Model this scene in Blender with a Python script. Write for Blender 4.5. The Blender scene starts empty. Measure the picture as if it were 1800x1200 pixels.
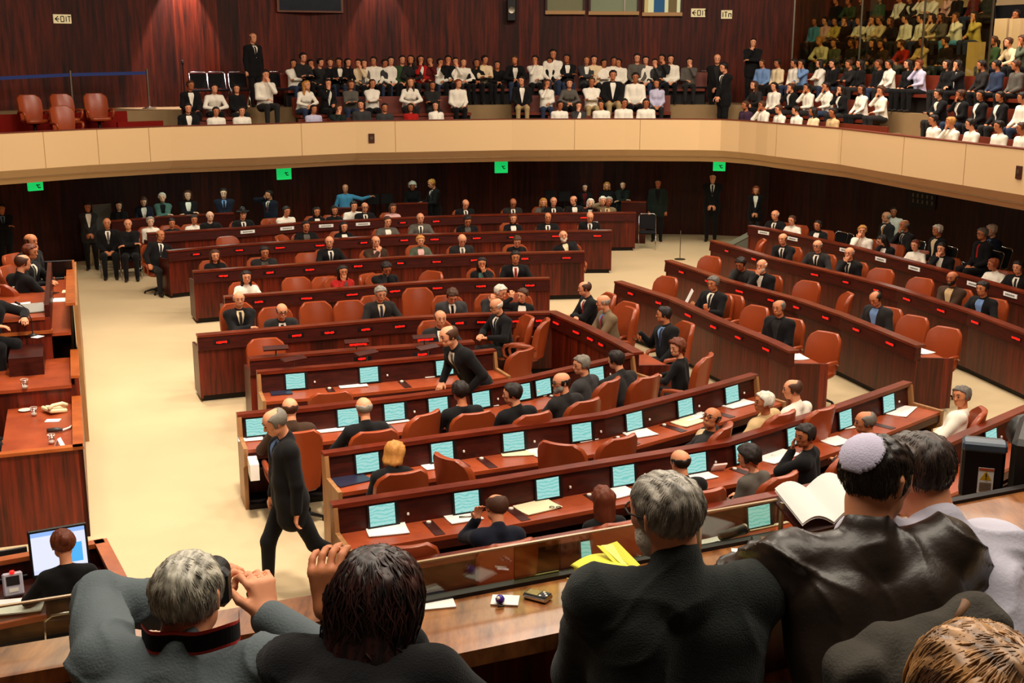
import bpy, math, random
import numpy as np
from mathutils import Vector, Matrix

C = bpy.context.scene.collection
random.seed(7)
R = math.radians
# ------------------------------------------------------------------ camera
CAM_H, FOC = 5.0, 2100.0                      # eye height above the chamber floor, focal length in pixels of an 1800 px frame
PITCH = math.atan(500.0 / FOC)
cam = bpy.data.objects.new('camera', bpy.data.cameras.new('camera'))
C.objects.link(cam)
cam.location = (0, 0, CAM_H)
cam.rotation_euler = (math.pi / 2 - PITCH, 0, 0)
cam.data.sensor_width = 36.0
cam.data.lens = FOC / 1800.0 * 36.0
cam.data.clip_start = 0.05
cam.data.clip_end = 200
bpy.context.scene.camera = cam
# ------------------------------------------------------------------ colour management, world, lights
vs = bpy.context.scene.view_settings
vs.view_transform = 'Standard'
vs.look = 'None'
vs.gamma = 1.0
vs.use_curve_mapping = False
vs.exposure = 0.0
w = bpy.data.worlds.new('hall_air')
bpy.context.scene.world = w
w.use_nodes = True
w.node_tree.nodes['Background'].inputs[0].default_value = (1.0, 0.82, 0.64, 1)
w.node_tree.nodes['Background'].inputs[1].default_value = 0.03


def area_light(name, loc, size, energy, color, rot=(0, 0, 0)):
    d = bpy.data.lights.new(name, 'AREA')
    d.shape = 'RECTANGLE'
    d.size, d.size_y = size
    d.energy = energy
    d.color = color
    o = bpy.data.objects.new(name, d)
    o.location = loc
    o.rotation_euler = rot
    C.objects.link(o)
    return o


def spot_light(name, loc, target, energy, color, angle, blend=0.4, radius=0.1):
    d = bpy.data.lights.new(name, 'SPOT')
    d.energy = energy
    d.color = color
    d.spot_size = R(angle)
    d.spot_blend = blend
    d.shadow_soft_size = radius
    o = bpy.data.objects.new(name, d)
    o.location = loc
    o.rotation_euler = (Vector(target) - Vector(loc)).to_track_quat('-Z', 'Y').to_euler()
    C.objects.link(o)
    return o


WARM = (1.0, 0.88, 0.72)
for lx_ in (-6.0, 0.5, 7.0):
    for ly_ in (10.5, 16.0, 21.5):
        area_light('ceiling_light', (lx_, ly_, 11.0), (1.3, 1.3), 300, WARM)
area_light('ceiling_light_rear', (6.5, 25.5, 10.2), (11, 2.0), 1250, WARM)
area_light('ceiling_light_left', (-8.0, 22.0, 9.5), (2, 2), 260, WARM)
spot_light('podium_spot', (-1.5, 9.0, 10.8), (-4.0, 13.5, 0), 5200, WARM, 50, 0.9, 0.5)
spot_light('aisle_spot', (-6.0, 19.0, 10.8), (-6.2, 19.5, 0), 2600, WARM, 50, 0.9, 0.5)
spot_light('chamber_spot', (6.0, 8.0, 10.8), (3.0, 14.0, 0.5), 2600, WARM, 70, 0.9, 0.5)
area_light('press_fill_light', (1.0, 3.6, 9.5), (9, 3), 620, WARM)  # fill light added to brighten the dark press foreground
# ------------------------------------------------------------------ pixel ray helpers (the frame is taken as 1800 x 1200)
_c, _s = math.cos(PITCH), math.sin(PITCH)


def ray(px, py):
    u = (px - 900.0) / FOC
    v = -(py - 600.0) / FOC
    return Vector((u, _c + v * _s, -_s + v * _c))


def at(px, py, z):
    """Point of the plane at height z seen along a pixel."""
    d = ray(px, py)
    t = (z - CAM_H) / d.z
    return Vector((d.x * t, d.y * t, z))


def at_depth(px, py, Y):
    d = ray(px, py)
    t = Y / d.y
    return Vector((d.x * t, Y, CAM_H + d.z * t))


def on_line(px, py, poly):
    """Point where the upright plane of a pixel column meets a plan polyline; the height follows from the pixel row."""
    d = ray(px, py)
    best = None
    for i in range(len(poly) - 1):
        a, b = poly[i], poly[i + 1]
        ex, ey = b[0] - a[0], b[1] - a[1]
        det = d.x * (-ey) - d.y * (-ex)
        if abs(det) < 1e-9:
            continue
        t = (a[0] * (-ey) - a[1] * (-ex)) / det
        q = (d.x * a[1] - d.y * a[0]) / det
        lo = -1e9 if i == 0 else -1e-6
        hi = 1e9 if i == len(poly) - 2 else 1 + 1e-6
        if t > 0 and lo <= q <= hi and (best is None or t < best):
            best = t
    t = best
    return Vector((d.x * t, d.y * t, CAM_H + d.z * t))


def offset_poly(poly, d):
    """Plan polyline moved d metres to its left."""
    n = len(poly)
    out = []
    nr = []
    for i in range(n - 1):
        dx, dy = poly[i + 1][0] - poly[i][0], poly[i + 1][1] - poly[i][1]
        L = math.hypot(dx, dy)
        nr.append((-dy / L, dx / L))
    for i in range(n):
        if i == 0:
            m = nr[0]
            k = 1
        elif i == n - 1:
            m = nr[-1]
            k = 1
        else:
            mx, my = nr[i - 1][0] + nr[i][0], nr[i - 1][1] + nr[i][1]
            L = math.hypot(mx, my)
            m = (mx / L, my / L)
            k = 1 / max(0.3, m[0] * nr[i][0] + m[1] * nr[i][1])
        out.append((poly[i][0] + m[0] * d * k, poly[i][1] + m[1] * d * k))
    return out


def poly_at(poly, s):
    """Point and unit direction at length s along a plan polyline."""
    for i in range(len(poly) - 1):
        dx, dy = poly[i + 1][0] - poly[i][0], poly[i + 1][1] - poly[i][1]
        L = math.hypot(dx, dy)
        if s <= L or i == len(poly) - 2:
            return (poly[i][0] + dx / L * s, poly[i][1] + dy / L * s), (dx / L, dy / L)
        s -= L


def poly_len(poly):
    return sum(math.hypot(poly[i + 1][0] - poly[i][0], poly[i + 1][1] - poly[i][1]) for i in range(len(poly) - 1))


def poly_project(poly, p):
    """Length along the polyline of the point nearest to p."""
    best, acc, bd = 0, 0, 1e9
    for i in range(len(poly) - 1):
        a, b = poly[i], poly[i + 1]
        dx, dy = b[0] - a[0], b[1] - a[1]
        L = math.hypot(dx, dy)
        q = max(0, min(1, ((p[0] - a[0]) * dx + (p[1] - a[1]) * dy) / L / L))
        e = math.hypot(a[0] + dx * q - p[0], a[1] + dy * q - p[1])
        if e < bd:
            bd, best = e, acc + q * L
        acc += L
    return best


def cut_poly(poly, s0, s1):
    pts = [poly_at(poly, s0)[0]]
    acc = 0
    for i in range(len(poly) - 1):
        acc += math.hypot(poly[i + 1][0] - poly[i][0], poly[i + 1][1] - poly[i][1])
        if s0 + 1e-4 < acc < s1 - 1e-4:
            pts.append(poly[i + 1])
    pts.append(poly_at(poly, s1)[0])
    return pts


# ------------------------------------------------------------------ materials
MATS = {}


def new_mat(name):
    m = bpy.data.materials.new(name)
    m.use_nodes = True
    MATS[name] = m
    return m, m.node_tree, m.node_tree.nodes['Principled BSDF']


def rgb(r, g, b):
    f = lambda c: (c / 255 / 12.92) if c <= 10 else ((c / 255 + 0.055) / 1.055) ** 2.4
    return (f(r), f(g), f(b), 1)


def mat(name, col, rough=0.6, spec=0.4, bump=0, bscale=60, emit=0, var=0, vscale=4, metal=0, coat=0, sheen=0):
    m, nt, b = new_mat(name)
    N, L = nt.nodes, nt.links
    b.inputs['Base Color'].default_value = col
    b.inputs['Roughness'].default_value = rough
    b.inputs['Specular IOR Level'].default_value = spec
    b.inputs['Metallic'].default_value = metal
    b.inputs['Coat Weight'].default_value = coat
    b.inputs['Sheen Weight'].default_value = sheen
    if emit:
        b.inputs['Emission Color'].default_value = col
        b.inputs['Emission Strength'].default_value = emit
    if var or bump:
        tc = N.new('ShaderNodeTexCoord')
    if var:
        nz = N.new('ShaderNodeTexNoise')
        nz.inputs['Scale'].default_value = vscale
        nz.inputs['Detail'].default_value = 5
        L.new(tc.outputs['Object'], nz.inputs['Vector'])
        mx = N.new('ShaderNodeMix')
        mx.data_type = 'RGBA'
        mx.inputs[6].default_value = tuple(c * (1 - var) for c in col[:3]) + (1,)
        mx.inputs[7].default_value = tuple(min(1, c * (1 + var)) for c in col[:3]) + (1,)
        L.new(nz.outputs['Fac'], mx.inputs[0])
        L.new(mx.outputs[2], b.inputs['Base Color'])
    if bump:
        n2 = N.new('ShaderNodeTexNoise')
        n2.inputs['Scale'].default_value = bscale
        n2.inputs['Detail'].default_value = 4
        L.new(tc.outputs['Object'], n2.inputs['Vector'])
        bp = N.new('ShaderNodeBump')
        bp.inputs['Strength'].default_value = bump
        bp.inputs['Distance'].default_value = 0.01
        L.new(n2.outputs['Fac'], bp.inputs['Height'])
        L.new(bp.outputs['Normal'], b.inputs['Normal'])
    return m


def wood(name, c1, c2, scale=(9, 9, 0.5), rough=0.42, spec=0.35, panel=0.0, coat=0.0, seams=None):
    """Grain stretched along one axis; with panel > 0 each upright veneer strip gets its own tone."""
    m, nt, b = new_mat(name)
    N, L = nt.nodes, nt.links
    tc = N.new('ShaderNodeTexCoord')
    mp = N.new('ShaderNodeMapping')
    mp.inputs['Scale'].default_value = scale
    L.new(tc.outputs['Object'], mp.inputs['Vector'])
    nz = N.new('ShaderNodeTexNoise')
    nz.inputs['Scale'].default_value = 2.2
    nz.inputs['Detail'].default_value = 7
    nz.inputs['Roughness'].default_value = 0.62
    L.new(mp.outputs['Vector'], nz.inputs['Vector'])
    rp = N.new('ShaderNodeValToRGB')
    rp.color_ramp.elements[0].position = 0.32
    rp.color_ramp.elements[0].color = c1
    rp.color_ramp.elements[1].position = 0.70
    rp.color_ramp.elements[1].color = c2
    L.new(nz.outputs['Fac'], rp.inputs['Fac'])
    out = rp.outputs['Color']
    if panel:
        m2 = N.new('ShaderNodeMapping')
        m2.inputs['Scale'].default_value = (panel, panel * 0.31, 0.0)
        L.new(tc.outputs['Object'], m2.inputs['Vector'])
        sn = N.new('ShaderNodeVectorMath')
        sn.operation = 'DOT_PRODUCT'
        sn.inputs[1].default_value = (1, 1, 0)
        L.new(m2.outputs['Vector'], sn.inputs[0])
        fl = N.new('ShaderNodeMath')
        fl.operation = 'FLOOR'
        L.new(sn.outputs['Value'], fl.inputs[0])
        wn = N.new('ShaderNodeTexWhiteNoise')
        wn.noise_dimensions = '1D'
        L.new(fl.outputs[0], wn.inputs['W'])
        mr = N.new('ShaderNodeMapRange')
        mr.inputs['To Min'].default_value = 0.5
        mr.inputs['To Max'].default_value = 1.45
        L.new(wn.outputs['Value'], mr.inputs['Value'])
        mu = N.new('ShaderNodeMix')
        mu.data_type = 'RGBA'
        mu.blend_type = 'MULTIPLY'
        mu.inputs[0].default_value = 1
        L.new(out, mu.inputs[6])
        L.new(mr.outputs['Result'], mu.inputs[7])
        out = mu.outputs[2]
    L.new(out, b.inputs['Base Color'])
    b.inputs['Roughness'].default_value = rough
    b.inputs['Specular IOR Level'].default_value = spec
    b.inputs['Coat Weight'].default_value = coat
    return m


def glass_mat(name, col, alpha=0.12, rough=0.03):
    m, nt, b = new_mat(name)
    N, L = nt.nodes, nt.links
    tr = N.new('ShaderNodeBsdfTransparent')
    tr.inputs['Color'].default_value = col
    gl = N.new('ShaderNodeBsdfGlossy')
    gl.inputs['Roughness'].default_value = rough
    mx = N.new('ShaderNodeMixShader')
    mx.inputs[0].default_value = alpha
    L.new(tr.outputs[0], mx.inputs[1])
    L.new(gl.outputs[0], mx.inputs[2])
    L.new(mx.outputs[0], N['Material Output'].inputs['Surface'])
    return m


M = {}
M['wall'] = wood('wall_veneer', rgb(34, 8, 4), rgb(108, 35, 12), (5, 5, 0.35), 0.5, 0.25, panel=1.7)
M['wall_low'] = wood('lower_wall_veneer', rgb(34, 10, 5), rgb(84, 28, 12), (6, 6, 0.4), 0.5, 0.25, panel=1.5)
M['front'] = wood('bench_front_veneer', rgb(46, 10, 4), rgb(112, 33, 12), (9, 9, 0.5), 0.38, 0.4, panel=2.3)
M['fascia'] = wood('bench_fascia_veneer', rgb(46, 10, 5), rgb(76, 20, 9), (1.5, 1.5, 12), 0.36, 0.4)
M['ledge'] = wood('bench_ledge_wood', rgb(84, 26, 12), rgb(124, 46, 23), (1.5, 1.5, 14), 0.3, 0.5)
M['hutch'] = wood('bench_hutch_veneer', rgb(42, 10, 5), rgb(72, 21, 9), (2, 2, 9), 0.4, 0.35)
M['top'] = wood('desk_top_wood', rgb(138, 56, 26), rgb(170, 76, 38), (1.5, 1.5, 8), 0.33, 0.45)
M['walnut'] = wood('press_ledge_walnut', rgb(92, 48, 22), rgb(168, 108, 58), (10, 2.2, 4), 0.3, 0.5)
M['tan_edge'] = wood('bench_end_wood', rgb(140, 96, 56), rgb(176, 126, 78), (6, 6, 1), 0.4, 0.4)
M['rim'] = wood('podium_rim_wood', rgb(150, 70, 28), rgb(190, 100, 44), (2, 2, 6), 0.3, 0.5)
M['plinth'] = mat('plinth_black', rgb(18, 8, 6), 0.6)
M['carpet'] = mat('beige_carpet', rgb(200, 177, 140), 0.95, 0.05, 0.35, 180, var=0.10, vscale=0.7)
M['balcony'] = mat('balcony_cream_panel', rgb(226, 190, 142), 0.75, 0.15, var=0.03, vscale=0.8)
M['soffit'] = mat('balcony_soffit_tan', rgb(218, 184, 138), 0.8, 0.1, var=0.03)
M['dark'] = mat('dark_recess', rgb(12, 8, 7), 0.8, 0.1)
M['leather'] = mat('chestnut_leather', rgb(152, 64, 28), 0.33, 0.5, 0.08, 240, var=0.12, vscale=6)
M['galleather'] = mat('gallery_leather', rgb(112, 42, 24), 0.42, 0.4, var=0.12, vscale=6)
M['black'] = mat('black_plastic', rgb(16, 15, 15), 0.45, 0.4)
M['blackfab'] = mat('black_upholstery', rgb(24, 22, 24), 0.85, 0.15)
M['chrome'] = mat('chrome', rgb(205, 205, 205), 0.18, 0.5, metal=1)
M['steel'] = mat('brushed_steel', rgb(150, 140, 125), 0.35, 0.5, metal=1)
M['paper'] = mat('white_paper', rgb(242, 238, 232), 0.8, 0.2)
M['cream'] = mat('cream_paper', rgb(236, 220, 180), 0.8, 0.2)
M['folder'] = mat('navy_folder', rgb(34, 34, 56), 0.4, 0.4)
M['stone'] = mat('gallery_step_stone', rgb(150, 122, 86), 0.8, 0.15, var=0.08, vscale=5)
M['redcarpet'] = mat('red_gallery_carpet', rgb(128, 28, 22), 0.95, 0.05, 0.3, 150, var=0.1, vscale=3)
M['red_led'] = mat('red_led', rgb(240, 22, 14), 0.5, emit=1.5)
M['green_sign'] = mat('green_exit_light', rgb(14, 190, 92), 0.5, emit=0.9)
M['signcream'] = mat('cream_sign', rgb(240, 222, 170), 0.6, emit=0.25)
M['ink'] = mat('black_ink', rgb(20, 16, 14), 0.7)
M['olive_glass'] = glass_mat('olive_gallery_glass', (0.80, 0.78, 0.58, 1), 0.07)
M['press_glass'] = glass_mat('clear_press_glass', (0.86, 0.90, 0.82, 1), 0.08)
M['tint_glass'] = glass_mat('olive_press_glass', (0.62, 0.62, 0.36, 1), 0.12)
M['clear'] = glass_mat('clear_glass', (0.93, 0.93, 0.93, 1), 0.22)
M['white'] = mat('white_plastic', rgb(236, 228, 214), 0.4, 0.4)


# ------------------------------------------------------------------ mesh building
def base_of(o):
    p = Vector((0, 0, 0))
    while o is not None:
        p = p + o.location
        o = o.parent
    return p


class MB:
    """Collects shapes in world coordinates and links them as one mesh object."""

    def __init__(self):
        self.v, self.f = [], []

    def add(self, v, f):
        n = len(self.v)
        self.v += [tuple(p) for p in v]
        self.f += [tuple(i + n for i in q) for q in f]
        return self

    def box(self, c, size, rz=0.0, rx=0.0, ry=0.0, bev=0.0):
        sx, sy, sz = [s / 2 for s in size]
        rot = Matrix.Rotation(rz, 3, 'Z') @ Matrix.Rotation(ry, 3, 'Y') @ Matrix.Rotation(rx, 3, 'X')
        c = Vector(c)
        if bev:
            b = min(bev, sx * .9, sy * .9, sz * .9)
            vs_, fs = [], []
            for x, y, z in ((1, 0, 0), (0, 1, 0), (0, 0, 1)):
                pass
            ids = {}
            for i in (-1, 1):
                for j in (-1, 1):
                    for k in (-1, 1):
                        for ax in range(3):
                            p = [i * (sx - (b if ax != 0 else 0)), j * (sy - (b if ax != 1 else 0)), k * (sz - (b if ax != 2 else 0))]
                            ids[(i, j, k, ax)] = len(vs_)
                            vs_.append(p)
            q = lambda *a: fs.append(a)
            for ax in range(3):
                o1, o2 = [a for a in range(3) if a != ax]
                for s in (-1, 1):
                    cor = []
                    for a, bb in ((-1, -1), (1, -1), (1, 1), (-1, 1)):
                        t = [0, 0, 0]
                        t[ax] = s
                        t[o1] = a
                        t[o2] = bb
                        cor.append(ids[(t[0], t[1], t[2], ax)])
                    flip = (s > 0) != (ax == 1)
                    fs.append(tuple(cor) if flip else tuple(cor[::-1]))
            for ax in range(3):
                o1, o2 = [a for a in range(3) if a != ax]
                for a in (-1, 1):
                    for bb in (-1, 1):
                        r_ = []
                        for s in (-1, 1):
                            t = [0, 0, 0]
                            t[ax] = s
                            t[o1] = a
                            t[o2] = bb
                            r_.append((ids[(*t, o1)], ids[(*t, o2)]))
                        fs.append((r_[0][0], r_[0][1], r_[1][1], r_[1][0]))
            for i in (-1, 1):
                for j in (-1, 1):
                    for k in (-1, 1):
                        fs.append((ids[(i, j, k, 0)], ids[(i, j, k, 1)], ids[(i, j, k, 2)]))
            return self.add([c + rot @ Vector(p) for p in vs_], fs)
        vs_ = [c + rot @ Vector((x, y, z)) for x in (-sx, sx) for y in (-sy, sy) for z in (-sz, sz)]
        return self.add(vs_, [(0, 1, 3, 2), (4, 6, 7, 5), (0, 4, 5, 1), (2, 3, 7, 6), (0, 2, 6, 4), (1, 5, 7, 3)])

    def sweep(self, poly, prof, closed=True):
        """Profile of (offset to the left, height) carried along a plan polyline."""
        n = len(prof)
        lines = [offset_poly(poly, d) for d, z in prof]
        vs_, fs = [], []
        for i in range(len(poly)):
            for k in range(n):
                vs_.append((lines[k][i][0], lines[k][i][1], prof[k][1]))
        for i in range(len(poly) - 1):
            for k in range(n if closed else n - 1):
                k2 = (k + 1) % n
                fs.append((i * n + k, (i + 1) * n + k, (i + 1) * n + k2, i * n + k2))
        if closed:
            fs.append(tuple(range(n))[::-1])
            fs.append(tuple((len(poly) - 1) * n + k for k in range(n)))
        return self.add(vs_, fs)

    def prism(self, pts, z0, z1):
        n = len(pts)
        vs_ = [(p[0], p[1], z0) for p in pts] + [(p[0], p[1], z1) for p in pts]
        fs = [tuple(range(n))[::-1], tuple(range(n, 2 * n))]
        fs += [(i, (i + 1) % n, n + (i + 1) % n, n + i) for i in range(n)]
        return self.add(vs_, fs)

    def slab(self, pts, t):
        """Flat polygon in space thickened by t along its normal."""
        pts = [Vector(p) for p in pts]
        nrm = (pts[1] - pts[0]).cross(pts[2] - pts[0]).normalized() * t
        n = len(pts)
        vs_ = pts + [p + nrm for p in pts]
        fs = [tuple(range(n))[::-1], tuple(range(n, 2 * n))]
        fs += [(i, (i + 1) % n, n + (i + 1) % n, n + i) for i in range(n)]
        return self.add(vs_, fs)

    def tube(self, pts, r, seg=8, caps=True):
        pts = [Vector(p) for p in pts]
        n = len(pts)
        rs = r if isinstance(r, (list, tuple)) else [r] * n
        vs_, fs = [], []
        prev = None
        for i in range(n):
            t = (pts[min(i + 1, n - 1)] - pts[max(i - 1, 0)]).normalized()
            if prev is None:
                a = t.cross(Vector((0, 0, 1)))
                if a.length < 1e-3:
                    a = t.cross(Vector((1, 0, 0)))
            else:
                a = prev - t * prev.dot(t)
            a.normalize()
            prev = a
            b = t.cross(a)
            for k in range(seg):
                an = 2 * math.pi * k / seg
                vs_.append(pts[i] + (a * math.cos(an) + b * math.sin(an)) * rs[i])
        for i in range(n - 1):
            for k in range(seg):
                k2 = (k + 1) % seg
                fs.append((i * seg + k, i * seg + k2, (i + 1) * seg + k2, (i + 1) * seg + k))
        if caps:
            fs.append(tuple(range(seg))[::-1])
            fs.append(tuple((n - 1) * seg + k for k in range(seg)))
        return self.add(vs_, fs)

    def lathe(self, c, prof, seg=20, rot=None):
        c = Vector(c)
        vs_, fs = [], []
        n = len(prof)
        for i in range(seg):
            an = 2 * math.pi * i / seg
            for r, z in prof:
                p = Vector((r * math.cos(an), r * math.sin(an), z))
                if rot is not None:
                    p = rot @ p
                vs_.append(c + p)
        for i in range(seg):
            j = (i + 1) % seg
            for k in range(n - 1):
                fs.append((i * n + k, j * n + k, j * n + k + 1, i * n + k + 1))
        fs.append(tuple(i * n for i in range(seg))[::-1])
        fs.append(tuple(i * n + n - 1 for i in range(seg)))
        return self.add(vs_, fs)

    def grid(self, rows):
        m, n = len(rows), len(rows[0])
        vs_ = [p for r_ in rows for p in r_]
        fs = [(i * n + j, i * n + j + 1, (i + 1) * n + j + 1, (i + 1) * n + j) for i in range(m - 1) for j in range(n - 1)]
        return self.add(vs_, fs)

    def mesh(self, name, material=None, off=Vector((0, 0, 0)), smooth=False):
        me = bpy.data.meshes.new(name)
        me.from_pydata([(x - off.x, y - off.y, z - off.z) for x, y, z in self.v], [], self.f)
        me.validate()
        if material is not None:
            me.materials.append(material)
        if smooth:
            me.polygons.foreach_set('use_smooth', [True] * len(me.polygons))
        me.update()
        return me

    def build(self, name, material, parent=None, smooth=False, label=None):
        o = bpy.data.objects.new(name, self.mesh(name, material, base_of(parent), smooth))
        C.objects.link(o)
        o.parent = parent
        if label:
            o['label'] = label
        return o


def tag(o, label=None, cat=None, group=None, kind=None):
    if label:
        o['label'] = label
    if cat:
        o['category'] = cat
    if group:
        o['group'] = group
    if kind:
        o['kind'] = kind
    return o


def thing(name, label, cat, loc=(0, 0, 0), rz=0.0, group=None):
    o = bpy.data.objects.new(name, None)
    o.empty_display_size = 0.1
    C.objects.link(o)
    o.location = loc
    o.rotation_euler = (0, 0, rz)
    return tag(o, label, cat, group)


def single(name, mb, material, label, cat, group=None, smooth=False):
    """A thing that is one mesh, its origin at its base."""
    lo = Vector([min(v[i] for v in mb.v) for i in range(3)])
    hi = Vector([max(v[i] for v in mb.v) for i in range(3)])
    off = Vector(((lo.x + hi.x) / 2, (lo.y + hi.y) / 2, lo.z))
    o = bpy.data.objects.new(name, mb.mesh(name, material, off, smooth))
    o.location = off
    C.objects.link(o)
    return tag(o, label, cat, group)


def struct(name, mb, material, smooth=False):
    return tag(mb.build(name, material, None, smooth), kind='structure')


def copy_tree(o, parent=None):
    c = o.copy()
    C.objects.link(c)
    if parent is not None:
        c.parent = parent
    for ch in o.children:
        copy_tree(ch, c)
    return c


ORD = ['first', 'second', 'third', 'fourth', 'fifth', 'sixth', 'seventh', 'eighth', 'ninth', 'tenth', 'eleventh', 'twelfth', 'thirteenth',
       'fourteenth', 'fifteenth', 'sixteenth', 'seventeenth', 'eighteenth', 'nineteenth', 'twentieth']


def ordinal(i):
    return ORD[i] if i < 20 else ('twenty-' + ORD[i - 20] if i < 29 else ('thirtieth' if i == 29 else 'thirty-' + ORD[i - 30]))
# ================================================================== the hall
ZT, ZM, ZB = 3.44, 2.665, 2.35
BAL_PX = [(-420, 251), (-200, 243), (0, 235), (150, 228), (300, 222.5), (450, 219), (625, 213.5), (900, 210), (1100, 209.5), (1230, 210),
          (1268, 210.6), (1300, 212.2), (1330, 214.4), (1350, 216.3), (1475, 226.5), (1600, 241), (1800, 263), (2050, 296)]
BAL = [tuple(at(x, y, ZT)[:2]) for x, y in BAL_PX]
CORNER = 11                                        # index of the middle of the rounded corner
BACK = BAL[:CORNER]
SIDE = BAL[CORNER - 1:]

fl = MB()
fl.add([(-24, -6, 0), (30, -6, 0), (30, 48, 0), (-24, 48, 0)], [(0, 1, 2, 3)])
struct('floor', fl, M['carpet'])

# balcony parapet: upright panel, then the face that slants back under it
s_ = MB().sweep(BAL, [(0, ZM), (0, ZT), (0.16, ZT), (0.16, ZM)])
struct('trim_1', s_, M['balcony'])
s_ = MB().sweep(BAL, [(0.0, ZM), (0.30, ZB), (0.55, ZB), (0.55, ZM)])
struct('trim_2', s_, M['soffit'])
s_ = MB().sweep(BAL, [(-0.01, ZT), (-0.01, ZT + .018), (0.17, ZT + .018), (0.17, ZT)])
struct('trim_3', s_, mat('parapet_cap', rgb(110, 48, 30), 0.5))
jm = MB()
for px in (76, 171, 262, 530, 695, 1010, 1125, 1365, 1480, 1590, 1700):
    p = on_line(px, 240, BAL)
    s = poly_project(BAL, p)
    (x, y), (dx, dy) = poly_at(BAL, s)
    jm.box((x - dy * -0.0 + dy * .001, y - dx * .001, (ZM + ZT) / 2), (0.014, 0.006, ZT - ZM - .01), math.atan2(dy, dx))
struct('trim_4', jm, mat('panel_joint_shadow_gap', rgb(176, 136, 92), 0.9))
# soffit slab under the gallery
soff = MB().sweep(BAL, [(0.5, ZB), (0.5, ZB + .1), (3.5, ZB + .1), (3.5, ZB)])
struct('ceiling_gallery_underside', soff, M['soffit'])
# lower wall
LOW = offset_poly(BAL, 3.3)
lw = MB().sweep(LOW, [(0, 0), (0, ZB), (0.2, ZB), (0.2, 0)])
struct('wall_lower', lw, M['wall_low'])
# gallery floor: tiers
TIER = [(0.16, 2.62), (1.35, 3.12), (2.35, 3.72)]
t_ = MB().sweep(BAL, [(0.16, ZB + .12), (0.16, 2.62), (1.35, 2.62), (1.35, 3.12), (2.35, 3.12), (2.35, 3.72), (4.4, 3.72), (4.4, ZB + .12)])
struct('floor_gallery', t_, M['stone'])
t_ = MB().sweep(SIDE, [(3.4, 3.7), (3.4, 4.25), (4.4, 4.25), (4.4, 4.85), (5.4, 4.85), (5.4, 5.45), (8.0, 5.45), (8.0, 3.7)])
struct('floor_gallery_upper', t_, M['stone'])
# upper walls
up = offset_poly(BACK[:-1], 4.3)
dx, dy = up[-1][0] - up[-3][0], up[-1][1] - up[-3][1]
L_ = math.hypot(dx, dy)
UPW = up[:-1] + [(up[-2][0] + dx / L_ * 16, up[-2][1] + dy / L_ * 16)]
uw = MB().sweep(UPW, [(0, 2.6), (0, 11.2), (0.2, 11.2), (0.2, 2.6)])
struct('wall_back', uw, M['wall'])
rw = MB().sweep(offset_poly(SIDE, 8.0), [(0, 2.6), (0, 11.2), (0.2, 11.2), (0.2, 2.6)])
struct('wall_right', rw, M['soffit'])
lx = UPW[0]
struct('wall_left', MB().box((-14.5, 12, 5.6), (0.2, 40, 11.2)), M['wall'])
struct('ceiling', MB().box((4, 20, 11.4), (44, 60, 0.2)), mat('hall_ceiling', rgb(120, 96, 70), 0.9))


def on_wall(px, py, inset=0.03):
    """Point on the upper back wall."""
    return on_line(px, py, offset_poly(UPW, -inset))


def wall_dir(px, poly):
    s = poly_project(poly, on_line(px, 100, poly))
    return poly_at(poly, s)[1]


def stroke_text(mb, text, p, ex, h, depth):
    """Block letters from short strokes: ex is the reading direction; faces out along ex x up."""
    ST = {'O': [(0, 0, 0, 1), (0, 1, .6, 1), (.6, 1, .6, 0), (.6, 0, 0, 0)], 'I': [(.15, 0, .15, 1)], 'T': [(.3, 0, .3, 1), (0, 1, .6, 1)],
          'E': [(0, 0, 0, 1), (0, 1, .5, 1), (0, .5, .4, .5), (0, 0, .5, 0)], 'X': [(0, 0, .6, 1), (0, 1, .6, 0)],
          'n': [(0, 0, 0, .7), (0, .7, .5, .7), (.5, .7, .5, 0)], 'C': [(.5, 1, .1, .9), (.1, .9, 0, .5), (0, .5, .1, .1), (.1, .1, .5, 0)],
          '<': [(.6, 1, 0, .5), (0, .5, .6, 0), (0, .5, .8, .5)]}
    ex = Vector((ex[0], ex[1], 0)).normalized()
    x = 0
    for ch in text:
        st = ST.get(ch, [])
        wch = max([max(a[0], a[2]) for a in st] or [0.3])
        for x0, y0, x1, y1 in st:
            a = p + ex * (x + x0) * h + Vector((0, 0, y0 * h))
            b = p + ex * (x + x1) * h + Vector((0, 0, y1 * h))
            mb.tube([a, b], depth, 4)
        x += wch + .3
    return x


def wall_sign(px0, py0, px1, py1, text, label):
    poly = offset_poly(UPW, -0.03)
    a, b = on_line(px0, py0, poly), on_line(px1, py0, poly)
    z1 = a.z
    z0 = on_line(px0, py1, poly).z
    ex = (b - a)
    ex.z = 0
    ang = math.atan2(ex.y, ex.x)
    root = thing('exit_sign', label, 'sign', ((a.x + b.x) / 2, (a.y + b.y) / 2, z0), 0, 'cream gallery wall signs')
    MB().box(((a.x + b.x) / 2, (a.y + b.y) / 2, (z0 + z1) / 2), (ex.length, 0.05, z1 - z0), ang).build('sign_board', M['signcream'], root)
    t = MB()
    h = (z1 - z0) * .58
    nrm = Vector((ex.y, -ex.x, 0)).normalized()
    stroke_text(t, text, a + nrm * .03 + Vector((0, 0, z0 - z1 + (z1 - z0) * .2)) + ex * .08, ex, h, h * .085)
    t.build('lettering', M['ink'], root)


wall_sign(93, 25, 124, 41, '<OIT', 'cream arrow sign high on the dark wall at the far left of the gallery')
wall_sign(1215, 15, 1240, 30, '<OIT', 'cream arrow sign on the gallery wall, nearer the booth windows of the two')
wall_sign(1268, 18, 1287, 33, 'ITn', 'small square cream sign without arrow on the gallery wall')

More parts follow.
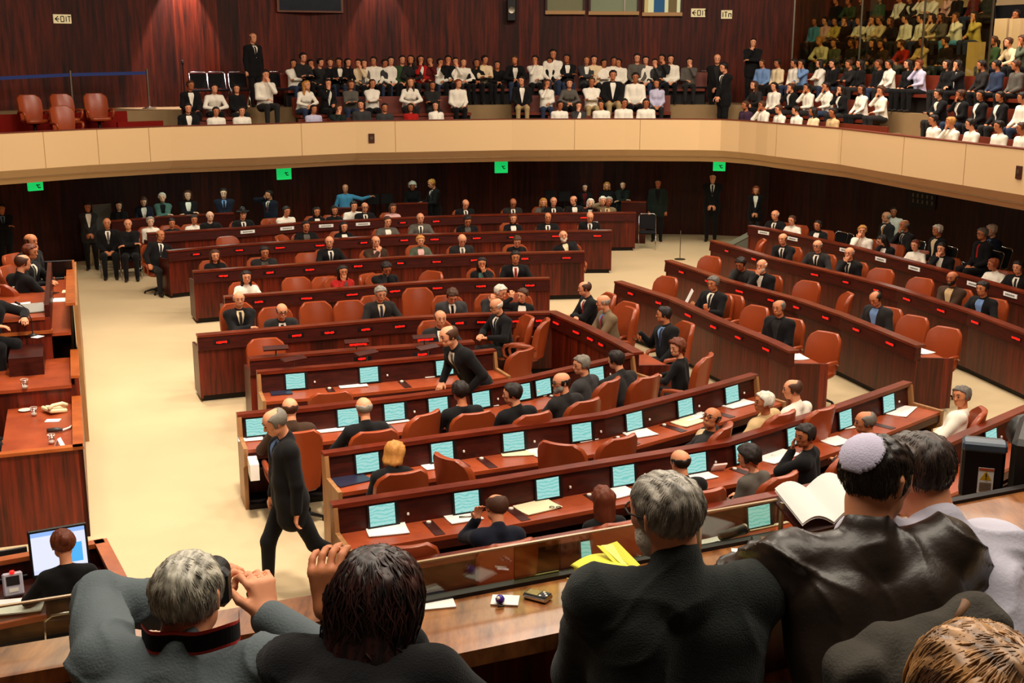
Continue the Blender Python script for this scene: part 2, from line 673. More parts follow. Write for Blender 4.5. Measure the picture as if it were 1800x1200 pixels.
# green exit boxes on the lower wall under the balcony
for (x0, y0, x1, y1, lab) in ((49, 322, 74, 336, 'green lit exit box above the seated men at far left under the balcony'),
                              (487, 302, 511, 316, 'green lit exit box above the man on the phone under the balcony'),
                              (870, 291, 892, 304, 'green lit exit box under the middle of the balcony'),
                              (1254, 287, 1275, 300, 'green lit exit box above the tall guard by the corner')):
    poly = offset_poly(BAL, 0.75)
    a, b = on_line(x0, y0, poly), on_line(x1, y0, poly)
    z0, z1 = on_line(x0, y1, poly).z, ZB
    ex = b - a
    ex.z = 0
    ang = math.atan2(ex.y, ex.x)
    c = (a + b) / 2
    root = thing('exit_light', lab, 'exit sign', (c.x, c.y, z0), 0, 'green exit boxes under the balcony')
    MB().box((c.x, c.y, (z0 + z1) / 2), (ex.length, .08, z1 - z0), ang).build('light_box', M['green_sign'], root)
    n_ = Vector((ex.y, -ex.x, 0)).normalized() * .045
    q = MB()
    o = c + n_ + Vector((0, 0, 0))
    e1 = ex.normalized()
    zz = (z0 + z1) / 2
    q.tube([Vector((o.x, o.y, zz + .02)) + e1 * .02, Vector((o.x, o.y, zz - .05)) + e1 * .05], .012, 5)
    q.tube([Vector((o.x, o.y, zz - .05)) + e1 * .05, Vector((o.x, o.y, zz - .05)) + e1 * .10], .012, 5)
    q.tube([Vector((o.x, o.y, zz + .01)) + e1 * .0, Vector((o.x, o.y, zz + .01)) + e1 * .09], .01, 5)
    q.build('running_figure', M['ink'], root)

# small wall plates on the balcony face
for px, py, lab in ((653, 243, 'dark brown socket plate on the long balcony face'), (1791, 303, 'dark brown socket plate on the right balcony face')):
    poly = offset_poly(BAL, -0.012)
    p = on_line(px, py, poly)
    dx, dy = wall_dir(px, BAL)
    root = thing('socket_plate', lab, 'socket', (p.x, p.y, p.z - .11), 0)
    MB().box(p, (.15, .03, .23), math.atan2(dy, dx), bev=.006).build('plate', mat('plate_brown', rgb(70, 30, 18), .5), root)
    MB().box(p + Vector((dy, -dx, 0)) * .018 + Vector((0, 0, .01)), (.07, .012, .07), math.atan2(dy, dx)).build('switch', M['steel'], root)

# dark picture hanging high on the wall (only its lower part is in view)
poly = offset_poly(UPW, -0.05)
a, b = on_line(487, 21, poly), on_line(603, 21, poly)
ex = b - a
ex.z = 0
ang = math.atan2(ex.y, ex.x)
c = (a + b) / 2
c.z = a.z + .55
root = thing('display_screen', 'large dark framed display high on the gallery wall above the crowd', 'screen', (c.x, c.y, a.z))
MB().box(c, (ex.length, .08, 1.1), ang).build('frame', mat('bronze_frame', rgb(120, 72, 50), .4), root)
MB().box(c + Vector((ex.y, -ex.x, 0)).normalized() * .045, (ex.length * .93, .02, 1.0), ang).build(
    'display', mat('dim_display', rgb(28, 32, 46), .25, var=.6, vscale=3), root)

# interpreters' booth windows
tones = [rgb(120, 118, 84), rgb(128, 136, 104), rgb(206, 206, 160)]
for k, (x0, x1, yb) in enumerate(((960, 1026, 24), (1036, 1121, 25), (1130, 1197, 27))):
    a, b = on_line(x0, yb, poly), on_line(x1, yb, poly)
    ex = b - a
    ex.z = 0
    ang = math.atan2(ex.y, ex.x)
    c = (a + b) / 2
    n_ = Vector((ex.y, -ex.x, 0)).normalized()
    root = tag(bpy.data.objects.new(f'window_{k + 1}', None), kind='structure')
    C.objects.link(root)
    root.location = (c.x, c.y, a.z)
    MB().box(c + Vector((0, 0, .7)), (ex.length, .04, 1.4), ang).build('window_interior', mat(f'booth_light_{k}', tones[k], .6, emit=(.16, .2, .42)[k], var=.25, vscale=1.2), root)
    MB().box(c + n_ * .05 + Vector((0, 0, .03)), (ex.length + .06, .05, .1), ang).build('window_sill', mat(f'booth_sill_{k}', rgb(196, 150, 96), .5), root)
    for e in (-1, 1):
        MB().box(c + n_ * .04 + ex.normalized() * e * ex.length / 2 + Vector((0, 0, .7)), (.06, .06, 1.4), ang).build('window_jamb', M['fascia'], root)
    if k == 1:
        MB().box(c + n_ * .04 + ex.normalized() * .22 * ex.length + Vector((0, 0, .7)), (.05, .05, 1.4), ang).build('window_mullion', M['steel'], root)
    if k == 2:
        for off_, wd, cl in ((-.42, .1, rgb(220, 196, 130)), (-.08, .28, rgb(30, 92, 140)), (.27, .22, rgb(120, 100, 60))):
            MB().box(c + n_ * .03 + ex.normalized() * off_ * ex.length + Vector((0, 0, .7)), (wd * ex.length, .03, 1.36), ang).build(
                'booth_panel', mat('booth_panel', cl, .6, emit=.15), root)
# loudspeaker box between display and booths
p = on_wall(899, 18, .15)
dx, dy = wall_dir(899, UPW)
root = thing('wall_loudspeaker', 'black loudspeaker high on the wall left of the booth windows', 'loudspeaker', (p.x, p.y, p.z - .3))
MB().box(p, (.26, .24, .6), math.atan2(dy, dx), bev=.02).build('cabinet', M['black'], root)
MB().lathe(p + Vector((dy, -dx, 0)) * .12, [(.09, 0), (.09, .012), (.03, .005)], 16, Matrix.Rotation(math.atan2(dy, dx), 3, 'Z') @ Matrix.Rotation(R(90), 3, 'X')).build('cone', M['steel'], root)
# cone shaped pools of light on the upper wall come from real downlights
for px, e in ((318, 1500), (668, 500)):
    p = on_wall(px, 40, .0)
    dx, dy = wall_dir(px, UPW)
    n_ = Vector((dy, -dx, 0))
    spot_light('wall_downlight', p + n_ * .38 + Vector((0, 0, 1.9)), p + n_ * .10 + Vector((0, 0, -2)), e, (1, .84, .82), 50, .3, .03)

# perforated grille on the right lower wall
gp = offset_poly(LOW, -0.03)
root = thing('wall_grille', 'small grille of pale slots on the dark wall under the right balcony', 'vent', on_line(1622, 350, gp))
g = MB()
dx, dy = wall_dir(1622, LOW)
for i in range(5):
    for j in range(2):
        q = on_line(1622, 345 + j * 10, gp) + Vector((dx, dy, 0)) * (i - 2) * .16
        g.box(q, (.06, .02, .09), math.atan2(dy, dx))
g.build('slots', mat('slot_grey', rgb(110, 96, 80), .5), root)
MB().box(on_line(1622, 350, gp) + Vector((-dy, dx, 0)) * .012, (.86, .02, .44), math.atan2(dy, dx)).build('back_plate', M['plinth'], root)

# stone stair blocks between the seat sections of the gallery
for (x0, x1, lab) in ((441, 512, 'flight of pale stone gallery steps beside the standing guard'), (831, 893, 'flight of pale stone steps in the middle of the gallery'),
                      (1187, 1246, 'flight of pale stone steps before the two standing men in dark suits'),
                      (1551, 1612, 'flight of grey stone steps in the right-hand gallery')):
    a, b = on_line((x0 + x1) / 2 - (x1 - x0) / 2, 190, offset_poly(BAL, .95)), on_line(x1, 190, offset_poly(BAL, .95))
    sa, sb = poly_project(BAL, a), poly_project(BAL, b)
    seg = cut_poly(BAL, sa, sb)
    root = thing('stone_steps', lab, 'steps', (a.x, a.y, 2.62), 0, 'stone steps in the gallery')
    for k in range(3):
        MB().sweep(seg, [(.55 + .28 * k, 2.62), (.55 + .28 * k, 2.62 + .22 * (k + 1)), (1.45, 2.62 + .22 * (k + 1)), (1.45, 2.62)]).build('tread', M['stone'], root)
    sp = [cut_poly(BAL, sa - .05, sa), cut_poly(BAL, sb, sb + .05)]
    for q in sp:
        MB().sweep(q, [(.5, 2.62), (.5, 3.3), (1.45, 3.34), (1.45, 2.62)]).build('side_cheek', M['stone'], root)
# pale aisle blocks higher in the right gallery
for (x0, x1, yt, yb, d, lab) in ((1698, 1719, 74, 110, 3.45, 'pale stone aisle block under the blue trousered visitor'), (1745, 1767, 33, 76, 4.45, 'tall pale stone block beside the upper aisle'),
                                 (1771, 1790, 33, 76, 4.45, 'narrow pale stone block at the top of the upper aisle')):
    poly = offset_poly(BAL, d)
    a, b = on_line(x0, yb, poly), on_line(x1, yb, poly)
    sa, sb = poly_project(poly, a), poly_project(poly, b)
    z1 = on_line(x0, yt, poly).z
    single('aisle_block', MB().sweep(cut_poly(poly, sa, sb), [(0, 4.25 if d < 4 else 4.85), (0, z1), (.16, z1), (.16, 4.25 if d < 4 else 4.85)]), M['soffit'], lab, 'stone block')
# glass screen dividing the upper seats
gpoly = offset_poly(BAL, 3.25)
a, b = on_line(1392, 100, gpoly), on_line(1738, 100, gpoly)
sa, sb = poly_project(gpoly, a), poly_project(gpoly, b)
root = thing('gallery_glass_screen', 'tall olive tinted glass screen before the upper right seats', 'glass screen', (a.x, a.y, 3.72))
MB().sweep(cut_poly(gpoly, sa, sb), [(0, 4.25), (0, 6.7), (.02, 6.7), (.02, 4.25)]).build('glass', M['olive_glass'], root)
for k in range(4):
    (x, y), _d = poly_at(gpoly, sa + (sb - sa) * k / 3)
    MB().box((x, y, 5.2), (.04, .04, 3.0)).build('post', M['steel'], root)

# left end of the gallery: red carpeted platform, low red wall, barrier, four loose armchairs
seg = cut_poly(BAL, poly_project(BAL, on_line(-250, 220, BAL)), poly_project(BAL, on_line(300, 220, BAL)))
struct('floor_red_carpet', MB().sweep(seg, [(.3, 3.118), (.3, 3.135), (2.34, 3.135), (2.34, 3.118)]), M['redcarpet'])
seg = cut_poly(BAL, poly_project(BAL, on_line(-250, 220, BAL)), poly_project(BAL, on_line(290, 220, BAL)))
struct('floor_gallery_left', MB().sweep(seg, [(.3, 2.6), (.3, 3.118), (1.5, 3.118), (1.5, 2.6)]), M['redcarpet'])
struct('trim_5', MB().sweep(seg, [(2.30, 3.1), (2.30, 3.72), (2.36, 3.72), (2.36, 3.1)]), M['redcarpet'])
p2 = offset_poly(BAL, 1.5)
sa, sb = poly_project(p2, on_line(206, 200, p2)), poly_project(p2, on_line(286, 200, p2))
single('low_partition', MB().sweep(cut_poly(p2, sa, sb), [(0, 3.135), (0, 3.5), (.1, 3.5), (.1, 3.135)]), M['redcarpet'],
       'low red fabric partition right of the loose gallery armchairs', 'partition')

# rope barrier
bp = offset_poly(BAL, 3.3)
posts = []
root = thing('barrier_belt', 'blue belt barrier on steel posts along the dark gallery wall', 'barrier', tuple(on_line(123, 180, bp)[:2]) + (3.72,))
tops = []
for px, py in ((-70, 133), (123, 124), (258, 121)):
    p = on_line(px, py, bp)
    tops.append(p)
    MB().tube([(p.x, p.y, 3.74), (p.x, p.y, p.z)], .03, 10).build('post', M['steel'], root)
    MB().lathe((p.x, p.y, 3.72), [(.17, 0), (.17, .02), (.05, .05), (.03, .06)], 18).build('foot', M['steel'], root)
for i in range(2):
    a, b = tops[i], tops[i + 1]
    a_, b_ = a - Vector((0, 0, .06)), b - Vector((0, 0, .06))
    m_ = (a_ + b_) / 2 - Vector((0, 0, .02))
    MB().slab([a_, b_, b_ - Vector((0, 0, .08)), a_ - Vector((0, 0, .08))], .006).build('belt', mat('blue_belt', rgb(30, 52, 120), .6), root)
p = on_line(321, 113, bp)
root = thing('microphone_stand', 'thin dark microphone stand against the gallery wall', 'microphone stand', (p.x, p.y, 3.72))
MB().tube([(p.x, p.y, 3.74), p], .018, 8).build('pole', M['black'], root)
MB().lathe((p.x, p.y, 3.72), [(.14, 0), (.14, .02), (.02, .04)], 14).build('foot', M['black'], root)
MB().lathe(p, [(.02, -.02), (.035, .03), (.02, .09), (.004, .1)], 12).build('microphone', M['black'], root)

# low furniture along the wall under the balcony
pp = offset_poly(BAL, 1.45)
for x0, x1, yt, lab in ((196, 412, 388, 'low dark wood partition in front of the women standing at the back left'), (588, 650, 366, 'dark wood stand before the man in sky blue shirt'),
                        (688, 752, 358, 'dark wood stand before the person with white headphones'), (1092, 1136, 354, 'dark wood stand right of the rearmost bench people')):
    a, b = on_line(x0, yt, pp), on_line(x1, yt, pp)
    seg = cut_poly(pp, poly_project(pp, a), poly_project(pp, b))
    root = thing('low_partition', lab, 'partition', (a.x, a.y, 0), 0, 'dark wood partitions at the back')
    MB().sweep(seg, [(0, 0), (0, a.z - .03), (.12, a.z - .03), (.12, 0)]).build('panel', M['fascia'], root)
    MB().sweep(seg, [(-.02, a.z - .03), (-.02, a.z), (.16, a.z), (.16, a.z - .03)]).build('cap', M['ledge'], root)
pp = offset_poly(BAL, 2.75)
a, b = on_line(158, 450, pp), on_line(264, 450, pp)
seg = cut_poly(pp, poly_project(pp, a), poly_project(pp, b))
single('storage_box', MB().sweep(seg, [(0, 0), (0, .42), (.3, .42), (.3, 0)]), mat('cream_box', rgb(240, 214, 160), .7), 'long low cream box behind the legs of the seated men', 'box')
pp = offset_poly(BAL, 2.3)
a, b = on_line(163, 361, pp), on_line(193, 361, pp)
root = thing('display_board', 'grey framed board standing behind the seated bald man at the back left', 'board', ((a.x + b.x) / 2, (a.y + b.y) / 2, 0))
ex = b - a
ex.z = 0
ang = math.atan2(ex.y, ex.x)
MB().box(((a.x + b.x) / 2, (a.y + b.y) / 2, a.z - .32), (ex.length, .03, .62), ang).build('panel', mat('board_grey', rgb(86, 84, 74), .5), root)
MB().box(((a.x + b.x) / 2, (a.y + b.y) / 2 + .01, a.z - .32), (ex.length + .05, .025, .67), ang).build('frame', M['steel'], root)
for e in (-1, 1):
    MB().tube([(a.x + ex.x * (.5 + e * .4), a.y + ex.y * (.5 + e * .4) + .02, 0), (a.x + ex.x * (.5 + e * .4), a.y + ex.y * (.5 + e * .4) + .02, a.z - .6)], .015, 6).build('leg', M['steel'], root)
for px, py, lab in ((656, 350, 'black monitor back at the rear, right of the pointing man'), (680, 349, 'second black monitor back at the rear, beside the first'),
                    (968, 343, 'black television monitor at the rear behind the blond woman'), (992, 345, 'black flat monitor at the rear left of the winged headband woman')):
    q = on_line(px, py, pp)
    root = thing('monitor', lab, 'monitor', (q.x, q.y, 0), 0, 'black monitors at the rear')
    MB().box(q, (.34, .06, .28), .15, bev=.01).build('panel', M['black'], root)
    MB().tube([(q.x, q.y + .03, 0), (q.x, q.y + .03, q.z - .1)], .03, 8).build('stand', M['black'], root)
    MB().lathe((q.x, q.y + .03, 0), [(.2, 0), (.2, .02), (.03, .04)], 14).build('foot', M['black'], root)
q = at(1195, 456, 0)
h_ = on_line(1195, 405, [(q.x - 1, q.y), (q.x + 1, q.y)]).z
root = thing('steel_post', 'thin steel post standing on the carpet beside the guard in green', 'post', q)
MB().tube([q, (q.x, q.y, h_)], .012, 8).build('pole', M['steel'], root)
MB().lathe(q, [(.14, 0), (.14, .015), (.02, .03)], 16).build('foot', M['steel'], root)
q = at(1293, 442, 0)
root = thing('equipment_case', 'grey slope topped equipment case at the far end of the card bench', 'case', q)
MB().slab([q + Vector((-.25, -.2, 0)), q + Vector((.35, -.2, 0)), q + Vector((.35, -.2, .45)), q + Vector((-.25, -.2, .12))], -.4).build('body', mat('case_grey', rgb(96, 96, 84), .6), root)
MB().slab([q + Vector((-.27, -.22, .13)), q + Vector((.37, -.22, .47)), q + Vector((.37, .2, .47)), q + Vector((-.27, .2, .13))], .03).build('lid', mat('case_lid', rgb(130, 130, 112), .5), root)
# ================================================================== benches
ZL = 1.03


def px_poly(pts, z):
    return [tuple(at(x, y, z)[:2]) for x, y in pts]


L_PX = {
    'L1': [(259, 410), (425, 400), (532, 391), (700, 383), (825, 378), (950, 375), (1118, 373)],
    'L2': [(296, 441), (415, 430), (570, 421), (700, 413), (950, 406), (1076, 405)],
    'L3': [(340, 477), (500, 466), (700, 452), (875, 445), (1028, 442)],
    'L4': [(395, 522), (550, 511), (700, 499), (800, 492), (967, 489)],
    'L5': [(347, 590), (500, 577), (700, 560), (825, 553), (967, 549.5), (1025, 575), (1075, 600), (1112, 620)],
    'M0': [(439, 631), (605, 617), (777, 605), (835, 601)],
    'R1': [(1079, 494), (1175, 525), (1250, 559), (1350, 600), (1386, 617)],
    'R2': [(1168, 457), (1275, 493), (1400, 527), (1475, 553), (1555, 585), (1609, 607)],
    'R3': [(1247, 422), (1350, 452), (1500, 487), (1575, 507), (1700, 547), (1800, 585), (1900, 628)],
    'R4': [(1314, 396), (1350, 402), (1500, 434), (1600, 460), (1700, 486), (1800, 514), (1900, 545)],
}
LEDS = {
    'L1': [710, 768, 1025], 'L2': [348, 423, 495, 565, 641, 712, 765, 838, 900, 977, 1048],
    'L3': [393, 475, 545, 630, 705, 768, 836, 922, 995], 'L4': [453, 538, 618, 694, 768, 845, 931],
    'L5': [384, 517, 575, 640, 700, 752, 807, 849, 904, 951, 978, 1014, 1039, 1058],
    'M0': [634, 740],
    'R1': [1109, 1158, 1211, 1257, 1301, 1352], 'R2': [1197, 1243, 1300, 1357, 1402, 1455, 1510, 1572],
    'R3': [1275, 1323, 1431, 1486, 1541, 1596, 1658, 1720, 1795], 'R4': [],
}
CARDS = {'L1': [440, 509, 577, 641], 'R4': [1338, 1389, 1482, 1545, 1605, 1711, 1778]}
BENCH_LABEL = {
    'L1': 'rearmost long dark wood bench with four white name cards', 'L2': 'second long dark wood bench counted from the back',
    'L3': 'third long dark wood bench counted from the back', 'L4': 'fourth long dark wood bench counted from the back',
    'L5': 'front long dark wood bench that bends forward at its right end', 'M0': 'low dark cabinet bench with swivel reading boards on its ledge',
    'R1': 'slanting right-hand bench nearest the hall centre', 'R2': 'second slanting right-hand bench behind the nearest one',
    'R3': 'third slanting right-hand bench, the one before the card bench', 'R4': 'rearmost slanting right-hand bench with white name cards',
}
POLY = {}
M['bezel'] = mat('screen_bezel', rgb(22, 15, 14), .4)
rnd = random.Random(3)


def led_text(mb, c, ex, nrm, wdt, h):
    """A row of small lit dashes like LED letters."""
    x = -wdt / 2
    ang = math.atan2(ex[1], ex[0])
    while x < wdt / 2:
        wl = rnd.uniform(.012, .024)
        hh = h * rnd.uniform(.65, 1.0)
        mb.box((c[0] + ex[0] * (x + wl / 2) + nrm[0] * .014, c[1] + ex[1] * (x + wl / 2) + nrm[1] * .014, c[2] + rnd.uniform(-.003, .003)), (wl, .004, hh), ang)
        x += wl + .007


def facing_bench(key):
    poly = px_poly(L_PX[key], ZL)
    POLY[key] = poly
    root = thing('members_bench', BENCH_LABEL[key], 'bench', (poly[0][0], poly[0][1], 0), 0, 'dark wood benches of the chamber')
    Ln = poly_len(poly)
    inner = cut_poly(poly, .04, Ln - .04)
    MB().sweep(inner, [(.05, .10), (.05, .80), (.09, .80), (.09, .10)]).build('front_panel', M['front'], root)
    MB().sweep(poly, [(.0, .80), (.02, .995), (.10, .995), (.10, .80)]).build('fascia', M['fascia'], root)
    MB().sweep(poly, [(.005, .995), (.005, ZL), (.17, ZL), (.17, .995)]).build('ledge', M['ledge'], root)
    MB().sweep(inner, [(.10, .72), (.10, .76), (.62, .76), (.62, .72)]).build('worktop', M['top'], root)
    MB().sweep(inner, [(.12, .0), (.12, .10), (.5, .10), (.5, .0)]).build('plinth', M['plinth'], root)
    for s0, s1 in ((0, .04), (Ln - .04, Ln)):
        MB().sweep(cut_poly(poly, s0, s1), [(.04, .06), (.04, .80), (.12, .84), (.64, .80), (.64, .06)]).build('end_panel', M['front'], root)
    for kind, lst in (('led', LEDS.get(key, [])), ('card', CARDS.get(key, []))):
        for px in lst:
            p = on_line(px, 500, poly)
            s = poly_project(poly, p)
            (x, y), ex = poly_at(poly, s)
            nrm = (ex[1], -ex[0])
            ang = math.atan2(ex[1], ex[0])
            c = (x - nrm[0] * .006, y - nrm[1] * .006, .905)
            if kind == 'led':
                f = MB().box(c, (.24, .012, .06), ang).build('name_display', M['bezel'], root)
                t = MB()
                led_text(t, c, ex, nrm, rnd.choice((.13, .16, .19)), .034)
                t.build('led_lettering', M['red_led'], f)
            else:
                f = MB().box((c[0] + nrm[0] * .01, c[1] + nrm[1] * .01, .92), (.36, .012, .075), ang).build('name_card', M['paper'], root, label='white name card')
                t = MB()
                for k in range(7):
                    t.box((c[0] + nrm[0] * .018 + ex[0] * (k - 3) * .036, c[1] + nrm[1] * .018 + ex[1] * (k - 3) * .036, .92), (.02, .003, .028), ang)
                t.build('card_lettering', M['ink'], f)
    return root


for k in L_PX:
    facing_bench(k)

M_PX = {
    'M1': [(451, 652), (600, 640), (777, 624), (870, 613)],
    'M2': [(416, 727), (560, 713), (700, 697), (825, 681), (920, 664), (1000, 646), (1070, 631), (1110, 621)],
    'M3': [(567, 795), (700, 776), (850, 755), (980, 738), (1062, 726), (1150, 704), (1250, 678), (1327, 656)],
    'M4': [(582, 885), (700, 867), (850, 845), (1000, 820), (1150, 796), (1275, 775), (1350, 752), (1475, 713), (1597, 670)],
    'M5': [(700, 992), (850, 966), (1000, 940), (1100, 921), (1235, 893), (1375, 865), (1477, 843), (1650, 782), (1800, 717), (1870, 690)],
}
SCREENS = {
    'M1': [522, 651, 783], 'M2': [451, 612, 694, 771, 846, 918, 955, 1048], 'M3': [644, 777, 904, 1024, 1116, 1205, 1286],
    'M4': [668, 820, 965, 1100, 1228, 1311, 1400, 1488, 1562], 'M5': [881, 1049, 1345, 1480, 1660, 1748],
}
M_LABEL = {
    'M1': 'front screen desk beside the bending bench, with three lit screens', 'M2': 'screen bench behind the standing speaker, its open end shelf holding papers',
    'M3': 'middle screen bench where the blonde woman sits', 'M4': 'long screen bench where the long haired woman sits',
    'M5': 'nearest screen bench, just below the press ledge glass',
}


def screen_mat():
    m, nt, b = new_mat('teal_screen')
    N, L = nt.nodes, nt.links
    tc = N.new('ShaderNodeTexCoord')
    wv = N.new('ShaderNodeTexWave')
    wv.wave_type = 'BANDS'
    wv.bands_direction = 'Z'
    wv.inputs['Scale'].default_value = 9
    wv.inputs['Distortion'].default_value = 9
    wv.inputs['Detail'].default_value = 3
    L.new(tc.outputs['Object'], wv.inputs['Vector'])
    rp = N.new('ShaderNodeValToRGB')
    rp.color_ramp.elements[0].color = rgb(122, 214, 206)
    rp.color_ramp.elements[1].color = rgb(176, 232, 224)
    rp.color_ramp.elements[1].position = .6
    L.new(wv.outputs['Color'], rp.inputs['Fac'])
    b.inputs['Base Color'].default_value = (0.02, .03, .03, 1)
    L.new(rp.outputs['Color'], b.inputs['Emission Color'])
    b.inputs['Emission Strength'].default_value = .85
    b.inputs['Roughness'].default_value = .3
    return m


M['screen'] = screen_mat()


def screen_bench(key):
    poly = px_poly(M_PX[key], ZL)
    POLY[key] = poly
    root = thing('screen_bench', M_LABEL[key], 'bench', (poly[0][0], poly[0][1], 0), 0, 'dark wood benches of the chamber')
    Ln = poly_len(poly)
    inner = cut_poly(poly, .04, Ln - .04)
    MB().sweep(inner, [(.04, .06), (.04, .98), (.0, .98), (.0, .06)]).build('back_panel', M['front'], root)
    MB().sweep(inner, [(0.0, .72), (-.05, .72), (-.01, 1.0), (0.0, 1.0)]).build('screen_panel', M['hutch'], root)
    MB().sweep(poly, [(.07, .985), (.07, ZL), (-.05, ZL), (-.05, .985)]).build('ledge', M['ledge'], root)
    MB().sweep(inner, [(-.04, .70), (-.04, .74), (-.47, .74), (-.47, .70)]).build('worktop', M['top'], root)
    MB().sweep(inner, [(-.45, .62), (-.45, .70), (-.475, .70), (-.475, .62)]).build('apron', M['hutch'], root)
    MB().sweep(inner, [(-.02, .46), (-.02, .48), (-.36, .48), (-.36, .46)]).build('under_shelf', M['hutch'], root)
    MB().sweep(inner, [(-.0, .0), (-.0, .06), (-.4, .06), (-.4, .0)]).build('plinth', M['plinth'], root)
    for s0, s1 in ((0, .045), (Ln - .045, Ln)):
        MB().sweep(cut_poly(poly, s0, s1), [(.05, .0), (.05, 1.0), (-.06, 1.0), (-.10, .78), (-.50, .76), (-.50, .56), (-.38, .5), (-.38, .0)]).build('end_panel', M['tan_edge'], root)
    lst = SCREENS[key]
    ss = []
    for px in lst:
        s = poly_project(poly, on_line(px, 700, offset_poly(poly, -.04)))
        ss.append(s)
        (x, y), ex = poly_at(poly, s)
        nr = Vector((ex[1], -ex[0], 0))
        ang = math.atan2(ex[1], ex[0])
        tilt = R(-8)
        c = Vector((x, y, .865)) + nr * .045
        MB().box(c, (.31, .02, .235), ang, rx=tilt).build('screen_frame', M['bezel'], root)
        fr = root.children[-1]
        MB().box(c + nr * .011 + Vector((ex[0], ex[1], 0)) * -.012 + Vector((0, 0, .002)), (.245, .006, .195), ang, rx=tilt).build('screen_display', M['screen'], fr, label='lit teal screen')
        k = c + Vector((ex[0], ex[1], 0)) * .24 + Vector((0, 0, -.03)) + nr * .01
        MB().lathe(k, [(.012, -.01), (.012, .008), (.004, .014)], 8).build('jack_button', M['white'], root)
    for i in range(len(ss)):
        s = ss[i] + .42
        if s > Ln - .2:
            continue
        (x, y), ex = poly_at(poly, s)
        nr = Vector((ex[1], -ex[0], 0))
        ang = math.atan2(ex[1], ex[0])
        o = Vector((x, y, .742)) + nr * .26
        f = MB().box(o, (.10, .36, .006), ang).build('worktop_strip', M['hutch'], root)
        MB().lathe(o - nr * .14 + Vector((0, 0, .003)), [(.024, 0), (.024, .012), (.01, .018)], 10).build('strip_button', M['white'], f)
    return root


for k in M_PX:
    screen_bench(k)

# swivel reading boards standing on the ledge of the cabinet bench
for i, (px, py, pl, rot, lab) in enumerate(((485, 620, 'M0', -.05, 'flat reading board on the low cabinet bench near its left end'),
                                            (517, 643, 'M1', .42, 'slanted reading board above the first lit screen'),
                                            (627, 607, 'M0', -.02, 'flat reading board on the cabinet bench, red letters on its edge'),
                                            (644, 626, 'M1', .42, 'slanted reading board above the second lit screen'),
                                            (746, 601, 'M0', -.02, 'flat reading board beside the man leaning over the cabinet bench'),
                                            (752, 615, 'M1', .40, 'slanted reading board left of the standing speaker'))):
    p = on_line(px, py, offset_poly(POLY[pl], 0.06))
    s = poly_project(POLY[pl], p)
    ex = poly_at(POLY[pl], s)[1]
    ang = math.atan2(ex[1], ex[0]) + rot
    root = thing('reading_board', lab, 'reading board', (p.x, p.y, ZL), 0, 'swivel reading boards')
    MB().tube([(p.x, p.y, ZL), (p.x, p.y, ZL + .10)], .012, 8).build('stem', M['steel'], root)
    b_ = MB().box((p.x, p.y, ZL + .11), (.34, .12, .022), ang, rx=R(14)).build('board', M['hutch'], root)
    if i in (2, 4):
        t = MB()
        led_text(t, (p.x + ex[1] * .062, p.y - ex[0] * .062, ZL + .085), ex, (ex[1], -ex[0]), .22, .03)
        t.build('led_lettering', M['red_led'], root)
# ================================================================== figures: smooth blended limbs turned into one surface
def rc_dist(P, a, b, ra, rb):
    """Distance to a tapered capsule."""
    ba = b - a
    L2 = float(ba @ ba) + 1e-12
    h = np.clip((P - a) @ ba / L2, 0, 1)
    d = P - a - h[..., None] * ba
    return np.sqrt((d * d).sum(-1)) - (ra + (rb - ra) * h)


def field(prims, P):
    F = np.full(P.shape[:-1], 9.0)
    for a, b, ra, rb, k in prims:
        d = rc_dist(P, a, b, ra, rb)
        h = np.clip(0.5 + 0.5 * (F - d) / k, 0, 1)
        F = F * (1 - h) + d * h - k * h * (1 - h)
    return F


def grid_field(prims, h, post=None, pad=3):
    lo = np.min([np.minimum(a, b) - max(ra, rb) for a, b, ra, rb, k in prims], axis=0) - pad * h
    hi = np.max([np.maximum(a, b) + max(ra, rb) for a, b, ra, rb, k in prims], axis=0) + pad * h
    n = np.ceil((hi - lo) / h).astype(int) + 1
    ax = [lo[i] + h * np.arange(n[i]) for i in range(3)]
    F = np.full(n, 9.0)
    for a, b, ra, rb, k in prims:
        m = max(ra, rb) + k + 2.5 * h
        l = np.minimum(a, b) - m
        u = np.maximum(a, b) + m
        i0 = np.maximum(np.floor((l - lo) / h).astype(int), 0)
        i1 = np.minimum(np.ceil((u - lo) / h).astype(int) + 1, n)
        sl = tuple(slice(i0[i], i1[i]) for i in range(3))
        X, Y, Z = np.meshgrid(ax[0][sl[0]], ax[1][sl[1]], ax[2][sl[2]], indexing='ij')
        d = rc_dist(np.stack([X, Y, Z], -1), a, b, ra, rb)
        G = F[sl]
        t = np.clip(0.5 + 0.5 * (G - d) / k, 0, 1)
        F[sl] = G * (1 - t) + d * t - k * t * (1 - t)
    if post is not None:
        X, Y, Z = np.meshgrid(*ax, indexing='ij')
        F = post(F, X, Y, Z)
    return F, lo


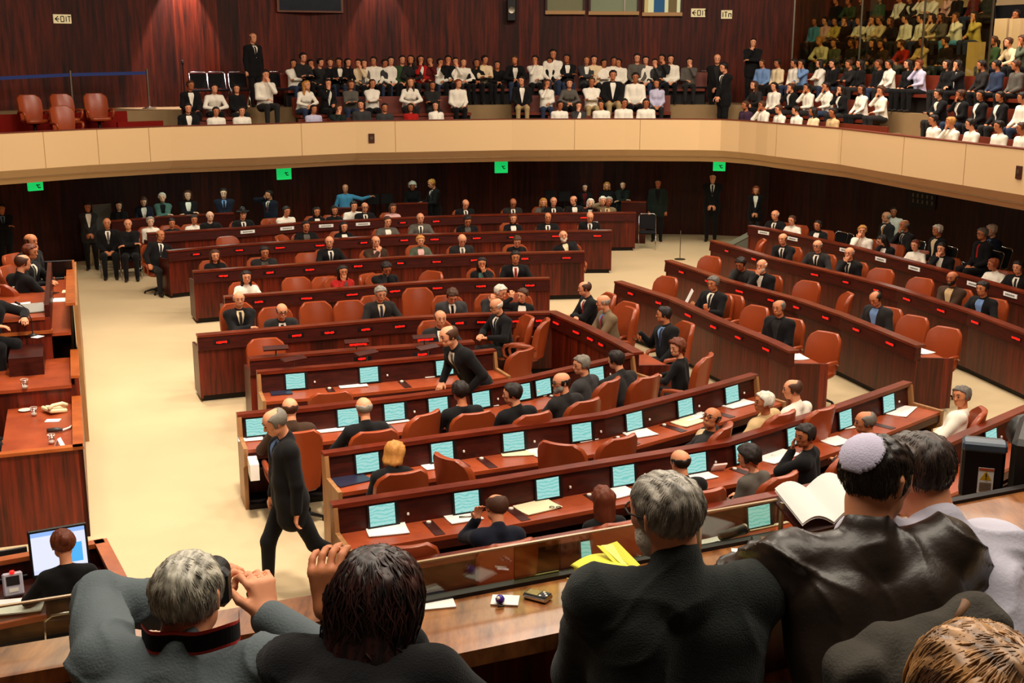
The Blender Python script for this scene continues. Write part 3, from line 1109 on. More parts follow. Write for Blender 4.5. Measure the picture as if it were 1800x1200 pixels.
def surface(F, lo, h):
    """Surface nets: one vertex per crossed cell, one quad per crossed grid edge."""
    F = np.pad(F, 1, constant_values=9.0)
    lo = lo - h
    S = F < 0
    n = F.shape
    cs = np.zeros((n[0] - 1, n[1] - 1, n[2] - 1), np.int8)
    for i in (0, 1):
        for j in (0, 1):
            for k in (0, 1):
                cs += S[i:n[0] - 1 + i, j:n[1] - 1 + j, k:n[2] - 1 + k]
    mask = (cs > 0) & (cs < 8)
    idx = np.full(mask.shape, -1, np.int64)
    cells = np.argwhere(mask)
    idx[mask] = np.arange(len(cells))
    acc = np.zeros((len(cells), 3))
    cnt = np.zeros(len(cells))
    cor = [(i, j, k) for i in (0, 1) for j in (0, 1) for k in (0, 1)]
    val = {c: F[cells[:, 0] + c[0], cells[:, 1] + c[1], cells[:, 2] + c[2]] for c in cor}
    for c in cor:
        for ax in range(3):
            if c[ax]:
                continue
            e = list(c)
            e[ax] = 1
            e = tuple(e)
            va, vb = val[c], val[e]
            x = (va < 0) != (vb < 0)
            t = np.where(x, va / np.where(va == vb, 1, va - vb), 0)
            p = np.tile(np.array(c, float), (len(cells), 1))
            p[:, ax] += t
            acc[x] += p[x]
            cnt[x] += 1
    V = lo + h * (cells + acc / cnt[:, None])
    faces = []
    for ax in range(3):
        o1, o2 = (ax + 1) % 3, (ax + 2) % 3
        A = np.take(S, range(0, n[ax] - 1), axis=ax)
        B = np.take(S, range(1, n[ax]), axis=ax)
        E = np.argwhere(A != B)
        ok = (E[:, o1] > 0) & (E[:, o2] > 0) & (E[:, o1] < n[o1] - 1) & (E[:, o2] < n[o2] - 1)
        E = E[ok]
        q = []
        for d1, d2 in ((-1, -1), (0, -1), (0, 0), (-1, 0)):
            c = E.copy()
            c[:, o1] += d1
            c[:, o2] += d2
            q.append(idx[c[:, 0], c[:, 1], c[:, 2]])
        Q = np.stack(q, 1)
        ins = A[E[:, 0], E[:, 1], E[:, 2]]
        Q[~ins] = Q[~ins][:, ::-1]
        faces.append(Q)
    return V, np.concatenate(faces)


def np_mesh(name, V, Q, smooth=True):
    me = bpy.data.meshes.new(name)
    me.vertices.add(len(V))
    me.vertices.foreach_set('co', np.asarray(V, np.float32).ravel())
    me.loops.add(Q.size)
    me.loops.foreach_set('vertex_index', Q.astype(np.int32).ravel())
    me.polygons.add(len(Q))
    me.polygons.foreach_set('loop_start', np.arange(0, Q.size, Q.shape[1], dtype=np.int32))
    me.polygons.foreach_set('loop_total', np.full(len(Q), Q.shape[1], np.int32))
    me.polygons.foreach_set('use_smooth', np.full(len(Q), smooth))
    me.update(calc_edges=True)
    me.materials.append(None)
    return me


def rot_x(a):
    c, s = math.cos(a), math.sin(a)
    return np.array([[1, 0, 0], [0, c, -s], [0, s, c]])


def rot_y(a):
    c, s = math.cos(a), math.sin(a)
    return np.array([[c, 0, s], [0, 1, 0], [-s, 0, c]])


def rot_z(a):
    c, s = math.cos(a), math.sin(a)
    return np.array([[c, -s, 0], [s, c, 0], [0, 0, 1]])


A3 = lambda *v: np.array(v, float)


def norm(v):
    return v / (np.linalg.norm(v) + 1e-9)


def ik(S, T, l1, l2, pole):
    d = T - S
    L = np.linalg.norm(d)
    L2 = min(max(L, abs(l1 - l2) + .02), l1 + l2 - .004)
    u = norm(d)
    T = S + u * L2
    a = (l1 * l1 - l2 * l2 + L2 * L2) / (2 * L2)
    hh = math.sqrt(max(l1 * l1 - a * a, 0))
    pv = pole - u * (pole @ u)
    return S + u * a + norm(pv) * hh, T


# Poses.  The figure faces -Y; its right side is -X.  Hands are given relative to the unleaned shoulder frame, in metres from the hips.
def P(kind='sit', lean=0.0, side=0.0, twist=0.0, yaw=0.0, pitch=0.0, roll=0.0, r=None, l=None, rp=None, lp=None, legs='rest', curl=.5, rf=None, lf=None, rn=None, ln=None):
    return dict(kind=kind, lean=lean, side=side, twist=twist, yaw=yaw, pitch=pitch, roll=roll, r=r, l=l, rp=rp, lp=lp, legs=legs, curl=curl, rf=rf, lf=lf, rn=rn, ln=ln)


POSES = {
    'lap': P(lean=.05, r=(-.07, -.24, .10), l=(.08, -.22, .10)),
    'lap2': P(lean=.12, r=(-.12, -.30, .10), l=(.12, -.32, .10)),
    'crossed': P(lean=.02, r=(.12, -.22, .30), l=(-.12, -.24, .27), rp=(-1, -.2, -.6), lp=(1, -.2, -.6)),
    'desk': P(lean=.16, r=(-.10, -.36, .26), l=(.13, -.36, .26), rp=(-1, .2, -.6), lp=(1, .2, -.6)),
    'deskfold': P(lean=.22, r=(.06, -.33, .26), l=(-.06, -.36, .26), rp=(-1, .1, -.5), lp=(1, .1, -.5)),
    'chin': P(lean=.12, r=(-.02, -.19, .56), l=(.06, -.30, .18), rp=(-.5, -.5, -1), rf=(.2, 0, 1)),
    'chin_l': P(lean=.12, l=(.03, -.19, .56), r=(-.06, -.30, .18), lp=(.5, -.5, -1), lf=(-.2, 0, 1)),
    'face': P(lean=.28, pitch=.3, r=(-.03, -.22, .60), l=(.06, -.32, .26), rp=(-.5, -.6, -1), rf=(.15, .1, 1)),
    'mouth': P(lean=.06, r=(.0, -.20, .53), l=(.18, -.28, .12), rp=(-.8, -.4, -1), rf=(.4, .1, .8)),
    'recline': P(lean=-.22, side=.22, r=(-.26, -.22, .16), l=(.28, -.12, .2), rp=(-1, .3, -.4), lp=(1, .3, -.4)),
    'recline_l': P(lean=-.2, side=-.25, r=(-.3, -.10, .2), l=(.2, -.26, .12), rp=(-1, .3, -.4), lp=(1, .3, -.4)),
    'reach': P(lean=.35, r=(-.2, -.52, .32), l=(.2, -.52, .34), rp=(-1, 0, -.2), lp=(1, 0, -.2)),
    'lean_fwd': P(lean=.5, pitch=-.25, r=(-.04, -.40, .16), l=(.05, -.40, .15), rp=(-1, 0, -.3), lp=(1, 0, -.3)),
    'read': P(lean=.14, pitch=.35, r=(-.12, -.30, .22), l=(.12, -.30, .22)),
    'armout': P(lean=.0, side=-.15, twist=.2, r=(-.42, -.22, .40), l=(.22, -.26, .10), rp=(-.3, .3, -1), rf=(-.5, -.2, -.8)),
    'temple': P(lean=.2, side=.12, roll=.15, r=(-.12, -.12, .66), l=(.05, -.32, .2), rp=(-1, -.4, -.7), rf=(.1, .1, 1)),
    'temple_l': P(lean=.2, side=-.12, roll=-.15, l=(.12, -.12, .66), r=(-.05, -.32, .2), lp=(1, -.4, -.7), lf=(-.1, .1, 1)),
    'read_up': P(lean=-.08, pitch=.15, r=(-.14, -.32, .30), l=(.12, -.32, .30), rf=(0, -.5, .8), lf=(0, -.5, .8)),
    'stand': P('stand', r=(-.24, -.02, -.10), l=(.24, -.02, -.10)),
    'stand_fold': P('stand', r=(.03, -.20, .02), l=(-.03, -.21, .02), pitch=.1),
    'stand_cross': P('stand', r=(.12, -.20, .30), l=(-.12, -.22, .27), rp=(-1, -.2, -.6), lp=(1, -.2, -.6)),
    'stand_chin': P('stand', r=(-.02, -.18, .52), l=(-.10, -.22, .27), rp=(-.6, -.4, -1), lp=(1, -.2, -.6), rf=(.1, 0, 1)),
    'stand_phone': P('stand', r=(-.13, -.06, .62), l=(.2, -.1, -.06), rp=(-1, -.2, -.6), rf=(.2, .2, 1)),
    'stand_hold': P('stand', lean=.06, pitch=.3, r=(-.12, -.34, .22), l=(.12, -.34, .20)),
    'stand_point': P('stand', r=(-.18, -.2, .12), l=(.70, -.1, .50), lp=(0, .4, -1)),
    'stand_rest': P('stand', lean=.1, r=(-.2, -.36, .14), l=(.2, -.36, .12)),
    'stand_lean': P('stand', lean=.62, pitch=-.05, r=(-.24, -.32, .02), l=(.2, -.25, .0), rp=(-.6, .5, -.4), lp=(.6, .6, -.4)),
    'walk': P('walk', lean=.05, pitch=.35, r=(-.26, -.10, -.06), l=(.26, .02, -.08)),
}


def head_prims(Cc, H, s=1.0, detail=True, beard=False):
    q = lambda *v: Cc + H @ (np.array(v) * s)
    pr = [(q(0, -.018, .036), q(0, .028, .034), .077 * s, .079 * s, .01),
          (q(0, -.012, .03), q(0, .01, .02), .078 * s, .078 * s, .02),
          (q(0, -.036, .015), q(0, -.038, -.055), .060 * s, .043 * s, .03),
          (q(-.028, -.028, -.06), q(.028, -.028, -.06), .038 * s, .038 * s, .03),
          (q(0, -.064, -.088), q(0, -.060, -.080), .022 * s, .026 * s, .025)]
    if detail:
        pr += [(q(0, -.090, .012), q(0, -.110, -.026), .010 * s, .014 * s, .012),
               (q(-.013, -.100, -.030), q(.013, -.100, -.030), .009 * s, .009 * s, .008),
               (q(-.040, -.082, .030), q(-.012, -.091, .027), .010 * s, .011 * s, .012),
               (q(.040, -.082, .030), q(.012, -.091, .027), .010 * s, .011 * s, .012),
               (q(-.020, -.088, -.056), q(.020, -.088, -.056), .010 * s, .010 * s, .01),
               (q(-.018, -.085, -.069), q(.018, -.085, -.069), .010 * s, .010 * s, .01),
               (q(-.052, -.058, -.012), q(-.04, -.07, -.02), .018 * s, .016 * s, .02),
               (q(.052, -.058, -.012), q(.04, -.07, -.02), .018 * s, .016 * s, .02)]
    for e in (-1, 1):
        pr.append((q(e * .081, .016, .018), q(e * .080, .008, -.022), .015 * s, .010 * s, .008))
    return pr


def hand_prims(W, f, nrm, side, curl, fine=False):
    """Palm, four bent fingers of unequal length and a thumb leaving the side of the palm."""
    f = norm(f)
    nrm = norm(nrm - f * (nrm @ f))
    sd = np.cross(f, nrm) * side
    kf = .006 if fine else .010
    pr = []
    for t in (-.028, 0, .026):
        pr.append((W + sd * t * .7, W + f * .082 + sd * t, .016, .0135, .018))
    for t, L, r_ in ((-.036, .066, .0085), (-.0125, .078, .0092), (.0115, .083, .0094), (.035, .073, .0092)):
        b0 = W + f * .084 + sd * t
        d1 = norm(f * math.cos(curl * .9) - nrm * math.sin(curl * .9) + sd * t * 1.5)
        d2 = norm(f * math.cos(curl * 2.0) - nrm * math.sin(curl * 2.0))
        d3 = norm(f * math.cos(curl * 2.7) - nrm * math.sin(curl * 2.7))
        p1 = b0 + d1 * L * .48
        p2 = p1 + d2 * L * .32
        p3 = p2 + d3 * L * .22
        pr += [(b0, p1, r_ * 1.08, r_, kf), (p1, p2, r_, r_ * .93, kf * .7), (p2, p3, r_ * .93, r_ * .8, kf * .7)]
    b0 = W + f * .022 + sd * .030
    p1 = b0 + norm(f * .75 + sd * .75 - nrm * .25) * .045
    p2 = p1 + norm(f * .95 + sd * .25 - nrm * (.2 + curl * .4)) * .034
    pr += [(b0, p1, .0145, .0115, .010), (p1, p2, .0112, .009, .006)]
    return pr


def skeleton(po, build=1.0, fem=False, s=1.0):
    """Joint positions of a pose."""
    J = {}
    st = po['kind'] != 'sit'
    hz = .93 if st else .53
    J['hip0'] = A3(0, 0, hz)
    sp = A3(0, .0, hz + .04)
    Rb = rot_z(po['twist']) @ rot_y(po['side']) @ rot_x(po['lean'])
    up = lambda *v: sp + Rb @ (np.array(v, float))
    J['R'], J['sp'] = Rb, sp
    sw = (.158 if fem else .186) * (.85 + .15 * build)
    sg = po.get('shrug', 0.0)
    J['sh'] = [up(-sw, .02 - sg * .3, .45 + sg), up(sw, .02 - sg * .3, .45 + sg)]
    J['chest'] = up(0, .005, .34)
    J['belly'] = up(0, -.005, .12)
    J['neck'] = up(0, .03, .512)
    Hn = rot_z(po['twist'] * .5 + po['yaw']) @ rot_y(po['side'] * .4 + po['roll']) @ rot_x(po['lean'] * .35 + po['pitch'])
    J['head'] = J['neck'] + Rb @ A3(0, -.01, .065) + Hn @ A3(0, -.035, .115) * po.get('hs', 1.0)
    J['H'] = Hn
    J['up'] = up
    l1, l2 = (.27, .245) if fem else (.29, .26)
    J['arm'] = []
    for i, (key, pk, e) in enumerate((('r', 'rp', -1), ('l', 'lp', 1))):
        T = np.array(po[key], float) if po[key] else A3(e * .12, -.3, .1)
        # hand targets lean with the body only half way, so that hands stay near the desk or lap
        T = J['hip0'] + rot_z(po['twist'] * .6) @ T
        pole = np.array(po[pk], float) if po[pk] else A3(e * .7, .55, -.9)
        S = J['sh'][i]
        E, W = ik(S, T, l1, l2, pole)
        f = np.array(po['rf' if i == 0 else 'lf'], float) if po['rf' if i == 0 else 'lf'] else norm(norm(W - E) + A3(0, -.12, 0))
        nr = po['rn' if i == 0 else 'ln']
        nr = np.array(nr, float) if nr else (A3(0, 0, 1) if abs(norm(f)[2]) < .75 else A3(0, -1, .2))
        J['arm'].append((S, E, W, f, nr, e))
    J['leg'] = []
    for e in (-1, 1):
        h_ = J['hip0'] + A3(e * .09, .01, 0)
        if po['kind'] == 'sit':
            k_ = A3(e * .12, -.42, .55)
            a_ = A3(e * .12, -.40, .10)
            t_ = A3(e * .13, -.55, .035)
            if po['legs'] == 'tuck':
                k_, a_, t_ = A3(e * .12, -.36, .52), A3(e * .12, -.24, .10), A3(e * .13, -.38, .035)
            if po['legs'] == 'cross' and e > 0:
                k_ = A3(-.02, -.42, .64)
                a_ = A3(-.14, -.56, .30)
                t_ = A3(-.17, -.70, .27)
        elif po['kind'] == 'walk':
            if e < 0:
                k_, a_, t_ = A3(-.08, -.18, .52), A3(-.08, -.20, .10), A3(-.08, -.37, .03)
            else:
                k_, a_, t_ = A3(.09, .20, .50), A3(.09, .58, .27), A3(.09, .52, .09)
        else:
            k_, a_, t_ = A3(e * .10, -.01, .50), A3(e * .105, .03, .09), A3(e * .13, -.13, .03)
        J['leg'].append((h_, k_, a_, t_))
    return J


def torso_prims(J, b, fem, g=0.0):
    up = J['up']
    w = b
    pr = []
    cw = .078 if fem else .092
    for e in (-1, 1):
        pr.append((up(e * cw * w, .0, .40), up(e * .066 * w, -.004, .15), .102 * (.8 + .2 * w) + g, .098 * w + g, .05))
        pr.append((up(e * .066 * w, -.004, .15), J['hip0'] + A3(e * .075 * w, .015, .01), .098 * w + g, .112 * (.7 + .3 * w) + g, .05))
        if fem:
            pr.append((up(e * .072, -.075, .335), up(e * .07, -.06, .34), .058 + g, .058 + g, .04))
    pr.append((J['sh'][0], J['sh'][1], .050 + g * .6, .050 + g * .6, .04))
    for e, S in ((-1, J['sh'][0]), (1, J['sh'][1])):
        pr.append((J['neck'] + A3(0, .01, -.01), S + A3(0, 0, -.005), .046 + g * .5, .044 + g * .5, .04))
    if w > 1.15:
        pr.append((up(0, -.06, .16), up(0, -.04, .1), .115 * w + g, .115 * w + g, .06))
    return pr


def arm_prims(J, b, fem, g=0.0, cuff=0.0):
    pr = []
    t = .86 if fem else 1.0
    for S, E, W, f, nr, e in J['arm']:
        We = W - norm(W - E) * cuff
        pr += [(S, E, .053 * t * (.75 + .25 * b) + g, .043 * t + g, .035), (E, We, .043 * t + g, .030 * t + g * .8, .02)]
    return pr


def leg_prims(J, b, g=0.0, fem=False):
    pr = []
    for h_, k_, a_, t_ in J['leg']:
        pr += [(h_, k_, .086 * (.7 + .3 * b) + g, .058 + g, .05), (k_, a_, .057 + g, .038 + g, .03)]
    return pr


def shoe_prims(J, g=0.0):
    pr = []
    for h_, k_, a_, t_ in J['leg']:
        hl = a_ + norm(a_ - k_) * .045
        pr += [(hl, t_ + A3(0, 0, .012), .042 + g, .034 + g, .02), (hl + A3(0, 0, .03), hl, .040 + g, .042 + g, .02)]
    return pr


HAIR_CACHE = {}


def fold_noise(V, amp, freq, seed):
    r_ = np.random.RandomState(seed)
    d = np.zeros(len(V))
    for _ in range(5):
        k = r_.normal(size=3) * freq
        ph = r_.uniform(0, 6.28)
        d += np.sin(V @ k + ph + 1.5 * np.sin(V @ (r_.normal(size=3) * freq * .5)))
    return d * amp / 2.2


def creases(V, amp, seed):
    """Ridged folds running over the cloth."""
    r_ = np.random.RandomState(seed)
    d = np.zeros(len(V))
    wv = fold_noise(V, 1.0, 9, seed + 1)
    for i in range(4):
        k = norm(A3(r_.uniform(-1, 1), r_.uniform(-.6, .6), r_.uniform(.5, 1.3))) * r_.uniform(16, 34)
        s_ = 1 - np.abs(np.sin(V @ k + r_.uniform(0, 6) + 1.6 * wv))
        m_ = np.clip(fold_noise(V, 1.0, 7, seed + 10 + i), 0, 1)
        d += s_ ** 3 * m_
    return d * amp


def displace(V, Q, d):
    a = V[Q[:, 2]] - V[Q[:, 0]]
    b = V[Q[:, 3]] - V[Q[:, 1]]
    n = np.cross(a, b)
    N = np.zeros_like(V)
    for i in range(4):
        np.add.at(N, Q[:, i], n)
    N /= (np.linalg.norm(N, axis=1)[:, None] + 1e-12)
    return V + N * d[:, None]


def hair_mesh(style, h):
    """Hair shell in the frame of the head."""
    key = (style, h)
    if key in HAIR_CACHE:
        return HAIR_CACHE[key]
    I = np.eye(3)
    Z = np.zeros(3)
    base = head_prims(Z, I, 1.0, False)[:2]
    base = [(a, b, ra, rb, .02) for a, b, ra, rb, k in base]
    th = {'short': .017, 'crop': .008, 'bald': .008, 'fringe': .013, 'long': .016, 'bob': .020, 'curly': .036, 'tail': .012, 'bun': .012, 'side': .016,
          'beard': .0, 'hat': 0, 'kippah': 0, 'wave': .024}[style]
    if style == 'beard':
        hp = [(a, b, ra + .010, rb + .010, k) for a, b, ra, rb, k in head_prims(Z, I, 1.0, False)[2:5]]
        hp += [(A3(0, -.075, -.105), A3(0, -.07, -.09), .028, .034, .02)]

        def post(F, X, Y, Zc):
            mouth = np.sqrt((X / 1.6) ** 2 + (Y + .098) ** 2 + ((Zc + .06) * 1.3) ** 2) - .022
            top = Zc + .032 - np.clip(np.abs(X) - .045, 0, 1) * 1.6
            return np.maximum(np.maximum(F, top), -mouth)
    elif style == 'hat':
        hp = [(A3(0, -.01, .075), A3(0, .02, .075), .080, .082, .02), (A3(0, -.01, .13), A3(0, .02, .13), .062, .064, .03)]

        def post(F, X, Y, Zc):
            r_ = np.sqrt((X * 1.12) ** 2 + (Y - .005) ** 2)
            brim = np.maximum(r_ - .155, np.abs(Zc - .062 - r_ * .06) - .010)
            crown = np.maximum(F, .062 - Zc)
            return np.minimum(crown, brim)
        hp.append((A3(-.15, .0, .07), A3(.15, 0, .07), .012, .012, .01))
        hp.append((A3(0, -.16, .07), A3(0, .17, .07), .012, .012, .01))
    elif style == 'kippah':
        hp = [(a, b, ra + .021, rb + .021, k) for a, b, ra, rb, k in base]

        def post(F, X, Y, Zc):
            c = norm(A3(0, .80, .60))
            return np.maximum(F, .086 - ((X) * c[0] + (Y - .01) * c[1] + (Zc - .033) * c[2]))
    else:
        hp = [(a, b, ra + th, rb + th, k) for a, b, ra, rb, k in base]
        if style in ('long', 'wave'):
            for x, y0, y1, zz, r_ in ((-.070, .02, .035, -.22, .038), (.070, .02, .035, -.22, .038), (0, .07, .085, -.25, .055), (-.045, .06, .07, -.24, .05), (.045, .06, .07, -.24, .05)):
                hp.append((A3(x, y0, .03), A3(x * 1.15, y1, zz), r_, r_ * .8, .03))
        if style == 'bob':
            for x, y0, zz in ((-.072, .01, -.09), (.072, .01, -.09), (0, .06, -.11), (-.04, .05, -.11), (.04, .05, -.11)):
                hp.append((A3(x, y0, .03), A3(x * 1.12, y0 + .01, zz), .04, .038, .03))
        if style == 'tail':
            hp.append((A3(0, .10, .04), A3(0, .14, -.14), .034, .018, .02))
        if style == 'bun':
            hp.append((A3(0, .105, .05), A3(0, .11, .055), .042, .042, .012))
        if style == 'curly':
            rr = np.random.RandomState(5)
            for _ in range(46):
                v = norm(rr.normal(size=3))
                if v[1] < -.45 and v[2] < .5:
                    continue
                c = A3(0, .01, .02) + v * (.105 if v[2] > -.2 else .10) + A3(0, 0, -.04 if v[2] < 0 else 0)
                hp.append((c, c + A3(0, 0, .005), .026, .026, .012))

        def post(F, X, Y, Zc):
            if style in ('long', 'bob', 'wave'):
                cut = .16 * (Y + .080) + .07 * (Zc - .085)          # keeps the sides, frees the face
                cut = np.minimum(np.where(np.abs(X) > .058, .25 * (Y + .050), cut), 9)
                cut = np.maximum(cut, np.where(Zc > .086, .15 * (Y + .093) + .02 * (Zc - .08), -9))
            elif style == 'side':
                cut = .14 * (Y + .078) + .175 * (Zc - .078)
            else:
                wob = .010 * np.sin(X * 70 + 1.3) * np.cos(Y * 60)
                cut = .15 * (Y + .084) + .175 * (Zc - .078) + wob * .12
                burn = np.maximum(np.abs(Y + .012) - .022, np.maximum(-.035 - Zc, np.where(np.abs(X) > .06, -1, 1)))
                cut = np.maximum(cut, -burn)
            G = np.maximum(F, -cut * 4)
            if style in ('bald', 'fringe'):
                cut2 = (Zc - (.045 if style == 'bald' else .085)) + .35 * (-Y) * (.8 if style == 'fringe' else .2) + .008 * np.sin(X * 80) * np.cos(Y * 50 + 1)
                G = np.maximum(G, cut2)
            return G
    F, lo = grid_field(hp, h, post)
    V, Q = surface(F, lo, h)
    if style in ('long', 'bob', 'wave', 'short', 'side', 'curly', 'tail', 'bun', 'crop'):
        V = displace(V, Q, fold_noise(V * A3(1, 1, .35), .0025 if h < .011 else .0045, 90 if h < .011 else 55, 3))
    HAIR_CACHE[key] = np_mesh('hair_' + style, V, Q)
    return HAIR_CACHE[key]


EYES = {}


def eye_mesh(glasses=0):
    if glasses not in EYES:
        m = MB()
        I3 = Matrix.Identity(3)
        for e in ((-1, 1) if not glasses else (glasses,)):
            m.lathe((e * .031, -.0945, .008), [(.0005, -.009), (.0085, -.004), (.010, 0), (.0085, .004), (.0005, .009)], 8, Matrix.Rotation(R(90), 3, 'X'))
            m.tube([(e * .050, -.084, .031), (e * .032, -.101, .036), (e * .014, -.106, .032)], [.003, .0045, .004], 5)
        EYES[glasses] = m.mesh('eyes', None, smooth=True)
        EYES[glasses].materials.append(None)
    return EYES[glasses]


def glasses_mesh():
    if 'g' not in EYES:
        m = MB()
        for e in (-1, 1):
            ring = [(e * .031 + .022 * math.cos(t), -.112 + abs(.022 * math.cos(t)) * .1, .008 + .017 * math.sin(t)) for t in [i * math.pi / 6 for i in range(13)]]
            m.tube(ring, .0028, 5, False)
            m.tube([(e * .052, -.110, .012), (e * .086, -.06, .014), (e * .090, .02, .012)], .0028, 5)
        m.tube([(-.012, -.112, .012), (.0, -.116, .014), (.012, -.112, .012)], .0028, 5)
        EYES['g'] = m.mesh('glasses', None, smooth=True)
        EYES['g'].materials.append(None)
    return EYES['g']


BODY_CACHE = {}


def figure_meshes(pose, h, build=1.0, fem=False, top='suit', mod=None, folds=0.0, short_sleeve=False, skirt=False):
    key = (pose, h, build, fem, top, repr(mod), folds, short_sleeve)
    if key in BODY_CACHE:
        return BODY_CACHE[key]
    po = dict(POSES[pose])
    if mod:
        po.update(mod)
    J = skeleton(po, build, fem)
    fine = h < .01
    sh_ = -.012 if fine else -.004
    body = torso_prims(J, build, fem, sh_) + [(a, b, ra + (sh_ if i % 2 == 0 else sh_), rb + (sh_ if i % 2 == 0 else 0), k) for i, (a, b, ra, rb, k) in enumerate(arm_prims(J, build, fem))]
    body += leg_prims(J, build, sh_, fem) + shoe_prims(J, -.008)
    body.append((J['neck'] + A3(0, .01, -.03), J['head'] + J['H'] @ A3(0, .022, -.05), .055 if not fem else .047, .052 if not fem else .045, .03))
    body += head_prims(J['head'], J['H'], po.get('hs', 1.0), True)
    for S, E, W, f, nr, e in J['arm']:
        body += hand_prims(W, f, nr, e, po['curl'], fine)
    out = {}
    F, lo = grid_field(body, h)
    out['body'] = np_mesh('body', *surface(F, lo, h))
    g = (.016 if top in ('suit', 'jacket', 'open') else .011) + (.010 if folds else 0)
    cl = torso_prims(J, build, fem, g) + arm_prims(J, build, fem, g, .13 if short_sleeve else po.get('cuff', .012))
    if short_sleeve:
        cl = torso_prims(J, build, fem, g)
        for S, E, W, f, nr, e in J['arm']:
            cl.append((S, S + (E - S) * .75, .060 + g, .056 + g, .03))
    if top in ('suit', 'jacket', 'open'):
        for S_ in J['sh']:
            cl.append((S_ + (J['neck'] - S_) * .25 + A3(0, 0, .006), S_ + A3(0, 0, -.005), .052 + g * .5, .058 + g * .5, .03))
        for hp_ in ((-1), 1):
            cl.append((J['hip0'] + A3(hp_ * .085, .02, .02), J['hip0'] + A3(hp_ * .09, .0 if po['kind'] == 'sit' else .01, -.05 if po['kind'] == 'sit' else -.14), .112 * build + g, .105 * build + g, .05))
    if top in ('suit', 'shirt', 'jacket', 'open'):
        cf = po.get('collar', 0)
        ct = J['neck'] + J['R'] @ A3(0, .004, .026) if not cf else J['neck'] * (1 - cf) + (J['head'] + J['H'] @ A3(0, .03, -.03)) * cf
        cl.append((J['neck'] + A3(0, .012, -.02), ct, .062 + g * .4, .054 + g * .3, .02))
    F, lo = grid_field(cl, h)
    V, Q = surface(F, lo, h)
    if folds:
        V = displace(V, Q, fold_noise(V, folds * .35, 14, 11) + creases(V, folds, 21))
    out['top'] = np_mesh('top', V, Q)
    F, lo = grid_field(leg_prims(J, build, .012) + [(J['hip0'] + A3(-.08, .01, 0), J['hip0'] + A3(.08, .01, 0), .105 * build + .012, .105 * build + .012, .04)], max(h, .014))
    out['trousers'] = np_mesh('trousers', *surface(F, lo, max(h, .014)))
    F, lo = grid_field(shoe_prims(J), max(h, .014))
    out['shoes'] = np_mesh('shoes', *surface(F, lo, max(h, .014)))
    # shirt front and tie: strips laid on the chest surface
    tp = [p for p in cl]
    tp = torso_prims(J, build, fem, g) + [(J['neck'] + A3(0, .012, -.02), J['neck'] + J['R'] @ A3(0, .006, .035), .062 + g * .5, .056 + g * .5, .02)]

    def strip(cols, zs, wid, lift):
        rows = []
        for z in zs:
            wz = wid(z)
            xs = np.linspace(-wz, wz, cols)
            ys = np.linspace(-.34, .06, 81)
            pts = np.array([[J['sp'] + J['R'] @ A3(x, y, z) for y in ys] for x in xs])
            D = field(tp, pts)
            row = []
            for i in range(cols):
                k = int(np.argmax(D[i] < 0)) if (D[i] < 0).any() else 60
                y = ys[max(k, 0)]
                if k > 0:
                    y = ys[k - 1] + (ys[k] - ys[k - 1]) * D[i][k - 1] / (D[i][k - 1] - D[i][k] + 1e-9)
                row.append(tuple(J['sp'] + J['R'] @ A3(xs[i], y - lift, z)))
            rows.append(row)
        m = MB().grid(rows)
        me = m.mesh('strip', None, smooth=True)
        me.materials.append(None)
        return me
    if top in ('suit', 'jacket', 'open'):
        z0 = .22 if top == 'suit' else .12
        wmax = .062 if top == 'suit' else .075
        zs = np.linspace(z0, .515, 14)
        out['shirt'] = strip(7, zs, lambda z: .004 + wmax * min(1, (z - z0) / (.50 - z0)) * (1 if z < .47 else 1 - (z - .47) * 6), .006)
        if top == 'suit':
            out['tie'] = strip(3, np.linspace(z0 + .015, .495, 12), lambda z: (.026 - .022 * (z - z0)) if z < .465 else .022, .013)
    BODY_CACHE[key] = (out, J, po)
    return BODY_CACHE[key]


# ---- cloth, skin and hair colours
SKINS = {k: mat('skin_' + k, c, .5, .35, var=.06, vscale=14) for k, c in
         {'fair': rgb(226, 152, 112), 'tan': rgb(200, 124, 82), 'olive': rgb(178, 104, 66), 'brown': rgb(150, 84, 52), 'pale': rgb(238, 186, 152)}.items()}
for m_ in SKINS.values():
    m_.node_tree.nodes['Principled BSDF'].inputs['Subsurface Weight'].default_value = 0.0
HAIRC = {k: mat('hair_colour_' + k, c, .55, .35, .5, 130, var=.35, vscale=40) for k, c in
         {'black': rgb(30, 19, 14), 'brown': rgb(74, 42, 24), 'grey': rgb(150, 142, 130), 'white': rgb(222, 212, 194), 'blond': rgb(196, 132, 62), 'auburn': rgb(104, 46, 20),
          'salt': rgb(104, 96, 88), 'red': rgb(132, 60, 26), 'greyish': rgb(122, 114, 102)}.items()}
CLOTH = {}
for k, c in {'black': rgb(16, 14, 15), 'charcoal': rgb(38, 35, 34), 'navy': rgb(22, 26, 40), 'grey': rgb(92, 86, 78), 'brownjkt': rgb(62, 42, 28), 'greygreen': rgb(84, 90, 72), 'white': rgb(244, 234, 216),
             'cream': rgb(232, 206, 164), 'beige': rgb(206, 172, 124), 'blue': rgb(112, 142, 186), 'sky': rgb(80, 150, 190), 'red': rgb(170, 26, 20), 'pink': rgb(226, 176, 170), 'green': rgb(52, 74, 42),
             'teal': rgb(78, 110, 98), 'darkgreen': rgb(26, 36, 30), 'darkgrey': rgb(58, 56, 56), 'gold': rgb(206, 140, 50), 'lilac': rgb(196, 190, 214), 'yellow': rgb(206, 180, 96), 'khaki': rgb(176, 150, 104),
             'denim': rgb(44, 54, 78), 'maroon': rgb(92, 20, 20), 'tanjkt': rgb(120, 100, 74), 'stripe': rgb(44, 44, 66), 'violet': rgb(64, 40, 60)}.items():
    CLOTH[k] = mat('cloth_' + k, c, .85, .2, .25, 220, var=.10, vscale=20, sheen=.05)
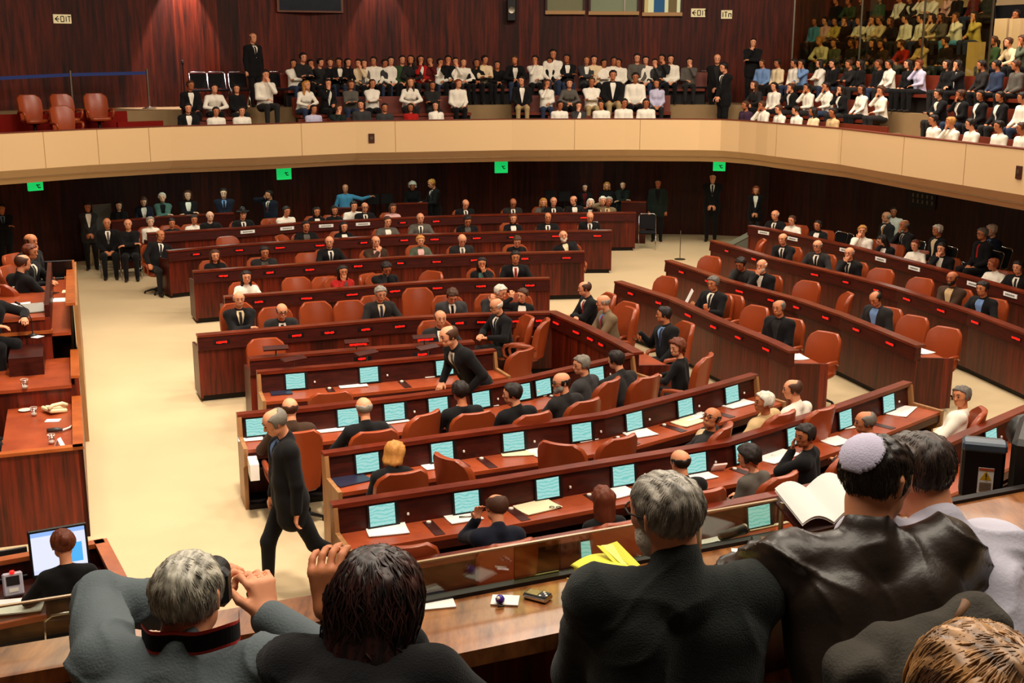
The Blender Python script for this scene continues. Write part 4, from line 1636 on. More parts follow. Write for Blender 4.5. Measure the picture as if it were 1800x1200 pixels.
M['eyes'] = mat('eyes_dark', rgb(26, 14, 10), .4)


def put(name, mesh, material, parent, mtx=None, label=None):
    o = bpy.data.objects.new(name, mesh)
    C.objects.link(o)
    o.parent = parent
    if mtx is not None:
        o.matrix_local = mtx
    s = o.material_slots[0]
    s.link = 'OBJECT'
    s.material = material
    if label:
        o['label'] = label
    return o


N_PEOPLE = []


def person(label, loc, face, pose, top='suit', cols=('black', 'white', 'charcoal'), skin='fair', hair=('short', 'brown'), h=.014, build=1.0, fem=False, group=None,
           mod=None, scale=1.0, legs='charcoal', extra=(), short_sleeve=False, folds=0.0, eyes=True, glasses=False):
    """face: plan direction the body faces.  cols: garment, shirt, tie."""
    ms, J, po = figure_meshes(pose, h, build, fem, top, mod, folds, short_sleeve)
    root = thing('person', label, 'person', loc, math.atan2(face[0], -face[1]), group)
    root.scale = (scale,) * 3
    put('body', ms['body'], SKINS[skin], root)
    nm = {'suit': 'suit_jacket', 'jacket': 'jacket', 'open': 'jacket', 'shirt': 'shirt', 'sweater': 'sweater'}[top]
    put(nm, ms['top'], CLOTH[cols[0]], root)
    if 'shirt' in ms:
        put('shirt_front', ms['shirt'], CLOTH[cols[1]], root, label=cols[1] + ' shirt front')
    if 'tie' in ms:
        put('tie', ms['tie'], CLOTH[cols[2]], root)
    put('trousers', ms['trousers'], CLOTH[legs], root)
    put('shoes', ms['shoes'], M['plinth'], root)
    Hm = Matrix.Translation(Vector(J['head'])) @ Matrix([list(r_) for r_ in J['H']]).to_4x4() @ Matrix.Scale(po.get('hs', 1.0), 4)
    if hair and hair[0] != 'none':
        put('hair', hair_mesh(hair[0], min(h, .0125) if h > .008 else h), HAIRC[hair[1]], root, Hm)
    for e in extra:
        if e[0] == 'beard':
            put('beard', hair_mesh('beard', min(h, .0125)), HAIRC[e[1]], root, Hm)
        if e[0] == 'hat':
            put('hat', hair_mesh('hat', .008), M['black'], root, Hm)
        if e[0] == 'kippah':
            sk = put('skullcap', hair_mesh('kippah', .006), CLOTH[e[1]], root, Hm)
            c_ = norm(A3(0, .80, .60))
            u_ = A3(1, 0, 0)
            v_ = np.cross(c_, u_)
            ring = MB().tube([tuple(A3(0, .012, .033) + c_ * .0935 + (u_ * math.cos(t) + v_ * math.sin(t)) * .040) for t in [i * math.pi / 12 for i in range(25)]], .0016, 5, False)
            rm = ring.mesh('stitched_ring', M['folder'], smooth=True)
            ro = bpy.data.objects.new('stitched_ring', rm)
            C.objects.link(ro)
            ro.parent = sk
    if eyes:
        if h > .5:
            put('eyes', eye_mesh(), M['eyes'], root, Hm)
        else:
            for e in (-1, 1):
                put('eye', eye_mesh(e), M['eyes'], root, Hm)
    if glasses:
        put('glasses', glasses_mesh(), M['plinth'], root, Hm)
    N_PEOPLE.append(root)
    return root, J


def head_offset(pose, face, build, fem, top, mod, h, scale=1.0):
    ms, J, po = figure_meshes(pose, h, build, fem, top, mod)
    th = math.atan2(face[0], -face[1])
    v = rot_z(th) @ J['head'] * scale
    return Vector(v)
# ================================================================== chestnut leather swivel armchairs
def chair_meshes(high=1.0):
    out = []
    # curved back shell: rows from the seat up, thickness from two skins
    def skin(off):
        rows = []
        for i in range(11):
            t = i / 10
            z = .44 + t * .58 * high
            hw = (.235 + .035 * math.sin(min(1, t * 1.6) * math.pi * .55)) * (1 if t < .74 else math.sqrt(max(0.0, 1 - ((t - .74) / .275) ** 2)) * .60 + .40)
            row = []
            for j in range(11):
                x = (j / 10 - .5) * 2 * hw
                y = .21 + t * .10 - .10 * (x / .27) ** 2 + off - (.03 * math.sin(t * math.pi) if off < 0.02 else 0)
                row.append((x, y, z))
            rows.append(row)
        return rows
    a, b = skin(0.0), skin(.065)
    m = MB().grid([r_[::-1] for r_ in a]).grid(b)
    # rim joining the skins
    edge_a = [a[i][0] for i in range(11)] + a[10][1:] + [a[i][10] for i in range(9, -1, -1)] + a[0][9:0:-1]
    edge_b = [b[i][0] for i in range(11)] + b[10][1:] + [b[i][10] for i in range(9, -1, -1)] + b[0][9:0:-1]
    mid = [tuple((Vector(p) + Vector(q)) / 2 + Vector((.016 * (1 if p[0] > 0 else -1) * (abs(p[0]) > .05), 0, .012 if p[2] > .9 else 0))) for p, q in zip(edge_a, edge_b)]
    rows = [edge_a + [edge_a[0]], mid + [mid[0]], edge_b + [edge_b[0]]]
    m.grid(rows)
    out.append(('backrest', m.mesh('backrest', M['leather'], smooth=True)))
    # seat cushion
    rows = []
    for zf, sc in ((.40, .90), (.425, 1.0), (.465, 1.0), (.485, .92), (.492, .6), (.494, .02)):
        row = []
        for k in range(25):
            an = 2 * math.pi * k / 24
            cx, cy = math.cos(an), math.sin(an)
            ex = 2 / 4.0
            x = math.copysign(abs(cx) ** ex, cx) * .255 * sc
            y = math.copysign(abs(cy) ** ex, cy) * .25 * sc - .02
            row.append((x, y, zf))
        rows.append(row)
    m = MB().grid(rows)
    m.add(rows[0][:24], [tuple(range(24))[::-1]])
    out.append(('seat', m.mesh('seat', M['leather'], smooth=True)))
    for e in (-1, 1):
        m = MB()
        pts = [(e * .27, .20, .60), (e * .30, .10, .655), (e * .305, -.08, .665), (e * .30, -.20, .655), (e * .29, -.225, .60), (e * .275, -.20, .50), (e * .25, -.12, .44)]
        m.tube(pts, [.024, .03, .032, .032, .028, .024, .022], 8)
        out.append(('armrest', m.mesh('armrest', M['leather'], smooth=True)))
    m = MB().tube([(0, 0, .06), (0, 0, .41)], .035, 12)
    m.lathe((0, 0, .37), [(.12, .0), (.12, .03)], 12)
    out.append(('column', m.mesh('column', M['black'], smooth=True)))
    m = MB()
    for k in range(5):
        an = 2 * math.pi * k / 5 + .3
        m.tube([(0, 0, .09), (.15 * math.cos(an), .15 * math.sin(an), .085), (.30 * math.cos(an), .30 * math.sin(an), .045)], [.03, .024, .016], 6)
        m.lathe((.30 * math.cos(an), .30 * math.sin(an), 0), [(.008, .0), (.022, .01), (.022, .035), (.008, .05)], 8)
    out.append(('star_base', m.mesh('star_base', M['black'], smooth=True)))
    return out


CHAIR, CHAIR_HI = chair_meshes(), chair_meshes(1.18)


def chair(loc, face, label, group='chestnut leather armchairs', hi=False):
    root = thing('swivel_armchair', label, 'chair', loc, math.atan2(face[0], -face[1]), group)
    for n, me in (CHAIR_HI if hi else CHAIR):
        o = bpy.data.objects.new(n, me)
        C.objects.link(o)
        o.parent = root
    return root


def folding_chair_meshes(fabric):
    out = []
    m = MB()
    rows = []
    for i in range(7):
        t = i / 6
        rows.append([((j / 6 - .5) * .42 * (1 if t < .85 else .92), .20 + t * .09 - .03 * (1 - ((j / 6 - .5) * 2) ** 2) * -1, .50 + t * .36) for j in range(7)])
    back = [[(x, y + .03, z) for x, y, z in r_] for r_ in rows]
    m.grid([r_[::-1] for r_ in rows]).grid(back)
    for k in range(6):
        for A_, s_ in ((0, 0), (0, 6)):
            pass
    m.grid([[rows[i][0] for i in range(7)], [back[i][0] for i in range(7)]]).grid([[back[i][6] for i in range(7)], [rows[i][6] for i in range(7)]])
    m.grid([rows[6], back[6]]).grid([back[0], rows[0]])
    out.append(('backrest', m.mesh('backrest', fabric, smooth=True)))
    out.append(('seat', MB().box((0, -.02, .45), (.44, .44, .05), bev=.02).mesh('seat', fabric)))
    m = MB()
    for e in (-1, 1):
        m.tube([(e * .22, -.20, .0), (e * .23, .02, .44), (e * .225, .22, .52), (e * .222, .31, .86)], .012, 6)
        m.tube([(e * .22, .22, .0), (e * .23, -.10, .44)], .012, 6)
    m.tube([(-.222, .31, .86), (-.17, .315, .90), (.17, .315, .90), (.222, .31, .86)], .012, 6)
    out.append(('frame', m.mesh('frame', M['chrome'], smooth=True)))
    return out


FOLD = folding_chair_meshes(M['blackfab'])


def folding_chair(loc, face, label, group='black chairs with chrome frames'):
    root = thing('folding_chair', label, 'chair', loc, math.atan2(face[0], -face[1]), group)
    for n, me in FOLD:
        o = bpy.data.objects.new(n, me)
        C.objects.link(o)
        o.parent = root
    return root
# ================================================================== members in the chamber
ROWP = {'L1': 'behind the rearmost long bench', 'L2': 'behind the second bench from the back', 'L3': 'behind the third bench from the back',
        'L4': 'behind the fourth bench from the back', 'L5': 'behind the bending front bench', 'M0': 'at the cabinet bench', 'R1': 'behind the nearest right-hand bench',
        'R2': 'behind the second right-hand bench', 'R3': 'behind the third right-hand bench', 'R4': 'behind the right-hand card bench',
        'M1': 'at the front screen desk', 'M2': 'at the screen bench behind the speaker', 'M3': 'at the middle screen bench', 'M4': 'at the long screen bench', 'M5': 'at the nearest screen bench'}


def row_face(row, px):
    poly = POLY[row]
    s = poly_project(poly, on_line(px, 500, poly))
    ex = poly_at(poly, s)[1]
    n = Vector((ex[1], -ex[0], 0))
    return n if row[0] in 'LR' or row == 'M0' else -n


def signed_off(row, loc):
    poly = POLY[row]
    s = poly_project(poly, loc)
    (x, y), ex = poly_at(poly, s)
    return (loc[0] - x) * -ex[1] + (loc[1] - y) * ex[0]


def member(row, px, py, desc, pose='desk', top='suit', cols=('black', 'white', 'charcoal'), skin='tan', hair=('short', 'black'), fem=False, build=1.0, yaw=0.0, turn=0.0,
           extra=(), glasses=False, scale=None, mod=None, h=.0135, ch=True, short=False, legs='charcoal', hi=None, chlab=None):
    f = row_face(row, px)
    f = Matrix.Rotation(turn + (.42 if row[0] == 'R' else 0), 3, 'Z') @ f
    mod = dict(mod or {})
    if yaw:
        mod['yaw'] = yaw
    scale = scale or (.95 if fem else 1.0)
    ms, J, po = figure_meshes(pose, h, build, fem, top, mod, 0.0, short)
    th = math.atan2(f.x, -f.y)
    hd = rot_z(th) @ J['head'] * scale
    p = at(px, py, hd[2])
    loc = Vector((p.x - hd[0], p.y - hd[1], 0))
    sgn = 1 if row[0] in 'LR' or row == 'M0' else -1
    d = signed_off(row, loc) * sgn
    lo, hi_ = (.80, 1.5) if sgn > 0 else (.72, 1.35)
    if d < lo or d > hi_:
        base = row_face(row, px)
        loc = loc - base * ((lo if d < lo else hi_) - d)
    per, _ = person(desc + ' ' + ROWP[row], loc, f, pose, top, cols, skin, hair, h, build, fem, None, mod, scale, legs, extra, short, 0.0, True, glasses)
    if ch:
        chair(loc - f * .02, f, 'chestnut armchair under the ' + (chlab or desc), hi=(row[0] == 'M' or row == 'L5') if hi is None else hi)
    return per


def empty_chair(row, px, py, desc, turn=0.0, hi=None):
    hi = (row[0] == 'M' or row in ('L5',)) if hi is None else hi
    f = Matrix.Rotation(turn + (.42 if row[0] == 'R' else 0), 3, 'Z') @ row_face(row, px)
    p = at(px, py, 1.10 if hi else 1.0)
    loc = p - f * -.0 - (-f) * .30
    loc.z = 0
    sgn = 1 if row[0] in 'LR' or row == 'M0' else -1
    d = signed_off(row, loc) * sgn
    lo, hi_ = (.86, 1.6) if sgn > 0 else (.80, 1.5)
    if d < lo or d > hi_:
        loc = loc - row_face(row, px) * ((lo if d < lo else hi_) - d)
    return chair(loc, f, desc + ' ' + ROWP[row], hi=hi)


BLK, CHA, NAV, GRY = ('black', 'white', 'charcoal'), ('charcoal', 'white', 'black'), ('navy', 'blue', 'charcoal'), ('grey', 'white', 'charcoal')
# --- rearmost bench
member('L1', 265, 390, 'woman in white shirt at the left end', 'lap', 'shirt', ('white',), 'pale', ('short', 'grey'), True)
member('L1', 305, 394, 'small dark haired person in black', 'lap', 'sweater', ('black',), 'tan', ('short', 'black'), True, scale=.9)
member('L1', 341, 386, 'woman in white with dark hair tied back', 'desk', 'shirt', ('white',), 'tan', ('bun', 'black'), True)
member('L1', 371, 381, 'white haired man in black sweater', 'desk', 'sweater', ('black',), 'pale', ('bald', 'white'))
member('L1', 428, 377, 'man in black wide brimmed hat', 'desk', 'suit', BLK, 'fair', ('short', 'black'), extra=(('hat',),))
member('L1', 515, 374, 'young man in white shirt, hands clasped', 'deskfold', 'shirt', ('white',), 'tan', ('short', 'black'))
member('L1', 562, 375, 'woman in black over white, dark long hair', 'desk', 'open', ('black', 'white'), 'tan', ('long', 'black'), True)
member('L1', 588, 370, 'dark haired woman in black top', 'desk', 'sweater', ('black',), 'tan', ('bob', 'black'), True)
member('L1', 622, 362, 'large man in white shirt', 'desk', 'shirt', ('white',), 'fair', ('short', 'black'), build=1.25)
member('L1', 654, 370, 'man in glasses and dark suit', 'desk', 'suit', BLK, 'fair', ('bald', 'brown'), glasses=True)
member('L1', 695, 368, 'dark haired woman in pink blouse', 'desk', 'shirt', ('pink',), 'tan', ('bob', 'brown'), True)
member('L1', 824, 361, 'bald man looking down in dark suit', 'read', 'suit', BLK, 'fair', ('bald', 'brown'))
member('L1', 904, 358, 'bald man reading in dark suit', 'read', 'suit', CHA, 'olive', ('bald', 'black'))
member('L1', 955, 356, 'blond woman in patterned grey jacket', 'desk', 'open', ('grey', 'charcoal'), 'fair', ('bob', 'blond'), True)
member('L1', 986, 366, 'man in dark suit and white shirt half hidden', 'desk', 'suit', BLK, 'fair', ('bald', 'grey'))
member('L1', 1008, 352, 'bald man turned aside in black jacket', 'desk', 'open', ('black', 'white'), 'fair', ('bald', 'brown'), yaw=-.8)
member('L1', 1038, 357, 'woman with white bobbed hair', 'desk', 'open', ('black', 'white'), 'pale', ('bob', 'white'), True)
member('L1', 1065, 357, 'white haired man in brown jacket', 'desk', 'open', ('brownjkt', 'beige'), 'fair', ('short', 'white'))
member('L1', 1082, 362, 'man in tan jacket at the right end', 'temple', 'open', ('tanjkt', 'beige'), 'olive', ('short', 'grey'))
empty_chair('L1', 297, 398, 'empty armchair at the left end')
empty_chair('L1', 488, 390, 'empty armchair beside the white shirted young man')
# --- second bench
member('L2', 299, 420, 'bald man reclining sideways in black suit', 'recline', 'suit', BLK, 'tan', ('bald', 'black'), yaw=.3)
member('L2', 546, 402, 'man in dark jacket over grey shirt', 'desk', 'open', ('black', 'grey'), 'tan', ('short', 'black'))
member('L2', 610, 401, 'long haired woman in black over white', 'desk', 'open', ('black', 'white'), 'fair', ('long', 'black'), True)
member('L2', 685, 391, 'man in open grey jacket and white shirt', 'desk', 'open', ('grey', 'white'), 'fair', ('short', 'brown'))
member('L2', 739, 383, 'bald man in grey suit', 'desk', 'suit', ('grey', 'white', 'charcoal'), 'fair', ('bald', 'grey'))
member('L2', 823, 388, 'dark haired man reading in black', 'read', 'open', ('black', 'grey'), 'tan', ('short', 'black'))
member('L2', 902, 384, 'auburn haired woman with white scarf', 'desk', 'open', ('black', 'white'), 'fair', ('bob', 'auburn'), True)
member('L2', 963, 382, 'moustached man in black suit and white shirt', 'desk', 'suit', BLK, 'tan', ('fringe', 'black'))
member('L2', 1037, 381, 'bald man bent over a white sheet', 'read', 'suit', BLK, 'fair', ('bald', 'brown'))
empty_chair('L2', 397, 418, 'empty armchair right of the reclining man')
empty_chair('L2', 492, 416, 'empty armchair left of the grey shirted man', .9)
# --- third bench
member('L3', 378, 449, 'woman with long hair in black', 'desk', 'sweater', ('black',), 'fair', ('long', 'brown'), True)
member('L3', 466, 444, 'heavy man leaning on clasped hands', 'deskfold', 'open', ('charcoal', 'grey'), 'tan', ('short', 'black'), build=1.15, mod={'lean': .38})
member('L3', 579, 425, 'bald man with blue tie looking left', 'desk', 'suit', ('black', 'white', 'navy'), 'fair', ('bald', 'grey'), yaw=-.3)
member('L3', 666, 427, 'man in brown jacket and pink shirt', 'mouth', 'open', ('brownjkt', 'pink'), 'fair', ('bald', 'brown'))
member('L3', 739, 423, 'woman with short fair hair in grey jacket', 'desk', 'open', ('greygreen', 'pink'), 'fair', ('short', 'blond'), True)
member('L3', 816, 424, 'bald man looking down, grey jacket', 'read', 'suit', ('charcoal', 'white', 'grey'), 'fair', ('bald', 'grey'))
member('L3', 910, 425, 'brown haired woman in black looking down', 'read', 'sweater', ('black',), 'fair', ('short', 'brown'), True)
member('L3', 995, 419, 'white bearded man leaning back in black jacket', 'recline_l', 'suit', ('black', 'cream', 'cream'), 'fair', ('bald', 'white'), extra=(('beard', 'white'),))
empty_chair('L3', 539, 447, 'empty armchair left of the blue tied man')
# --- fourth bench
member('L4', 433, 487, 'long black haired woman in white blouse', 'desk', 'shirt', ('white',), 'fair', ('long', 'black'), True)
member('L4', 607, 480, 'dark haired woman in red, hand on face', 'chin', 'open', ('red', 'grey'), 'tan', ('long', 'black'), True)
member('L4', 684, 474, 'dark haired person slumped forward in black', 'face', 'sweater', ('black',), 'olive', ('short', 'black'))
member('L4', 847, 463, 'long haired woman in black, hand at mouth', 'chin_l', 'open', ('black', 'teal'), 'tan', ('long', 'black'), True)
member('L4', 906, 452, 'man in dark suit with bright red tie', 'desk', 'suit', ('black', 'white', 'red'), 'tan', ('short', 'black'))
empty_chair('L4', 519, 490, 'empty armchair right of the white bloused woman')
empty_chair('L4', 570, 489, 'empty armchair left of the woman in red')
empty_chair('L4', 645, 484, 'empty armchair right of the woman in red', .5)
empty_chair('L4', 768, 482, 'empty half turned armchair', -1.0)
# --- bench that bends
member('L5', 420, 526, 'bald man with folded arms and dark tie', 'crossed', 'suit', ('black', 'cream', 'charcoal'), 'fair', ('bald', 'grey'))
member('L5', 497, 548, 'bald man in glasses bent forward', 'lean_fwd', 'suit', CHA, 'fair', ('bald', 'black'), glasses=True, mod={'pitch': .0})
member('L5', 669, 516, 'grey haired man with striped tie', 'desk', 'suit', ('charcoal', 'cream', 'stripe'), 'fair', ('short', 'grey'), mod={'pitch': .15})
member('L5', 800, 524, 'brown haired man reading with bowed head', 'read', 'suit', ('darkgrey', 'white', 'black'), 'fair', ('short', 'brown'), mod={'pitch': .55})
member('L5', 884, 521, 'white haired man leaning sideways, hand raised', 'chin', 'open', ('charcoal', 'charcoal'), 'fair', ('short', 'white'), yaw=.7, mod={'pitch': .2, 'side': .15})
member('L5', 918, 519, 'brown haired woman whispering, cheek on hand', 'temple', 'open', ('black', 'white'), 'fair', ('side', 'brown'), True, yaw=-.6)
empty_chair('L5', 553, 534, 'empty high armchair right of the bald man in glasses')
empty_chair('L5', 612, 532, 'empty high armchair left of the striped tie man')
empty_chair('L5', 723, 500, 'empty tall armchair right of the striped tie man')
member('L5', 1028, 507, 'man in red tie and black suit', 'deskfold', 'suit', ('black', 'white', 'red'), 'fair', ('fringe', 'brown'), turn=0.0, yaw=-.3)
member('L5', 1053, 532, 'man in tweed jacket with blue shirt', 'deskfold', 'suit', ('tanjkt', 'blue', 'red'), 'fair', ('bald', 'grey'), yaw=-.4)
empty_chair('L5', 1108, 535, 'empty armchair right of the tweed jacket man', .3)
member('L5', 1167, 553, 'man in dark suit with outstretched arm', 'armout', 'suit', ('black', 'blue', 'stripe'), 'tan', ('short', 'black'), yaw=-.5)
# --- right-hand benches
member('R1', 1248, 498, 'man reading a raised white sheet', 'read_up', 'suit', BLK, 'tan', ('short', 'salt'), turn=.1)
member('R1', 1369, 541, 'bald man in black jacket touching his hands', 'lap2', 'open', ('black', 'charcoal'), 'tan', ('fringe', 'salt'), build=1.15, turn=.1)
empty_chair('R1', 1176, 489, 'empty armchair at the far end', .0)
empty_chair('R1', 1290, 521, 'empty armchair right of the reading man', .0)
empty_chair('R1', 1334, 541, 'empty armchair left of the bald man', -.1)
empty_chair('R1', 1455, 587, 'empty armchair beside the bench end', .05)
member('R2', 1276, 466, 'dark haired man with bowed head', 'face', 'open', ('charcoal', 'charcoal'), 'olive', ('short', 'black'))
member('R2', 1339, 467, 'white bearded man in black suit', 'chin', 'suit', ('black', 'white', 'white'), 'fair', ('bald', 'white'), extra=(('beard', 'white'),))
member('R2', 1539, 525, 'balding man reading in grey suit', 'read', 'open', ('charcoal', 'blue'), 'tan', ('fringe', 'black'))
empty_chair('R2', 1252, 453, 'empty armchair at the far end')
empty_chair('R2', 1424, 497, 'empty armchair right of the white bearded man')
empty_chair('R2', 1493, 518, 'half turned empty armchair', -.75)
empty_chair('R2', 1588, 560, 'empty armchair right of the reading balding man')
empty_chair('R2', 1663, 579, 'empty armchair beside the bench end', .05)
member('R3', 1376, 420, 'bald man in black suit, hands joined', 'deskfold', 'suit', BLK, 'fair', ('bald', 'black'))
member('R3', 1437, 432, 'bald man in glasses and dark suit', 'desk', 'suit', CHA, 'fair', ('bald', 'grey'), glasses=True)
member('R3', 1493, 445, 'bald man with hand on chin', 'chin', 'suit', BLK, 'fair', ('bald', 'grey'))
member('R3', 1654, 490, 'bearded bald man in brown jacket, arms folded', 'crossed', 'open', ('brownjkt', 'beige'), 'olive', ('bald', 'black'), extra=(('beard', 'black'),))
member('R3', 1727, 507, 'man in navy jacket and pale blue shirt', 'desk', 'open', ('black', 'blue'), 'tan', ('short', 'black'))
member('R3', 1808, 556, 'man in grey jacket at the picture edge', 'desk', 'suit', ('tanjkt', 'white', 'grey'), 'tan', ('short', 'grey'))
empty_chair('R3', 1342, 423, 'empty armchair at the far end', -.9)
empty_chair('R3', 1553, 475, 'empty armchair right of the hand on chin man')
empty_chair('R3', 1613, 492, 'empty armchair left of the bearded bald man')
member('R4', 1346, 379, 'white haired man at the far end', 'desk', 'suit', BLK, 'fair', ('bald', 'white'))
member('R4', 1392, 387, 'woman in white with dark tied hair', 'desk', 'shirt', ('white',), 'fair', ('tail', 'brown'), True)
member('R4', 1436, 396, 'dark haired girl in black over white', 'desk', 'open', ('black', 'white'), 'tan', ('tail', 'black'), True)
member('R4', 1469, 409, 'blond young man in white shirt leaning forward', 'chin', 'shirt', ('white',), 'fair', ('short', 'blond'), yaw=.4)
member('R4', 1527, 424, 'dark haired woman turned away in black', 'face', 'open', ('black', 'white'), 'fair', ('long', 'black'), True, yaw=-.6)
member('R4', 1609, 431, 'woman in white top with auburn hair', 'desk', 'shirt', ('white',), 'fair', ('bun', 'auburn'), True)
member('R4', 1640, 438, 'dark haired man with hand on mouth', 'chin', 'open', ('black', 'white'), 'fair', ('short', 'black'))
member('R4', 1724, 466, 'person in white shirt bent aside', 'desk', 'shirt', ('white',), 'olive', ('short', 'red'), True, yaw=-.7)
member('R4', 1786, 470, 'dark haired man in black suit', 'desk', 'suit', BLK, 'fair', ('short', 'black'))
# --- cabinet bench and front desk
empty_chair('M0', 467, 601, 'empty armchair at the left end', hi=False)
member('M0', 776, 561, 'bald man partly hidden by the standing speaker', 'desk', 'suit', CHA, 'fair', ('bald', 'brown'))
empty_chair('M1', 583, 692, 'empty armchair with only its top showing', hi=False)
member('M2', 510, 718, 'bald man in brown jacket at the left end', 'desk', 'suit', ('brownjkt', 'white', 'black'), 'fair', ('bald', 'brown'), chlab='bald man in brown at the left end')
member('M2', 640, 717, 'bald man in black jacket over open papers', 'desk', 'suit', BLK, 'fair', ('bald', 'grey'))
member('M2', 809, 688, 'dark haired man in black hooded jacket', 'desk', 'sweater', ('black',), 'olive', ('short', 'black'), build=1.1)
member('M2', 901, 692, 'dark haired man looking left', 'desk', 'suit', BLK, 'fair', ('short', 'black'), yaw=.9)
member('M2', 987, 672, 'bald man in glasses turned left', 'desk', 'suit', ('charcoal', 'white', 'black'), 'fair', ('bald', 'black'), yaw=1.2, glasses=True, extra=(('beard', 'grey'),))
member('M2', 1017, 640, 'grey haired man in grey suit facing left', 'desk', 'suit', ('darkgrey', 'white', 'navy'), 'fair', ('short', 'greyish'), yaw=1.0, turn=.3)
member('M2', 1083, 633, 'dark haired man in charcoal suit leaning on desk', 'reach', 'suit', CHA, 'fair', ('short', 'black'), yaw=.2)
member('M2', 1166, 606, 'curly auburn haired woman in black', 'desk', 'sweater', ('black',), 'fair', ('curly', 'auburn'), True, yaw=1.0, turn=.4)
empty_chair('M2', 728, 712, 'empty tall armchair turned left', .45)
member('M3', 694, 796, 'blonde woman in black suit looking down right', 'read', 'open', ('black', 'white'), 'fair', ('bob', 'blond'), True, yaw=-.9)
member('M3', 1251, 735, 'man sprawled back with arms out, glasses', 'recline', 'open', ('charcoal', 'cream'), 'tan', ('bald', 'black'), yaw=1.3, glasses=True, turn=.4, mod={'pitch': -.25, 'lean': -.3})
member('M3', 1343, 707, 'white haired man in beige jacket', 'recline', 'open', ('beige', 'beige'), 'tan', ('short', 'white'), yaw=1.0)
member('M3', 1416, 690, 'bald man in white shirt with dark side hair', 'desk', 'shirt', ('white',), 'fair', ('fringe', 'brown'), yaw=.7)
empty_chair('M3', 786, 806, 'empty armchair seen side on by the navy folder', -1.25)
empty_chair('M3', 983, 782, 'empty armchair turned right before the paper stacks', -.9)
empty_chair('M3', 1068, 762, 'empty armchair seen squarely from behind', 0)
member('M4', 890, 906, 'balding man resting head on hand', 'temple_l', 'suit', ('navy', 'white', 'black'), 'fair', ('fringe', 'brown'), mod={'pitch': .25, 'lp': (.25, -.6, -1), 'l': (.08, -.2, .62)})
member('M4', 1064, 880, 'woman with long straight auburn hair', 'lap', 'sweater', ('black',), 'fair', ('long', 'auburn'), True)
member('M4', 1196, 812, 'bald man behind the grey haired reporter', 'desk', 'suit', BLK, 'fair', ('bald', 'black'))
member('M4', 1316, 804, 'dark haired woman in grey sweater reading', 'read', 'sweater', ('grey',), 'fair', ('curly', 'black'), True, yaw=.6, mod={'pitch': .1})
member('M4', 1415, 766, 'young man in black suit with clasped hands', 'chin_l', 'suit', BLK, 'olive', ('short', 'black'), yaw=1.0, turn=.4)
member('M4', 1521, 742, 'balding man whose head shows above the skullcap', 'desk', 'suit', BLK, 'tan', ('fringe', 'salt'), yaw=.8)
member('M4', 1690, 697, 'heavy grey haired man in white shirt', 'recline_l', 'shirt', ('white',), 'tan', ('short', 'salt'), build=1.2, yaw=.9, turn=.5)
empty_chair('M4', 715, 962, 'empty armchair beside the dark haired reporter', -.2)


# --- standing figures in the chamber
def stander(px, py_head, py_feet, desc, pose, face, **kw):
    """Feet on the floor where the pixel row of the shoes meets it; scaled so the head reaches its own pixel row."""
    h = kw.pop('h', .015)
    build, fem, top = kw.get('build', 1.0), kw.get('fem', False), kw.get('top', 'suit')
    ms, J, po = figure_meshes(pose, h, build, fem, top, kw.get('mod'))
    p = at(px, py_feet, 0)
    f = Vector(face).normalized()
    th = math.atan2(f.x, -f.y)
    hd = rot_z(th) @ J['head']
    q = at_depth(px, py_head, p.y + hd[1])
    sc = q.z / hd[2]
    loc = Vector((q.x - hd[0] * sc, p.y, 0))
    return person(desc, loc, f, pose, h=h, scale=sc, **kw)[0]


VIEW = lambda px, py: tuple(-v for v in at(px, py, 0)[:2])
walker = stander(484, 742, 1046, 'man in black suit striding down the beige aisle, head bowed', 'walk', (-.93, -.38, 0), top='suit', cols=('black', 'blue', 'navy'), skin='fair', hair=('fringe', 'greyish'), h=.010, legs='black', build=1.15)
speaker_ = stander(789, 590, 806, 'standing speaker in dark suit leaning over the front screen desk', 'stand_lean', (-.75, -.55, 0), top='suit', cols=('black', 'white', 'grey'), skin='fair', hair=('fringe', 'brown'), h=.011, legs='black', mod={'yaw': -.1})
# prime seat at the right end of the desk
pm_loc = at(880, 668, 0)
pm, _ = person('bald man in glasses seated at the right end of the front screen desk', at(886, 672, 0), (-.82, -.5, 0), 'desk', 'suit', ('black', 'white', 'navy'), 'fair', ('bald', 'white'), .011,
               glasses=True, mod={'pitch': .2})
chair(at(898, 669, 0), (-.9, -.3, 0), 'chestnut armchair under the bald man in glasses at the desk end')
chair(at(925, 672, 0), (-.9, .15, 0), 'empty armchair just right of the bald man at the desk end')
chair(at(893, 730, 0), (-.75, .6, 0), 'empty armchair behind the standing speaker, its back turned right')
GW = [(1253, 312, 424, 'tall guard in black suit with badge standing by the corner', 'stand_fold', 'suit', ('black', 'white', 'charcoal'), 'fair', ('crop', 'black'), False),
      (1157, 322, 424, 'guard in dark green jacket standing beside the chrome chair', 'stand', 'jacket', ('darkgreen', 'black'), 'olive', ('crop', 'black'), False),
      (154, 364, 474, 'young woman in dark jacket standing left of the seated men', 'stand_fold', 'open', ('charcoal', 'white'), 'olive', ('tail', 'black'), True),
      (3, 367, 478, 'man in black suit with folded arms at the far left edge', 'stand_cross', 'suit', ('black', 'blue', 'charcoal'), 'tan', ('short', 'black'), False)]
for px, y0, y1, desc, pose, top, cols, sk, hr, fem in GW:
    stander(px, y0, y1, desc, pose, VIEW(px, y1), top=top, cols=cols, skin=sk, hair=hr, fem=fem, legs='black')


